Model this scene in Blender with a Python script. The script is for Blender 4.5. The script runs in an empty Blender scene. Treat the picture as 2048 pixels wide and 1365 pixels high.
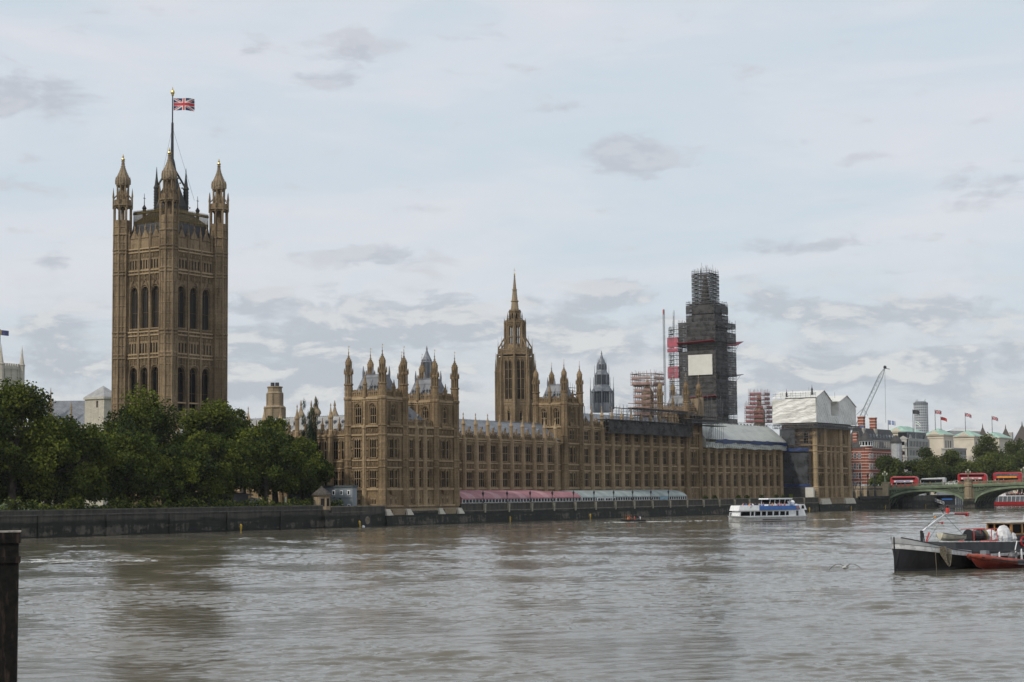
import bpy, math, random
import numpy as np
from mathutils import Vector, Matrix

# ------------------------------------------------------------------ camera, sky, sun, exposure
scene = bpy.context.scene
col = scene.collection
CAM = Vector((-357.0, -259.0, 8.0))
YAW, PITCH, ROLL, FPX = math.radians(31.9), 0.0844, 0.009, 3600.0
cam_data = bpy.data.cameras.new('camera')
cam = bpy.data.objects.new('camera', cam_data)
col.objects.link(cam)
_f = Vector((math.cos(YAW) * math.cos(PITCH), math.sin(YAW) * math.cos(PITCH), math.sin(PITCH)))
_r0 = Vector((math.sin(YAW), -math.cos(YAW), 0))
_u0 = _r0.cross(_f)
_r = _r0 * math.cos(ROLL) - _u0 * math.sin(ROLL)
_u = _u0 * math.cos(ROLL) + _r0 * math.sin(ROLL)
cam.matrix_world = Matrix(((_r.x, _u.x, -_f.x, CAM.x), (_r.y, _u.y, -_f.y, CAM.y), (_r.z, _u.z, -_f.z, CAM.z), (0, 0, 0, 1)))
cam_data.sensor_width = 36.0
cam_data.lens = 36.0 * FPX / 2048.0
cam_data.clip_start = 0.5
cam_data.clip_end = 20000.0
scene.camera = cam

SUN_EL, SUN_AZ = math.radians(38), math.radians(14)      # sun stands behind the south end, so river fronts are in shade
sun_dir = Vector((-math.cos(SUN_AZ) * math.cos(SUN_EL), math.sin(SUN_AZ) * math.cos(SUN_EL), math.sin(SUN_EL)))

world = bpy.data.worlds.new('World')
scene.world = world
world.use_nodes = True
wt = world.node_tree
wt.nodes.clear()

class NT:
    """short hand for wiring shader nodes"""
    def __init__(s, tree): s.t = tree
    def n(s, typ, **kw):
        nd = s.t.nodes.new(typ)
        for k, v in kw.items(): setattr(nd, k, v)
        return nd
    def put(s, sock, v):
        if isinstance(v, bpy.types.NodeSocket): s.t.links.new(v, sock)
        elif v is not None: sock.default_value = v
    def math(s, op, a, b=None, c=None, clamp=False):
        nd = s.n('ShaderNodeMath', operation=op, use_clamp=clamp)
        s.put(nd.inputs[0], a); s.put(nd.inputs[1], b); s.put(nd.inputs[2], c)
        return nd.outputs[0]
    def vmath(s, op, a, b=None):
        nd = s.n('ShaderNodeVectorMath', operation=op)
        s.put(nd.inputs[0], a); s.put(nd.inputs[1], b)
        return nd.outputs['Value'] if op in ('LENGTH', 'DISTANCE', 'DOT_PRODUCT') else nd.outputs[0]
    def noise(s, vec, scale, detail=4.0, rough=0.55, dist=0.0):
        nd = s.n('ShaderNodeTexNoise')
        s.put(nd.inputs['Vector'], vec); nd.inputs['Scale'].default_value = scale
        nd.inputs['Detail'].default_value = detail; nd.inputs['Roughness'].default_value = rough
        nd.inputs['Distortion'].default_value = dist
        return nd.outputs[0]
    def ramp(s, fac, a, b, lo=0.0, hi=1.0, smooth=True):
        nd = s.n('ShaderNodeMapRange', interpolation_type='SMOOTHSTEP' if smooth else 'LINEAR')
        s.put(nd.inputs['Value'], fac)
        nd.inputs['From Min'].default_value = a; nd.inputs['From Max'].default_value = b
        nd.inputs['To Min'].default_value = lo; nd.inputs['To Max'].default_value = hi
        return nd.outputs[0]
    def mix(s, fac, a, b, blend='MIX'):
        nd = s.n('ShaderNodeMix', data_type='RGBA', blend_type=blend)
        s.put(nd.inputs[0], fac)
        s.put(nd.inputs[6], a if isinstance(a, bpy.types.NodeSocket) else (*a[:3], 1.0))
        s.put(nd.inputs[7], b if isinstance(b, bpy.types.NodeSocket) else (*b[:3], 1.0))
        return nd.outputs[2]
    def mapping(s, vec, scale, loc=(0, 0, 0), rot=(0, 0, 0)):
        nd = s.n('ShaderNodeMapping')
        s.put(nd.inputs['Vector'], vec)
        nd.inputs['Scale'].default_value = scale; nd.inputs['Location'].default_value = loc
        nd.inputs['Rotation'].default_value = rot
        return nd.outputs[0]

W = NT(wt)
_tc = W.n('ShaderNodeTexCoord').outputs['Generated']
_sep = W.n('ShaderNodeSeparateXYZ'); W.put(_sep.inputs[0], _tc)
_az = W.math('ARCTAN2', _sep.outputs[1], _sep.outputs[0])
_el = W.math('ARCSINE', _sep.outputs[2])
_cv = W.n('ShaderNodeCombineXYZ'); W.put(_cv.inputs[0], _az); W.put(_cv.inputs[1], _el)
skyv = _cv.outputs[0]
sky = W.n('ShaderNodeTexSky', sky_type='NISHITA', sun_disc=False)
sky.sun_elevation = SUN_EL
sky.sun_rotation = math.radians(292)
sky.air_density = 1.2; sky.dust_density = 2.0; sky.ozone_density = 1.5
# thin high veil, then grey patches, then low cumulus (azimuth, elevation in radians, as they hang over the city)
K = 10.0
veil = W.noise(W.mapping(skyv, (5, 17, 1), (3.1, .4, 0)), 1.0, 5, .55, .6)
veil2 = W.noise(W.mapping(skyv, (11, 60, 1), (.3, 1.4, 0), (0, 0, .1)), 1.0, 6, .6, 1.0)
veil_f = W.math('ADD', W.ramp(veil, .36, .66, 0, .75), W.ramp(veil2, .35, .75, 0, .22), clamp=True)
base = W.mix(veil_f, (.64 * K, .725 * K, .80 * K), (.775 * K, .785 * K, .835 * K))
low_f = W.ramp(_el, .005, .15, 1, 0)
base = W.mix(W.math('MULTIPLY', low_f, .75), base, (.67 * K, .71 * K, .745 * K))
fbm = W.noise(W.mapping(skyv, (26, 66, 1), (7.7, 2.2, 0)), 1.0, 9, .6, .3)
fbm_up = W.noise(W.mapping(skyv, (26, 66, 1), (7.7, 2.2 + .010 * 66, 0)), 1.0, 9, .6, .3)
BL = [(40, 225, 170, 60, .55), (650, 165, 130, 45, .36), (740, 95, 150, 45, .3), (1280, 315, 170, 62, .52), (1640, 290, 95, 32, .36),
      (740, 515, 240, 36, .5), (1600, 503, 190, 26, .42), (1850, 490, 80, 24, .34), (95, 540, 70, 24, .36), (520, 615, 100, 36, .5),
      (700, 598, 100, 40, .42), (920, 597, 80, 26, .36), (1150, 655, 140, 55, .62), (1235, 587, 110, 36, .5), (1560, 620, 120, 50, .52),
      (1880, 632, 220, 44, .55), (850, 655, 240, 62, .6), (560, 690, 220, 55, .55), (80, 668, 120, 34, .42), (1980, 400, 110, 60, .42),
      (700, 765, 330, 46, .55), (1650, 745, 270, 50, .55), (1950, 735, 150, 55, .55), (560, 775, 170, 36, .45), (120, 740, 160, 50, .45),
      (1300, 700, 200, 40, .4), (60, 400, 110, 80, .25), (1050, 140, 90, 40, .2), (1750, 330, 110, 20, .3), (1380, 800, 250, 40, .4), (500, 110, 50, 22, .3), (930, 90, 90, 30, .32), (1150, 220, 60, 16, .3), (390, 620, 60, 22, .4), (1480, 560, 60, 20, .36), (1700, 640, 90, 26, .4), (1060, 600, 60, 18, .36), (640, 700, 120, 26, .42), (1900, 800, 130, 26, .4), (240, 640, 60, 20, .34), (1820, 560, 70, 18, .34), (1350, 640, 90, 22, .36)]
blob = None
for (bx, by, rx, ry, st) in BL:
    a = YAW - math.atan((bx - 1024) / FPX)
    e = (987.0 - .009 * (bx - 1024) - by) / FPX
    d = W.mapping(skyv, (FPX / rx, FPX / ry, 1), (-a * FPX / rx, -e * FPX / ry, 0))
    m = W.ramp(W.vmath('LENGTH', d), 0.0, 1.35, st, 0)
    blob = m if blob is None else W.math('ADD', blob, m)
dens = W.math('ADD', W.math('MULTIPLY', fbm, 1.9), blob)
# beyond the part of the sky in view the cover simply goes on
dens = W.math('ADD', dens, W.ramp(_el, .05, .14, .17, 0))
cl_f = W.ramp(dens, 1.12, 1.46, 0, 1)
emb = W.math('SUBTRACT', fbm, fbm_up)
lowc = W.ramp(_el, .075, .15, 1, 0)
emb_b = W.ramp(emb, -.02, .14, 0, 1)
grey = W.mix(lowc, (.545 * K, .57 * K, .63 * K), (.50 * K, .545 * K, .61 * K))
white = W.mix(lowc, (.63 * K, .65 * K, .70 * K), (.74 * K, .75 * K, .76 * K))
ccol = W.mix(emb_b, grey, white)
fleece = W.math('MULTIPLY', W.ramp(W.math('ADD', fbm, W.math('MULTIPLY', lowc, .16)), .50, .76, 0, .5), W.math('ADD', W.math('MULTIPLY', lowc, .8), .2))
skyc = W.mix(fleece, base, W.mix(emb_b, (.56 * K, .595 * K, .65 * K), (.73 * K, .745 * K, .76 * K)))
skyc = W.mix(W.math('MULTIPLY', cl_f, .85), skyc, ccol)
# under-horizon part of the dome: dull
skyc = W.mix(.9, sky.outputs[0], skyc)
bg = W.n('ShaderNodeBackground'); W.put(bg.inputs[0], skyc); bg.inputs[1].default_value = 0.1
wo = W.n('ShaderNodeOutputWorld'); W.put(wo.inputs[0], bg.outputs[0])

sun_data = bpy.data.lights.new('sun', 'SUN')
sun_data.energy = 2.3
sun_data.angle = math.radians(3)
sun_data.color = (1.0, .93, .82)
sun = bpy.data.objects.new('sun', sun_data)
col.objects.link(sun)
sun.rotation_euler = sun_dir.to_track_quat('Z', 'Y').to_euler()

scene.view_settings.view_transform = 'Standard'
scene.view_settings.look = 'None'
scene.view_settings.exposure = 0.0
scene.view_settings.gamma = 1.0
scene.view_settings.use_curve_mapping = False

# ------------------------------------------------------------------ helpers
rnd = random.Random(7)
WL = 0.37                     # water level
ORG = {}                      # world position of each thing's origin

class MB:
    """collects faces in world metres; build() links them as ONE mesh object"""
    def __init__(s): s.v = []; s.f = []; s.m = []
    def add(s, vs, fs, m=0):
        k = len(s.v); s.v += [tuple(p) for p in vs]
        for f in fs: s.f.append([i + k for i in f]); s.m.append(m)
    def quad(s, a, b, c, d, m=0): s.add([a, b, c, d], [(0, 1, 2, 3)], m)
    def poly(s, pts, m=0): s.add(pts, [tuple(range(len(pts)))], m)
    def box(s, x0, x1, y0, y1, z0, z1, m=0):
        s.add([(x0, y0, z0), (x1, y0, z0), (x1, y1, z0), (x0, y1, z0), (x0, y0, z1), (x1, y0, z1), (x1, y1, z1), (x0, y1, z1)],
              [(0, 3, 2, 1), (4, 5, 6, 7), (0, 1, 5, 4), (1, 2, 6, 5), (2, 3, 7, 6), (3, 0, 4, 7)], m)
    def hexa(s, p8, m=0):
        s.add(p8, [(0, 3, 2, 1), (4, 5, 6, 7), (0, 1, 5, 4), (1, 2, 6, 5), (2, 3, 7, 6), (3, 0, 4, 7)], m)
    def fbox(s, fr, u0, u1, n0, n1, z0, z1, m=0):
        s.hexa([fr(u0, n1, z0), fr(u1, n1, z0), fr(u1, n0, z0), fr(u0, n0, z0), fr(u0, n1, z1), fr(u1, n1, z1), fr(u1, n0, z1), fr(u0, n0, z1)], m)
    def lathe(s, cx, cy, prof, n=8, rot=math.pi / 8, m=0, sx=1.0, sy=1.0, cap=True):
        vs = []; fs = []
        for (r, z) in prof:
            for k in range(n):
                a = rot + 2 * math.pi * k / n
                vs.append((cx + r * sx * math.cos(a), cy + r * sy * math.sin(a), z))
        for i in range(len(prof) - 1):
            for k in range(n):
                fs.append((i * n + k, i * n + (k + 1) % n, (i + 1) * n + (k + 1) % n, (i + 1) * n + k))
        if cap:
            fs.append(tuple(range(n))[::-1]); fs.append(tuple(range((len(prof) - 1) * n, len(prof) * n)))
        s.add(vs, fs, m)
    def tube(s, p, q, r, n=5, m=0, r2=None):
        p, q = Vector(p), Vector(q); d = (q - p)
        if d.length < 1e-6: return
        d.normalize()
        a = d.cross(Vector((0, 0, 1))) if abs(d.z) < .95 else d.cross(Vector((1, 0, 0)))
        a.normalize(); b = d.cross(a); r2 = r if r2 is None else r2
        vs = []
        for (c, rr) in ((p, r), (q, r2)):
            for k in range(n):
                t = 2 * math.pi * k / n
                vs.append(c + (a * math.cos(t) + b * math.sin(t)) * rr)
        fs = [(k, (k + 1) % n, n + (k + 1) % n, n + k) for k in range(n)] + [tuple(range(n))[::-1], tuple(range(n, 2 * n))]
        s.add(vs, fs, m)
    def path(s, pts, r, n=5, m=0):
        for a, b in zip(pts, pts[1:]): s.tube(a, b, r, n, m)
    def loft(s, rings, m=0, cap=True, closed=True):
        n = len(rings[0]); vs = [p for r in rings for p in r]; fs = []
        for i in range(len(rings) - 1):
            for k in range(n if closed else n - 1):
                fs.append((i * n + k, i * n + (k + 1) % n, (i + 1) * n + (k + 1) % n, (i + 1) * n + k))
        if cap and closed:
            fs.append(tuple(range(n))[::-1]); fs.append(tuple(range((len(rings) - 1) * n, len(rings) * n)))
        s.add(vs, fs, m)
    def ball(s, c, r, n=8, m=0, sz=1.0):
        prof = [(r * math.sin(math.pi * i / 6), c[2] - r * sz * math.cos(math.pi * i / 6)) for i in range(1, 6)]
        s.lathe(c[0], c[1], [(r * .05, c[2] - r * sz)] + prof + [(r * .05, c[2] + r * sz)], n, 0, m)
    def build(s, name, mats, parent=None, label=None, smooth=False):
        me = bpy.data.meshes.new(name)
        o3 = ORG[parent] if parent is not None else Vector((0, 0, 0))
        vv = [(x - o3.x, y - o3.y, z - o3.z) for (x, y, z) in s.v]
        me.from_pydata(vv, [], s.f)
        if not isinstance(mats, (list, tuple)): mats = [mats]
        for mt in mats: me.materials.append(mt)
        if len(mats) > 1: me.polygons.foreach_set('material_index', s.m)
        if smooth: me.polygons.foreach_set('use_smooth', [True] * len(me.polygons))
        me.update()
        o = bpy.data.objects.new(name, me); col.objects.link(o)
        if parent is not None: o.parent = parent
        ORG[o] = o3
        if label: o['label'] = label
        return o

def tag(o, label, cat, group=None, kind=None):
    if label: o['label'] = label
    if cat: o['category'] = cat
    if group: o['group'] = group
    if kind: o['kind'] = kind
    return o
def thing(name, label, cat, loc=(0, 0, 0), group=None):
    o = bpy.data.objects.new(name, None); col.objects.link(o)
    o.location = loc; o.empty_display_size = 1.0
    ORG[o] = Vector(loc)
    return tag(o, label, cat, group)
def copy_part(src, parent, loc, rz=0.0, deep=True):
    """a copy of a part (and its sub-parts) under another thing; loc in world metres"""
    o = src.copy(); col.objects.link(o); o.parent = parent
    o.location = Vector(loc) - ORG[parent]; o.rotation_euler = (0, 0, rz)
    ORG[o] = Vector(loc)
    if deep:
        for c in src.children:
            d = c.copy(); col.objects.link(d); d.parent = o
    return o
def copy_thing(src, loc, rz, label=None, group=None, scale=None):
    o = src.copy(); col.objects.link(o); o.location = loc; o.rotation_euler = (0, 0, rz)
    if label: o['label'] = label
    if group: o['group'] = group
    if scale: o.scale = scale
    for c in src.children:
        d = c.copy(); col.objects.link(d); d.parent = o
        for g in c.children:
            e = g.copy(); col.objects.link(e); e.parent = d
    return o
PROTO = []
def proto(o):
    """remember a pattern piece: it is taken out of the scene once it has been copied"""
    PROTO.append(o); return o
def drop_protos():
    for o in PROTO:
        for c in list(o.children):
            for g in list(c.children): bpy.data.objects.remove(g)
            bpy.data.objects.remove(c)
        bpy.data.objects.remove(o)
    PROTO.clear()

def FE(x0, y0): return lambda u, n, z: (x0 + u, y0 - n, z)          # river (east) face: u runs north, n out to the river
def FS(x0, y0): return lambda u, n, z: (x0 - n, y0 + u, z)          # south face: u runs west, n out to the south
def FA(cx, cy, ang): 
    """face whose outward normal points along ang; u to the left seen from outside"""
    c, s_ = math.cos(ang), math.sin(ang)
    return lambda u, n, z: (cx + c * n - s_ * u, cy + s_ * n + c * u, z)

def arch_pts(ua, ub, zs, zb, k=5):
    mid = (ua + ub) / 2
    L = [(ua + (mid - ua) * (1 - math.cos(t * math.pi / 2)) ** 1.15, zs + (zb - zs) * math.sin(t * math.pi / 2)) for t in [i / k for i in range(k + 1)]]
    R = [(ub + ua - u, z) for (u, z) in L[::-1][1:]]
    return L + R
def wall(mb, fr, u0, u1, z0, z1, ops=(), depth=.55, n=0.0, m=0):
    """sheet of masonry with real openings; ops = (ua, ub, za, zb[, spring])"""
    us = sorted({u0, u1, *[v for o in ops for v in o[:2]]}); zs = sorted({z0, z1, *[v for o in ops for v in o[2:4]]})
    us = [u for u in us if u0 <= u <= u1]; zs = [z for z in zs if z0 <= z <= z1]
    for a, b in zip(us, us[1:]):
        for c, d in zip(zs, zs[1:]):
            uc, zc = (a + b) / 2, (c + d) / 2
            if any(o[0] < uc < o[1] and o[2] < zc < o[3] for o in ops): continue
            mb.quad(fr(a, n, c), fr(b, n, c), fr(b, n, d), fr(a, n, d), m)
    for o in ops:
        ua, ub, za, zb = o[:4]
        dp = o[5] if len(o) > 5 else depth
        if len(o) > 4 and o[4] is not None:
            top = arch_pts(ua, ub, o[4], zb)
            h = len(top) // 2
            mb.poly([fr(ua, n, zb)] + [fr(u, n, z) for (u, z) in top[:h + 1]], m)
            mb.poly([fr(ub, n, zb)] + [fr(u, n, z) for (u, z) in top[h:]][::-1], m)
            line = [(ua, za)] + top + [(ub, za), (ua, za)]
        else:
            line = [(ua, za), (ua, zb), (ub, zb), (ub, za), (ua, za)]
        for (a, b) in zip(line, line[1:]):
            mb.quad(fr(a[0], n, a[1]), fr(b[0], n, b[1]), fr(b[0], n - dp, b[1]), fr(a[0], n - dp, a[1]), m)

# ------------------------------------------------------------------ materials (surface colours
def new_mat(name):
    m = bpy.data.materials.new(name); m.use_nodes = True
    t = NT(m.node_tree)
    b = m.node_tree.nodes['Principled BSDF']
    return m, t, b
def pos(t): return t.n('ShaderNodeNewGeometry').outputs['Position']
def bump(t, b, h, dist, strength=1.0):
    nd = t.n('ShaderNodeBump'); nd.inputs['Strength'].default_value = strength; nd.inputs['Distance'].default_value = dist
    t.put(nd.inputs['Height'], h); t.put(b.inputs['Normal'], nd.outputs[0])
def plain(name, c, rough=.6, var=.12, scale=1.5, metal=0.0, spec=None, b_d=0.0):
    m, t, b = new_mat(name)
    p = pos(t)
    n = t.noise(p, scale, 5, .6)
    c2 = tuple(max(0, x * (1 - 2.2 * var)) for x in c); c1 = tuple(min(1, x * (1 + var)) for x in c)
    t.put(b.inputs['Base Color'], t.mix(t.ramp(n, .3, .7), c2, c1))
    b.inputs['Roughness'].default_value = rough; b.inputs['Metallic'].default_value = metal
    if spec is not None: b.inputs['Specular IOR Level'].default_value = spec
    if b_d: bump(t, b, t.noise(p, scale * 4, 4, .6), b_d)
    return m
def stone(name, c1, c2, dark, carve=.05, streak=.5):
    """weathered limestone: ashlar joints, rain streaks, soot patches"""
    m, t, b = new_mat(name)
    p = pos(t)
    broad = t.noise(p, .11, 4, .6)
    streaks = t.noise(t.mapping(p, (1.5, 1.5, .10)), 1.0, 5, .65)
    fine = t.noise(p, 2.4, 5, .65)
    c = t.mix(t.ramp(t.math('ADD', t.math('MULTIPLY', broad, .6), t.math('MULTIPLY', fine, .4)), .36, .64), c2, c1)
    soot = t.math('MULTIPLY', t.ramp(streaks, .5, .72), streak)
    c = t.mix(soot, c, dark)
    # courses of ashlar
    sx = t.n('ShaderNodeSeparateXYZ'); t.put(sx.inputs[0], p)
    uu = t.math('ADD', sx.outputs[0], sx.outputs[1])
    cv = t.n('ShaderNodeCombineXYZ'); t.put(cv.inputs[0], uu); t.put(cv.inputs[1], sx.outputs[2])
    br = t.n('ShaderNodeTexBrick')
    t.put(br.inputs['Vector'], cv.outputs[0])
    br.inputs['Scale'].default_value = 1.0; br.inputs['Brick Width'].default_value = 1.1; br.inputs['Row Height'].default_value = .45
    br.inputs['Mortar Size'].default_value = .02
    br.inputs['Color1'].default_value = (.86, .86, .86, 1); br.inputs['Color2'].default_value = (1.08, 1.06, 1.03, 1)
    br.inputs['Mortar'].default_value = (.68, .66, .62, 1)
    c = t.mix(.8, c, br.outputs[0], 'MULTIPLY')
    t.put(b.inputs['Base Color'], c)
    b.inputs['Roughness'].default_value = .88
    b.inputs['Specular IOR Level'].default_value = .25
    vo = t.n('ShaderNodeTexVoronoi'); t.put(vo.inputs['Vector'], t.mapping(p, (1.6, 1.6, .8))); vo.inputs['Scale'].default_value = 1.0
    hh = t.math('ADD', t.math('MULTIPLY', vo.outputs['Distance'], .8), t.math('MULTIPLY', fine, .6))
    bump(t, b, hh, carve, .9)
    return m
STONE = stone('honey_limestone', (.285, .207, .122), (.155, .110, .062), (.048, .034, .021), .12, .85)
STONE_V = stone('tower_limestone', (.28, .207, .128), (.152, .110, .066), (.048, .034, .022), .12, .85)
STONE_G = stone('grey_limestone', (.33, .26, .175), (.22, .17, .115), (.10, .08, .055))
STONE_P = stone('pale_stone', (.55, .51, .44), (.42, .39, .33), (.22, .20, .17), .03, .4)
STONE_T = stone('lit_trim_limestone', (.42, .315, .195), (.28, .205, .122), (.10, .074, .046), .03, .5)  # paler trim copy: light caught by strings and buttresses put into the colour
STONE_D = stone('shaded_stained_limestone', (.165, .115, .064), (.095, .066, .037), (.04, .028, .018), .10, .7)  # brown staining plus the shade of sunk panels, put into a darker copy
def lead(name, c, seam=.7, ax=0):
    m, t, b = new_mat(name)
    p = pos(t)
    n = t.noise(p, .5, 5, .6); n2 = t.noise(t.mapping(p, (2, 2, .3)), 1.0, 4, .6)
    base_c = t.mix(t.ramp(n, .3, .7), tuple(x * .72 for x in c), tuple(x * 1.15 for x in c))
    base_c = t.mix(t.ramp(n2, .5, .75, 0, .5), base_c, tuple(x * .55 for x in c))
    sx = t.n('ShaderNodeSeparateXYZ'); t.put(sx.inputs[0], p)
    fr = t.math('FRACT', t.math('DIVIDE', sx.outputs[ax], seam))
    line = t.ramp(t.math('ABSOLUTE', t.math('SUBTRACT', fr, .5)), .40, .46)
    base_c = t.mix(t.math('MULTIPLY', line, .45), base_c, tuple(x * .45 for x in c))
    t.put(b.inputs['Base Color'], base_c)
    b.inputs['Roughness'].default_value = .5
    bump(t, b, line, .06, .8)
    return m
LEAD = lead('river_roof_plates', (.175, .185, .205))
LEAD_P = lead('sunlit_lead_roof', (.34, .335, .325), .75, 1)  # paler copy of the lead, sunlight on south slopes put into its colour
LEAD_D = lead('dark_iron_roof', (.028, .03, .036), .8, 0)
LEAD_L = lead('lead_lantern', (.165, .18, .205), .6, 0)
GLASS = plain('dark_window_glass', (.006, .006, .007), .35, .3, .7, 0, .05)
GLASS_B = plain('blue_window_glass', (.10, .14, .17), .15, .3, .7)
DARK = plain('dark_void', (.012, .011, .010), .9)
GOLD = plain('gilding', (.62, .47, .20), .35, .1, 3, .6)
IRON = plain('black_iron', (.02, .02, .022), .5)
STEEL = plain('galvanised_tube', (.16, .16, .17), .5, .2, 2, .3)
STEEL_D = plain('dull_tube', (.12, .12, .125), .6, .2, 2, .2)
BOARD = plain('scaffold_board', (.17, .135, .10), .8, .25, 1.2)
BOARD_D = plain('wet_scaffold_board', (.085, .075, .068), .8, .25, 1.2)
def netting(name, c, cover, cell=.5):
    m, t, b = new_mat(name)
    p = pos(t)
    n = t.noise(p, .35, 4, .6); n2 = t.noise(p, 3.0, 3, .7)
    t.put(b.inputs['Base Color'], t.mix(t.ramp(n, .3, .7), tuple(x * .6 for x in c), tuple(x * 1.3 for x in c)))
    b.inputs['Roughness'].default_value = .9
    a = t.math('ADD', cover - .5, t.math('ADD', t.math('MULTIPLY', n, .6), t.math('MULTIPLY', n2, .4)), clamp=True)
    t.put(b.inputs['Alpha'], t.ramp(a, cover - .3, cover + .1, .35, 1))
    return m
NET_D = netting('dark_debris_net', (.052, .050, .050), .52)
NET_R = netting('red_debris_net', (.33, .075, .10), .45)
NET_B = netting('blue_debris_net', (.012, .04, .15), .8)
def sheeting(name, c):
    m, t, b = new_mat(name)
    p = pos(t)
    n = t.noise(t.mapping(p, (.5, .5, .9), rot=(.5, .5, .3)), 1.0, 5, .6, .6)
    n2 = t.noise(p, .25, 3, .5)
    t.put(b.inputs['Base Color'], t.mix(t.ramp(n2, .3, .7), tuple(x * .86 for x in c), c))
    b.inputs['Roughness'].default_value = .45
    wv = t.n('ShaderNodeTexWave'); t.put(wv.inputs['Vector'], t.mapping(p, (.4, .4, .8), rot=(.6, .4, 0)))
    wv.inputs['Scale'].default_value = .5; wv.inputs['Distortion'].default_value = 5; wv.inputs['Detail'].default_value = 3
    bump(t, b, t.math('ADD', n, t.math('MULTIPLY', wv.outputs[1], .45)), .42, .8)
    return m
SHEET = sheeting('white_shrink_wrap', (.72, .71, .67))
SHEET_G = sheeting('grey_green_sheet', (.43, .445, .41))
RED_BRICK = None
def banded(name):
    m, t, b = new_mat(name)
    p = pos(t)
    sx = t.n('ShaderNodeSeparateXYZ'); t.put(sx.inputs[0], p)
    f = t.math('FRACT', t.math('DIVIDE', sx.outputs[2], 1.35))
    n = t.noise(p, .8, 4, .6)
    red = t.mix(t.ramp(n, .3, .7), (.20, .045, .028), (.32, .085, .05))
    t.put(b.inputs['Base Color'], t.mix(t.ramp(f, .74, .76), red, (.50, .44, .36)))
    b.inputs['Roughness'].default_value = .85
    return m
RED_BRICK = banded('banded_red_brick')
COPPER = plain('green_copper_roof', (.30, .46, .37), .6, .12, .3)
SLATE = plain('dark_slate', (.05, .048, .046), .7, .2, .6)
WHITE = plain('white_paint', (.78, .79, .80), .35, .05, 1.5)
OFFW = plain('off_white_paint', (.62, .60, .53), .45, .08, 1.5)
RED = plain('red_paint', (.36, .018, .022), .35, .08, 1.2)
RED_L = plain('bright_red_paint', (.55, .05, .035), .4, .1, 1.2)
BLUE = plain('blue_paint', (.04, .14, .42), .35, .06, 1)
NAVY = plain('navy_paint', (.025, .03, .12), .4, .1, 1)
BLACK = plain('black_paint', (.012, .012, .014), .4, .25, 1.5)
CHAR = plain('charcoal_paint', (.035, .037, .042), .5, .2, 1.5)
GREY = plain('grey_paint', (.20, .22, .24), .55, .1, .8)
GREY_L = plain('light_grey_paint', (.42, .43, .44), .45, .1, 1.0)
GREEN_B = plain('bridge_green_paint', (.155, .20, .12), .55, .15, .5)
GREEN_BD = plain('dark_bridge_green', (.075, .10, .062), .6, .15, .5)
YELLOW = plain('yellow_paint', (.55, .36, .03), .5, .1, 2)
ORANGE = plain('orange_paint', (.62, .22, .03), .5, .1, 2)
WOOD = plain('varnished_wood', (.42, .20, .045), .35, .2, 3)
ROPE = plain('old_rope', (.25, .21, .15), .9, .3, 8)
CANVAS = plain('white_canvas', (.66, .66, .67), .8, .12, 2.5, b_d=.05)
RUBBER = plain('faded_red_rubber', (.30, .06, .035), .6, .2, 2)
SKIN = plain('skin', (.42, .26, .18), .6, .1, 3)
BARK = plain('bark', (.075, .06, .045), .9, .3, 1.0, b_d=.05)
ASPHALT = plain('asphalt', (.05, .05, .052), .9, .15, .6)
PAVING = plain('stone_paving', (.22, .20, .17), .85, .15, .6)
GRASS = plain('lawn_green', (.045, .075, .02), .95, .3, .5)
def leafm(name, c):
    m, t, b = new_mat(name)
    p = pos(t)
    n = t.noise(p, .35, 4, .6)
    t.put(b.inputs['Base Color'], t.mix(t.ramp(n, .32, .68), tuple(x * .62 for x in c), tuple(x * 1.4 for x in c)))
    b.inputs['Roughness'].default_value = .8
    b.inputs['Specular IOR Level'].default_value = .1
    tr = t.n('ShaderNodeBsdfTranslucent'); tr.inputs[0].default_value = (c[0] * 1.3, c[1] * 1.5, c[2] * .8, 1)
    mx = t.n('ShaderNodeMixShader'); mx.inputs[0].default_value = .22
    t.put(mx.inputs[1], b.outputs[0]); t.put(mx.inputs[2], tr.outputs[0])
    out = [n_ for n_ in t.t.nodes if n_.type == 'OUTPUT_MATERIAL'][0]
    t.put(out.inputs[0], mx.outputs[0])
    return m
LEAF = [leafm('plane_leaf_light', (.105, .122, .018)), leafm('plane_leaf_mid', (.052, .070, .012)), leafm('plane_leaf_dark', (.022, .034, .009))]
LEAF_B = [leafm('willow_leaf_light', (.040, .066, .036)), leafm('willow_leaf_mid', (.028, .048, .028)), leafm('willow_leaf_dark', (.018, .032, .02))]
LEAF_R = [leafm('far_leaf_light', (.095, .110, .024)), leafm('far_leaf_mid', (.062, .078, .020)), leafm('far_leaf_dark', (.040, .054, .018))]
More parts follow.
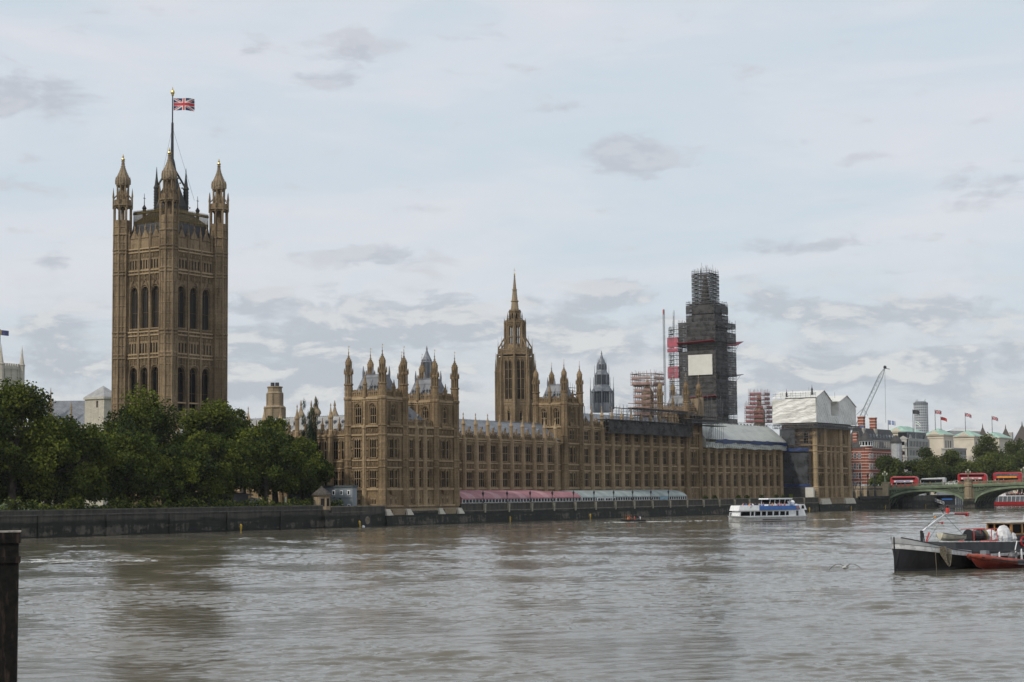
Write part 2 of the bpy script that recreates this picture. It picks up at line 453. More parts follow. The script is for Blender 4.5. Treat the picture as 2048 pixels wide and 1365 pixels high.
def quay(name):
    """river wall: dry coping, dark tidal band with weed, pale scoured patches low down"""
    m, t, b = new_mat(name)
    p = pos(t)
    sx = t.n('ShaderNodeSeparateXYZ'); t.put(sx.inputs[0], p)
    z = sx.outputs[2]
    n = t.noise(p, .5, 5, .6); big = t.noise(t.mapping(p, (.10, .10, .35)), 1.0, 5, .65)
    vert = t.noise(t.mapping(p, (.9, .9, .12)), 1.0, 5, .6)
    zz = t.math('ADD', z, t.math('MULTIPLY', t.math('SUBTRACT', big, .5), 2.6))
    dry = t.mix(t.ramp(vert, .35, .65), (.036, .034, .029), (.075, .068, .053))
    weed = t.mix(t.ramp(n, .35, .65), (.006, .008, .005), (.016, .018, .011))
    c = t.mix(t.ramp(zz, 3.0, 3.7), weed, dry)
    patch = t.math('MULTIPLY', t.ramp(t.math('ADD', t.math('MULTIPLY', big, .6), t.math('MULTIPLY', vert, .4)), .50, .56), t.math('MULTIPLY', t.ramp(zz, .7, 1.0), t.ramp(zz, 2.3, 2.7, 1, 0)))
    c = t.mix(t.math('MULTIPLY', patch, .85), c, t.mix(t.ramp(n, .4, .6), (.060, .052, .041), (.12, .105, .082)))
    t.put(b.inputs['Base Color'], c)
    b.inputs['Roughness'].default_value = .85
    br = t.n('ShaderNodeTexBrick'); cv = t.n('ShaderNodeCombineXYZ'); t.put(cv.inputs[0], sx.outputs[0]); t.put(cv.inputs[1], z)
    t.put(br.inputs['Vector'], cv.outputs[0]); br.inputs['Scale'].default_value = 1; br.inputs['Brick Width'].default_value = 1.8; br.inputs['Row Height'].default_value = .7; br.inputs['Mortar Size'].default_value = .03
    bump(t, b, t.math('ADD', t.math('MULTIPLY', br.outputs[1], -.5), n), .08)
    return m
QUAY = quay('river_wall_stone')
def water_mat():
    m, t, b = new_mat('river_water')
    p = pos(t)
    n = t.noise(t.mapping(p, (.02, .035, 1)), 1.0, 5, .6)
    t.put(b.inputs['Base Color'], t.mix(t.ramp(n, .35, .65), (.110, .098, .072), (.136, .122, .092)))
    b.inputs['Roughness'].default_value = .06
    b.inputs['IOR'].default_value = 1.333
    b.inputs['Specular IOR Level'].default_value = .5
    rp = t.mapping(p, (1, 1, 1), rot=(0, 0, -YAW))
    g = t.noise(t.mapping(p, (.012, .03, 1), (4, 2, 0)), 1.0, 4, .6)
    h = t.math('ADD', t.math('MULTIPLY', t.noise(t.mapping(rp, (3.6, 1.5, 1)), 1.0, 5, .65), .9), t.math('MULTIPLY', t.noise(t.mapping(rp, (.5, .22, 1), (9, 3, 0)), 1.0, 4, .55), 2.2))
    bump(t, b, t.math('MULTIPLY', h, t.ramp(g, .3, .7, .85, 1.15)), .022, 1.0)
    return m
WATER = water_mat()
def foamy(name, c, cover):
    m, t, b = new_mat(name); p = pos(t)
    n = t.noise(t.mapping(p, (.55, .9, 1), rot=(0, 0, -YAW)), 1.0, 7, .7, .5)
    b.inputs['Base Color'].default_value = (*c, 1); b.inputs['Roughness'].default_value = .7
    t.put(b.inputs['Alpha'], t.ramp(n, .62 - cover * .3, .80 - cover * .3, 0, .85))
    return m
FOAM = foamy('white_foam', (.60, .59, .55), .75)

# ------------------------------------------------------------------ water, ground, river walls
def build_water():
    """chop modelled as real waves; the mesh gets coarser with distance and flat sheets carry on beyond it"""
    NU, NS, U0 = 1300, 760, 56.0
    u = U0 * (np.power(900.0 / U0, np.linspace(0, 1, NU)))
    s = np.linspace(-.36, .36, NS)
    U, S = np.meshgrid(u, s, indexing='ij')
    lat = U * S
    cy, sy = math.cos(YAW), math.sin(YAW)
    X = CAM.x + U * cy + lat * sy
    Y = CAM.y + U * sy - lat * cy
    Z = np.zeros_like(X)
    rs = np.random.RandomState(5)
    du = np.gradient(u)[:, None]
    for i in range(72):
        lam = 0.5 * (7.5 / .5) ** rs.rand()
        th = YAW + math.pi + rs.normal(0, .45) + .2
        amp = .0026 * lam ** .55 * (.6 + .8 * rs.rand())
        ph = rs.rand() * 6.28
        k = 2 * math.pi / lam
        fade = np.clip(lam / (du * 2.2), 0, 1) ** 2
        arg = k * (X * math.cos(th) + Y * math.sin(th)) + ph
        sn = (np.sin(arg) + 1) * .5
        Z += amp * fade * (2.6 * sn ** 2.2 - 1)
    gust = np.zeros_like(X)
    for i in range(10):
        lx = 14 + 70 * rs.rand() ** 1.5; th = rs.rand() * 6.28; ph = rs.rand() * 6.28
        gust += np.sin(2 * math.pi / lx * (X * math.cos(th) + 1.6 * Y * math.sin(th)) + ph)
    Z *= np.clip(.95 + .22 * gust, .35, 1.75)
    # longer swells left by passing boats: (distance along the view axis, lateral, length, width, height)
    for (du0, la, ln, wd, hh, sl) in [(180, 4.5, 4.5, 1.9, .30, 1.4), (190.5, 11.6, 2.6, 1.7, .34, 1.4), (156, -18.7, 3.4, 1.3, .27, .35), (158, -14, 2, 1.1, .15, .4), (214, -60, 12, 2.2, .22, .3),
                                      (120, 30, 9, 1.4, .10, .3), (196, 34, 9, 2.2, .18, .8), (255, -20, 40, 3, .16, .2), (92, -30, 3, 1.6, .10, .2), (100, 6, 6, 1.5, .08, .3)]:
        Z += hh * np.exp(-((U - du0 - sl * (lat - la)) / wd) ** 2 - ((lat - la) / ln) ** 2)
    Z = Z + WL
    verts = np.stack([X, Y, Z], -1).reshape(-1, 3)
    idx = np.arange(NU * NS).reshape(NU, NS)
    q = np.stack([idx[:-1, :-1], idx[:-1, 1:], idx[1:, 1:], idx[1:, :-1]], -1).reshape(-1, 4)
    # flat water around the waves, a little lower so that the two never share a plane
    zf = WL - .06
    def cs(uu, ll): return (CAM.x + uu * cy + ll * sy, CAM.y + uu * sy - ll * cy, zf)
    ex = np.array([cs(-400, -900), cs(-400, 900), cs(55, 900), cs(55, -900),
                   cs(55, -900), cs(55, -.355 * 55), cs(1400, -.355 * 1400), cs(1400, -900),
                   cs(55, .355 * 55), cs(55, 900), cs(1400, 900), cs(1400, .355 * 1400),
                   cs(898, -.36 * 1400), cs(898, .36 * 1400), cs(1400, .36 * 1400), cs(1400, -.36 * 1400)])
    nv = len(verts)
    verts = np.concatenate([verts, ex]); q = np.concatenate([q, np.arange(16).reshape(4, 4) + nv])
    me = bpy.data.meshes.new('water')
    me.vertices.add(len(verts)); me.vertices.foreach_set('co', verts.astype(np.float32).ravel())
    me.loops.add(q.size); me.loops.foreach_set('vertex_index', q.astype(np.int32).ravel())
    me.polygons.add(len(q)); me.polygons.foreach_set('loop_start', np.arange(0, q.size, 4, dtype=np.int32)); me.polygons.foreach_set('loop_total', np.full(len(q), 4, dtype=np.int32))
    me.polygons.foreach_set('use_smooth', np.ones(len(q), dtype=bool))
    me.update(calc_edges=True); me.validate()
    me.materials.append(WATER)
    o = bpy.data.objects.new('water', me); col.objects.link(o)
    o['kind'] = 'structure'
build_water()

LAND = 4.9
mb = MB()       # one sheet of land behind the river walls, far enough to meet the sky
mb.poly([(-900, .2, LAND), (-3, .2, LAND), (-3, 12.5, LAND), (33, 12.5, LAND), (272, 12.5, LAND), (272, 1.5, LAND), (330, 1.5, LAND), (3000, 3, LAND), (9000, 2500, LAND), (9000, 9000, LAND), (-900, 9000, LAND)])
o = mb.build('ground', GRASS); o['kind'] = 'structure'
mb = MB(); mb.poly([(-3, -1.2, LAND + .01), (306, -1.2, LAND + .01), (306, 12.6, LAND + .01), (-3, 12.6, LAND + .01)])
o = mb.build('terrace_pavement', PAVING); o['kind'] = 'structure'
mb = MB(); mb.poly([(-900, 3.5, LAND + .008), (-15, 3.5, LAND + .008), (-15, 7.5, LAND + .008), (-900, 7.5, LAND + .008)])
o = mb.build('garden_path', PAVING); o['kind'] = 'structure'
mb = MB(); mb.poly([(306, 22, LAND + .01), (700, 18, LAND + .01), (2500, 60, LAND + .01), (2500, 84, LAND + .01), (700, 42, LAND + .01), (306, 46, LAND + .01)])
o = mb.build('embankment_road', ASPHALT); o['kind'] = 'structure'
mb = MB()
mb.quad((-900, -3.0, -1.5), (3000, -3.0, -1.5), (3000, 3, -1.5), (-900, 3, -1.5))
o = mb.build('river_bed', plain('river_mud', (.06, .05, .035), .8)); o['kind'] = 'structure'

# garden embankment wall
g_wall = thing('embankment_wall', 'long dark stone embankment wall below the garden trees with weed stains', 'wall', (-150, -1.5, 0))
mb = MB()
fr = FE(-900, -1.5)
mb.fbox(fr, 0, 873.5, -1.6, 0, -1.5, 4.55)
mb.fbox(fr, 0, 873.5, -1.5, .06, 4.75, 5.45)
for u in range(12, 873, 18): mb.fbox(fr, u, u + 1.2, 0.0, .28, -1.5, 4.5)
mb.build('wall_face', QUAY, g_wall)
mb = MB(); mb.fbox(fr, 0, 873.5, -1.7, .22, 4.55, 4.75); mb.fbox(fr, 0, 873.5, -1.2, .2, 5.45, 5.68)
mb.build('coping', plain('old_coping', (.10, .098, .085), .85, .2, .8, b_d=.03), g_wall)
# jetty corner and wall in front of the south pavilion
s_wall = thing('embankment_wall', 'stained stone river wall with round outfall between the lodge and the corner turret', 'wall', (-14, -1.5, 0))
mb = MB(); fr = FE(-26.5, -1.5)
mb.fbox(fr, 0, 24.2, -1.6, .25, -1.5, 3.9); mb.fbox(fr, 3.2, 24.2, -1.0, .1, 3.9, 5.15)
mb.fbox(fr, -.4, 1.2, -1.6, 1.0, -1.5, 4.6)
mb.build('wall_face', QUAY, s_wall)
mb = MB(); mb.fbox(fr, 3.2, 24.0, -1.1, .22, 5.15, 5.4); mb.fbox(fr, 3.4, 16, -.6, .32, 3.9, 4.0)
mb.build('coping', plain('weathered_coping', (.20, .18, .14), .85, .2, .8, b_d=.03), s_wall)
mb = MB(); c0 = (-9.6, -1.80, 1.9)
ring = [(c0[0] + .95 * math.cos(a), c0[1], c0[2] + .95 * math.sin(a)) for a in [i * math.pi / 10 for i in range(20)]]
mb.poly(ring); mb.loft([ring, [(x, y + .2, z) for (x, y, z) in ring]], cap=False)
mb.build('outfall_cover', plain('outfall_concrete', (.20, .165, .12), .9, .2, 1.2), s_wall)
mb = MB(); ring2 = [(c0[0] + 1.05 * (x - c0[0]), y + .03, c0[2] + 1.25 * (z - c0[2])) for (x, y, z) in ring]
mb.poly(ring2); mb.box(-12.6, -8.2, -1.79, -1.72, .1, 3.3)
mb.build('outfall_recess', plain('wet_dark_stone', (.016, .017, .016), .7), s_wall)

# terrace wall in front of the long ranges
t_wall = thing('terrace_wall', 'long grey river wall of the terrace with light piers under the lamps', 'wall', (150, -1.5, 0))
mb = MB(); fr = FE(31.5, -1.2)
mb.fbox(fr, 0, 239.5, -.8, 0, 3.6, 5.35)
mb.hexa([(31.5, -2.0, -1.5), (271, -2.0, -1.5), (271, 0, -1.5), (31.5, 0, -1.5), (31.5, -1.45, 3.5), (271, -1.45, 3.5), (271, 0, 3.5), (31.5, 0, 3.5)])
mb.build('wall_face', QUAY, t_wall)
mb = MB(); mb.fbox(fr, 0, 239.5, -.9, .2, 5.35, 5.6); mb.fbox(fr, 0, 239.5, -.8, .35, 3.48, 3.66)
mb.build('coping', plain('terrace_coping', (.20, .185, .15), .85, .2, .8, b_d=.03), t_wall)
TL = [42.4 + 11.9 * i for i in range(19)]
for x in TL:
    mb = MB(); mb.hexa([(x - .25, -1.75, 3.0), (x + .25, -1.75, 3.0), (x + .25, -1.2, 3.0), (x - .25, -1.2, 3.0), (x - .5, -1.75, 5.3), (x + .5, -1.75, 5.3), (x + .5, -1.1, 5.3), (x - .5, -1.1, 5.3)])
    mb.build('pier', plain('pale_pier_stone', (.30, .27, .20), .85) if x == TL[0] else bpy.data.materials['pale_pier_stone'], t_wall)
# river wall north of the palace, as far as the bridge, and beyond it
n_wall = thing('embankment_wall', 'dark river wall between the scaffolded pavilion and the green bridge', 'wall', (323, -1.5, 0))
mb = MB(); mb.box(306, 344, -1.6, 1.5, -1.5, 4.6); mb.box(306, 344, -1.9, 1.5, -1.5, 2.2); mb.build('wall_face', QUAY, n_wall)
mb = MB(); mb.box(306, 343.5, -1.75, -.8, 4.6, 5.1); mb.build('coping', bpy.data.materials['old_coping'], n_wall)
f_wall = thing('embankment_wall', 'far embankment wall seen through the bridge arches', 'wall', (600, 0, 0))
mb = MB(); mb.hexa([(356, -3, -1.5), (3000, 0, -1.5), (3000, 4, -1.5), (356, 3, -1.5), (356, -3, 5.6), (3000, 0, 5.6), (3000, 4, 5.6), (356, 3, 5.6)])
mb.build('wall_face', QUAY, f_wall)

# yellow river markers
def marker():
    t = thing('river_marker', '', 'marker post')
    mb = MB(); mb.box(-.10, .10, -.10, .10, -1.5, 1.0); mb.build('post', YELLOW, t)
    mb = MB(); mb.hexa([(-.42, -.06, .95), (.42, -.06, .95), (.42, .06, .95), (-.42, .06, .95), (-.42, -.06, 1.08), (.42, -.06, 1.08), (.42, .06, 1.08), (-.42, .06, 1.08)])
    for sgn in (-1, 1):
        mb.tube((-.3 * sgn, -.1, .6), (.3 * sgn, -.1, 1.3), .07)
    mb.lathe(0, 0, [(.2, 1.2), (.2, 1.3), (.05, 1.6)], 6); mb.build('topmark', YELLOW, t)
    return t
mk = marker()
MK = [(-57, 'yellow river marker below the garden trees', 0), (-14.2, 'leaning yellow marker with white float beside the round outfall', .12), (52.5, 'yellow river marker below the pink marquee', 0),
      (96, 'yellow river marker left of the small dark launch', 0), (258, 'yellow river marker behind the stern of the tour boat', 0), (299, 'yellow marker at the foot of the scaffolded pavilion', 0),
      (336, 'yellow marker beside the bridge abutment', 0), (384, 'yellow marker under the left bridge arch', 0)]
for i, (x, lab, tilt) in enumerate(MK):
    o = mk if i == 0 else copy_thing(mk, (0, 0, 0), 0)
    o.location = (x, -3.0, WL); o['label'] = lab; o['group'] = 'yellow markers along the river wall'
    o.rotation_euler = (0, -tilt * 1.6, 0)
mb = MB(); mb.ball((-13.2, -3.2, WL + .05), .38, 8)
tag(mb.build('float', WHITE), 'small white float beside the leaning yellow marker', 'float')

# terrace lamps
def lamp():
    t = thing('street_lamp', '', 'lamp', (0, 0, 0))
    mb = MB(); mb.lathe(0, 0, [(.22, 5.6), (.22, 6.0), (.10, 6.1), (.07, 7.4), (.14, 7.45)], 8); mb.build('post', IRON, t)
    mb = MB(); mb.lathe(0, 0, [(.16, 7.45), (.34, 8.1), (.36, 8.15), (.12, 8.45), (.04, 8.8)], 6); mb.tube((-.35, 0, 7.3), (.35, 0, 7.3), .04); mb.build('lantern', IRON, t)
    return t
lp = lamp()
names = ['first terrace lamp, at the left end of the pink marquee', 'second terrace lamp, before the pink marquee', 'third terrace lamp, before the pink marquee', 'fourth terrace lamp, before the pink marquee', 'terrace lamp at the right end of the pink marquee',
         'terrace lamp by the gap between the two marquees', 'terrace lamp near the left end of the grey green marquee', 'terrace lamp left of the middle of the grey green marquee', 'terrace lamp right of the middle of the grey green marquee', 'last terrace lamp before the right end of the grey green marquee']
for i, x in enumerate(TL[:10]):
    o = lp if i == 0 else copy_thing(lp, (0, 0, 0), 0)
    o.location = (x, -1.0, 0); o['label'] = names[i]; o['group'] = 'lamps along the terrace wall'

# ------------------------------------------------------------------ palace: windows
def window_proto(w, h, lights, transoms, arched=False, pane=GLASS, fr_mat=STONE_T):
    """stone frame with mullions, pane as sub-part; local origin bottom centre, outside is -y"""
    mb = MB()
    j = .10
    mb.box(-w / 2 - .02, -w / 2 + j, .12, .19, 0, h); mb.box(w / 2 - j, w / 2 + .02, .12, .19, 0, h)
    mb.box(-w / 2 + j, w / 2 - j, .05, .22, 0, .10)
    for i in range(1, lights):
        x = -w / 2 + w * i / lights
        mb.box(x - .05, x + .05, .10, .16, .1, h - (.3 if arched else .12))
    for t in transoms:
        mb.box(-w / 2 + j, w / 2 - j, .13, .23, t - .06, t + .06)
    if arched:
        top = arch_pts(-w / 2, w / 2, h - w * .62, h)
        for k in range(len(top) - 1):
            a, b = top[k], top[k + 1]
            mb.tube((a[0] * .93, .16, a[1] - .08), (b[0] * .93, .16, b[1] - .08), .10, 4)
        for i in range(lights):
            xa = -w / 2 + w * i / lights; xb = -w / 2 + w * (i + 1) / lights
            p = arch_pts(xa, xb, h - w * .75, h - w * .42, 3)
            for a, b in zip(p, p[1:]): mb.tube((a[0], .16, a[1]), (b[0], .16, b[1]), .055, 4)
    else:
        mb.box(-w / 2 + j, w / 2 - j, .05, .32, h - .12, h)
        for i in range(lights):       # cusped heads
            xa = -w / 2 + w * i / lights + .06; xb = -w / 2 + w * (i + 1) / lights - .06
            mb.hexa([(xa, .08, h - .55), (xa + .05, .08, h - .55), (xa + .05, .24, h - .55), (xa, .24, h - .55), (xa, .08, h - .12), ((xa + xb) / 2, .08, h - .12), ((xa + xb) / 2, .24, h - .12), (xa, .24, h - .12)])
            mb.hexa([(xb - .05, .08, h - .55), (xb, .08, h - .55), (xb, .24, h - .55), (xb - .05, .24, h - .55), ((xa + xb) / 2, .08, h - .12), (xb, .08, h - .12), (xb, .24, h - .12), ((xa + xb) / 2, .24, h - .12)])
    f = mb.build('window', fr_mat)
    mb = MB()
    if arched:
        mb.poly([(-w / 2, .30, 0), (w / 2, .30, 0)] + [(a, .30, z) for a, z in arch_pts(-w / 2, w / 2, h - w * .62, h)][::-1])
    else:
        mb.quad((-w / 2, .20, 0), (w / 2, .20, 0), (w / 2, .20, h), (-w / 2, .20, h))
    p = mb.build('pane', pane); p.parent = f
    return proto(f)
W_R1 = window_proto(2.8, 4.5, 3, [2.2])        # lower row of the ranges
W_R2 = window_proto(2.8, 4.8, 3, [2.3])        # upper row
W_R3 = window_proto(2.8, 3.1, 3, [1.5])        # third storey of the centre
W_G = window_proto(.9, 1.7, 2, [])             # ground floor lights
W_B1 = window_proto(3.4, 4.6, 4, [2.2])        # bay windows of the pavilions
W_B2 = window_proto(3.4, 5.0, 4, [2.4])
W_S1 = window_proto(2.0, 4.5, 3, [2.2]); W_S2 = window_proto(2.0, 4.9, 3, [2.4])
W_T = window_proto(1.9, 4.9, 3, [2.0], True)   # tower top stage
W_N1 = window_proto(1.5, 4.5, 2, [2.2]); W_N2 = window_proto(1.5, 4.9, 2, [2.4])

def put_win(parent, fr, u, z, pr, face):
    p = fr(u, 0, z)
    return copy_part(pr, parent, p, {'E': 0.0, 'S': -math.pi / 2}[face])

def band(mb, fr, u0, u1, za, zb, out=.18, m=2): mb.fbox(fr, u0, u1, -.3, out, za, zb, m)  # default slot is the paler copy, edge light painted in
def carved(mb, fr, u0, u1, za, zb, step=.62, n=0.0, m=0, rs=None):
    """row of sunk panels with small shields: real relief"""
    k = max(1, int((u1 - u0) / step)); w = (u1 - u0) / k
    mb.fbox(fr, u0, u1, n - .1, n + .025, za, zb, 1)  # panel ground in the darker copy, recess shade painted in
    for i in range(k):
        a = u0 + i * w
        mb.fbox(fr, a + .06, a + w * .22, n - .1, n + .16, za, zb, m)
        zc = (za + zb) / 2
        if i % 2 == 0:
            mb.hexa([fr(a + w * .4, n + .14, zc - .42), fr(a + w * .8, n + .14, zc - .42), fr(a + w * .8, n, zc - .42), fr(a + w * .4, n, zc - .42),
                     fr(a + w * .3, n + .17, zc + .35), fr(a + w * .9, n + .17, zc + .35), fr(a + w * .9, n, zc + .35), fr(a + w * .3, n, zc + .35)], m)
def parapet(mb, fr, u0, u1, z0, h, step=.55, m=0, n=-.35):
    """pierced battlement"""
    mb.fbox(fr, u0, u1, n, n + .28, z0, z0 + .30, m); mb.fbox(fr, u0, u1, n, n + .28, z0 + h * .62, z0 + h * .78, m)
    k = max(1, int((u1 - u0) / step)); w = (u1 - u0) / k
    for i in range(k):
        a = u0 + i * w
        mb.fbox(fr, a, a + w * .42, n, n + .26, z0 + .3, z0 + h * .62, m)
        mb.fbox(fr, a + w * .42, a + w, n + .06, n + .12, z0 + .3, z0 + h * .45, m)
        if i % 3 != 2: mb.fbox(fr, a + w * .05, a + w * .75, n, n + .28, z0 + h * .78, z0 + h, m)
def blind(mb, fr, ua, ub, za, zb, n=0.0, m=0):
    """wall panel beside a window: ribs, little canopy and a statue on a corbel"""
    mb.fbox(fr, ua + .12, ub - .12, n - .1, n + .02, za, zb, 1)  # niche ground takes the darker stone, its shade part of the colour
    mb.fbox(fr, ua, ua + .12, n - .05, n + .14, za, zb, m); mb.fbox(fr, ub - .12, ub, n - .05, n + .14, za, zb, m)
    uc = (ua + ub) / 2; h = zb - za
    mb.fbox(fr, ua, ub, n - .05, n + .12, za + h * .48, za + h * .53, m)
    for (z0, z1) in ((za + h * .08, za + h * .36), (za + h * .60, za + h * .86)):
        mb.hexa([fr(uc - .14, n + .3, z0), fr(uc + .14, n + .3, z0), fr(uc + .14, n, z0), fr(uc - .14, n, z0), fr(uc - .17, n + .28, z1 - .25), fr(uc + .17, n + .28, z1 - .25), fr(uc + .17, n, z1 - .25), fr(uc - .17, n, z1 - .25)], m)
        mb.fbox(fr, uc - .09, uc + .09, n, n + .22, z1 - .25, z1, m)
        mb.hexa([fr(uc - .28, n + .32, z1 + .22), fr(uc + .28, n + .32, z1 + .22), fr(uc + .28, n, z1 + .22), fr(uc - .28, n, z1 + .22), fr(uc - .05, n + .1, z1 + .7), fr(uc + .05, n + .1, z1 + .7), fr(uc + .05, n, z1 + .7), fr(uc - .05, n, z1 + .7)], m)
        mb.fbox(fr, uc - .2, uc + .2, n, n + .26, z0 - .22, z0, m)

def buttress_proto(z0, zc, ztip, r=.62):
    """half-octagon buttress with set-offs; pinnacle as sub-part; origin at wall line, ground level 0"""
    mb = MB()
    def sh(rr, za, zb, back=.3):
        pts = [(-rr, back), (-rr, -rr * .55), (-rr * .5, -rr * 1.25), (rr * .5, -rr * 1.25), (rr, -rr * .55), (rr, back)]
        mb.loft([[(x, y, za) for x, y in pts], [(x, y, zb) for x, y in pts]])
    sh(r * 1.18, z0, 9.25); sh(r * 1.30, 9.25, 9.65); sh(r, 9.65, 14.45); sh(r * 1.15, 14.45, 14.8); sh(r, 14.8, 16.2); sh(r * 1.15, 16.2, 16.55)
    if zc > 25: sh(r, 16.55, 22.5); sh(r * 1.15, 22.5, 23.0); sh(r * .95, 23.0, zc - .5)
    else: sh(r, 16.55, zc - .6)
    sh(r * 1.25, zc - .6, zc)
    for z in np.arange(10.6, zc - 1, 1.15):
        mb.box(-r * .42, r * .42, -r * 1.25 - .07, -r * 1.2, z, z + .10)
    for x in (-r * .48, r * .48): mb.box(x - .05, x + .05, -r * 1.25 - .08, -r * 1.2, 9.7, zc - .7)
    b = mb.build('buttress', STONE_T)
    mb = MB(); h = ztip - zc
    mb.lathe(0, -.1, [(r * .95, zc), (r * .95, zc + h * .12), (r * .72, zc + h * .15), (r * .72, zc + h * .50), (r * .98, zc + h * .53), (r * .98, zc + h * .57), (r * .62, zc + h * .64), (r * .34, zc + h * .76), (r * .10, zc + h * .90), (.2, zc + h * .92), (.05, ztip)], 8)
    for k in range(8):
        a = math.pi / 8 + k * math.pi / 4
        mb.tube((r * .75 * math.cos(a), -.1 + r * .75 * math.sin(a), zc + h * .15), (r * .75 * math.cos(a), -.1 + r * .75 * math.sin(a), zc + h * .52), .055, 4)
    p = mb.build('pinnacle', STONE_T); p.parent = b
    return proto(b)
BT = buttress_proto(4.9, 23.2, 30.1)
BT_C = buttress_proto(4.9, 28.0, 34.6)
BT_N = buttress_proto(4.9, 23.2, 24.2)

def turret_proto(name, zb, zc, r=1.0, mat=STONE):
    """octagonal corner turret: shaft to the ground, two open stages, ogee cap, finial, gilded vane"""
    mb = MB()
    prof = [(r * 1.18, zb), (r * 1.18, zb + 4.2), (r * 1.05, zb + 4.6)]
    z = zb + 4.6
    for s in (9.25, 14.5, 16.3, 22.4, 24.7):
        if s > z and s < zc - 2: prof += [(r * 1.02, s - .01), (r * 1.2, s + .1), (r * 1.2, s + .38), (r, s + .5)]
    prof += [(r, zc - .3), (r * 1.25, zc), (r * 1.25, zc + .5), (r, zc + .7), (r, zc + 3.4), (r * 1.2, zc + 3.6), (r * 1.2, zc + 3.95), (r * .72, zc + 4.0)]
    mb.lathe(0, 0, prof, 8)
    for k in range(8):                                   # ribs on the angles of the shaft
        a = math.pi / 8 + k * math.pi / 4
        mb.tube((r * 1.02 * math.cos(a), r * 1.02 * math.sin(a), zb + 4), (r * 1.02 * math.cos(a), r * 1.02 * math.sin(a), zc - .2), .09, 4)
        a2 = k * math.pi / 4
        for zz in (zc + .9, zc + 2.2):
            mb.tube((r * .95 * math.cos(a2), r * .95 * math.sin(a2), zz), (r * .95 * math.cos(a2), r * .95 * math.sin(a2), zz + .9), .12, 4)
    t = mb.build('corner_turret', mat)
    mb = MB()
    def stage(ra, za, zb_, core):
        mb.lathe(0, 0, [(core, za), (core, zb_)], 8)
        for k in range(8):
            a = math.pi / 8 + k * math.pi / 4
            mb.tube((ra * math.cos(a), ra * math.sin(a), za), (ra * math.cos(a), ra * math.sin(a), zb_), .15, 4)
        mb.lathe(0, 0, [(ra * 1.02, zb_ - .45), (ra * 1.22, zb_ - .05), (ra * 1.22, zb_ + .25), (ra * .8, zb_ + .3)], 8)
    stage(r * .86, zc + 3.95, zc + 6.5, r * .45)
    for k in range(8):
        a = math.pi / 8 + k * math.pi / 4
        mb.lathe(r * 1.1 * math.cos(a), r * 1.1 * math.sin(a), [(.14, zc + 6.3), (.12, zc + 7.1), (.02, zc + 7.8)], 4)
    stage(r * .70, zc + 6.7, zc + 8.7, r * .36)
    mb.lathe(0, 0, [(r * .86, zc + 8.95), (r * .80, zc + 9.3), (r * .62, zc + 9.8), (r * .36, zc + 10.25), (r * .20, zc + 10.6), (r * .32, zc + 10.75), (r * .14, zc + 10.95), (r * .1, zc + 11.5), (r * .22, zc + 11.62), (.07, zc + 11.8), (.04, zc + 12.3)], 8)
    for k in range(8):
        a = math.pi / 8 + k * math.pi / 4
        for (rr, zz) in ((.84, 9.35), (.64, 9.85), (.38, 10.3)):
            mb.ball((rr * r * math.cos(a), rr * r * math.sin(a), zc + zz), .11, 5)
    sp = mb.build('spirelet', mat); sp.parent = t
    mb = MB(); mb.tube((0, 0, zc + 12.2), (0, 0, zc + 13.4), .035, 4); mb.ball((0, 0, zc + 12.45), .14, 6); mb.box(-.02, .3, -.015, .015, zc + 13.0, zc + 13.3)
    v = mb.build('vane', GOLD); v.parent = t
    return proto(t)
TU_P = turret_proto('a', 4.9, 31.4)
TU_C = turret_proto('b', 4.9, 34.4)

def steep_roof(mb, x0, x1, y0, y1, z0, z1, inset, m=0):
    a = [(x0, y0, z0), (x1, y0, z0), (x1, y1, z0), (x0, y1, z0)]
    b = [(x0 + inset, y0 + inset, z1), (x1 - inset, y0 + inset, z1), (x1 - inset, y1 - inset, z1), (x0 + inset, y1 - inset, z1)]
    mb.hexa(a + b, m)
def cresting(mb, pts, h, step=.5, m=0):
    for (a, b) in zip(pts, pts[1:]):
        a, b = Vector(a), Vector(b); n = max(1, int((b - a).length / step))
        mb.tube(a + Vector((0, 0, .12)), b + Vector((0, 0, .12)), .07, 4, m)
        for i in range(n + 1):
            p = a.lerp(b, i / n); hh = h * (1.5 if i % 4 == 0 else 1)
            mb.tube(p, p + Vector((0, 0, hh)), .06, 3, m, .02)
def lucarne(mb, fr, u, n, z, w=.5, h=.8, m=0, md=1):
    mb.fbox(fr, u - w / 2, u + w / 2, n - 1.0, n, z, z + h, m)
    mb.hexa([fr(u - w * .6, n + .06, z + h), fr(u + w * .6, n + .06, z + h), fr(u + w * .6, n - 1, z + h), fr(u - w * .6, n - 1, z + h), fr(u - .02, n + .06, z + h + w * .8), fr(u + .02, n + .06, z + h + w * .8), fr(u + .02, n - 1, z + h + w * .8), fr(u - .02, n - 1, z + h + w * .8)], m)
    mb.fbox(fr, u - w * .32, u + w * .32, n, n + .02, z + .1, z + h * .9, md)

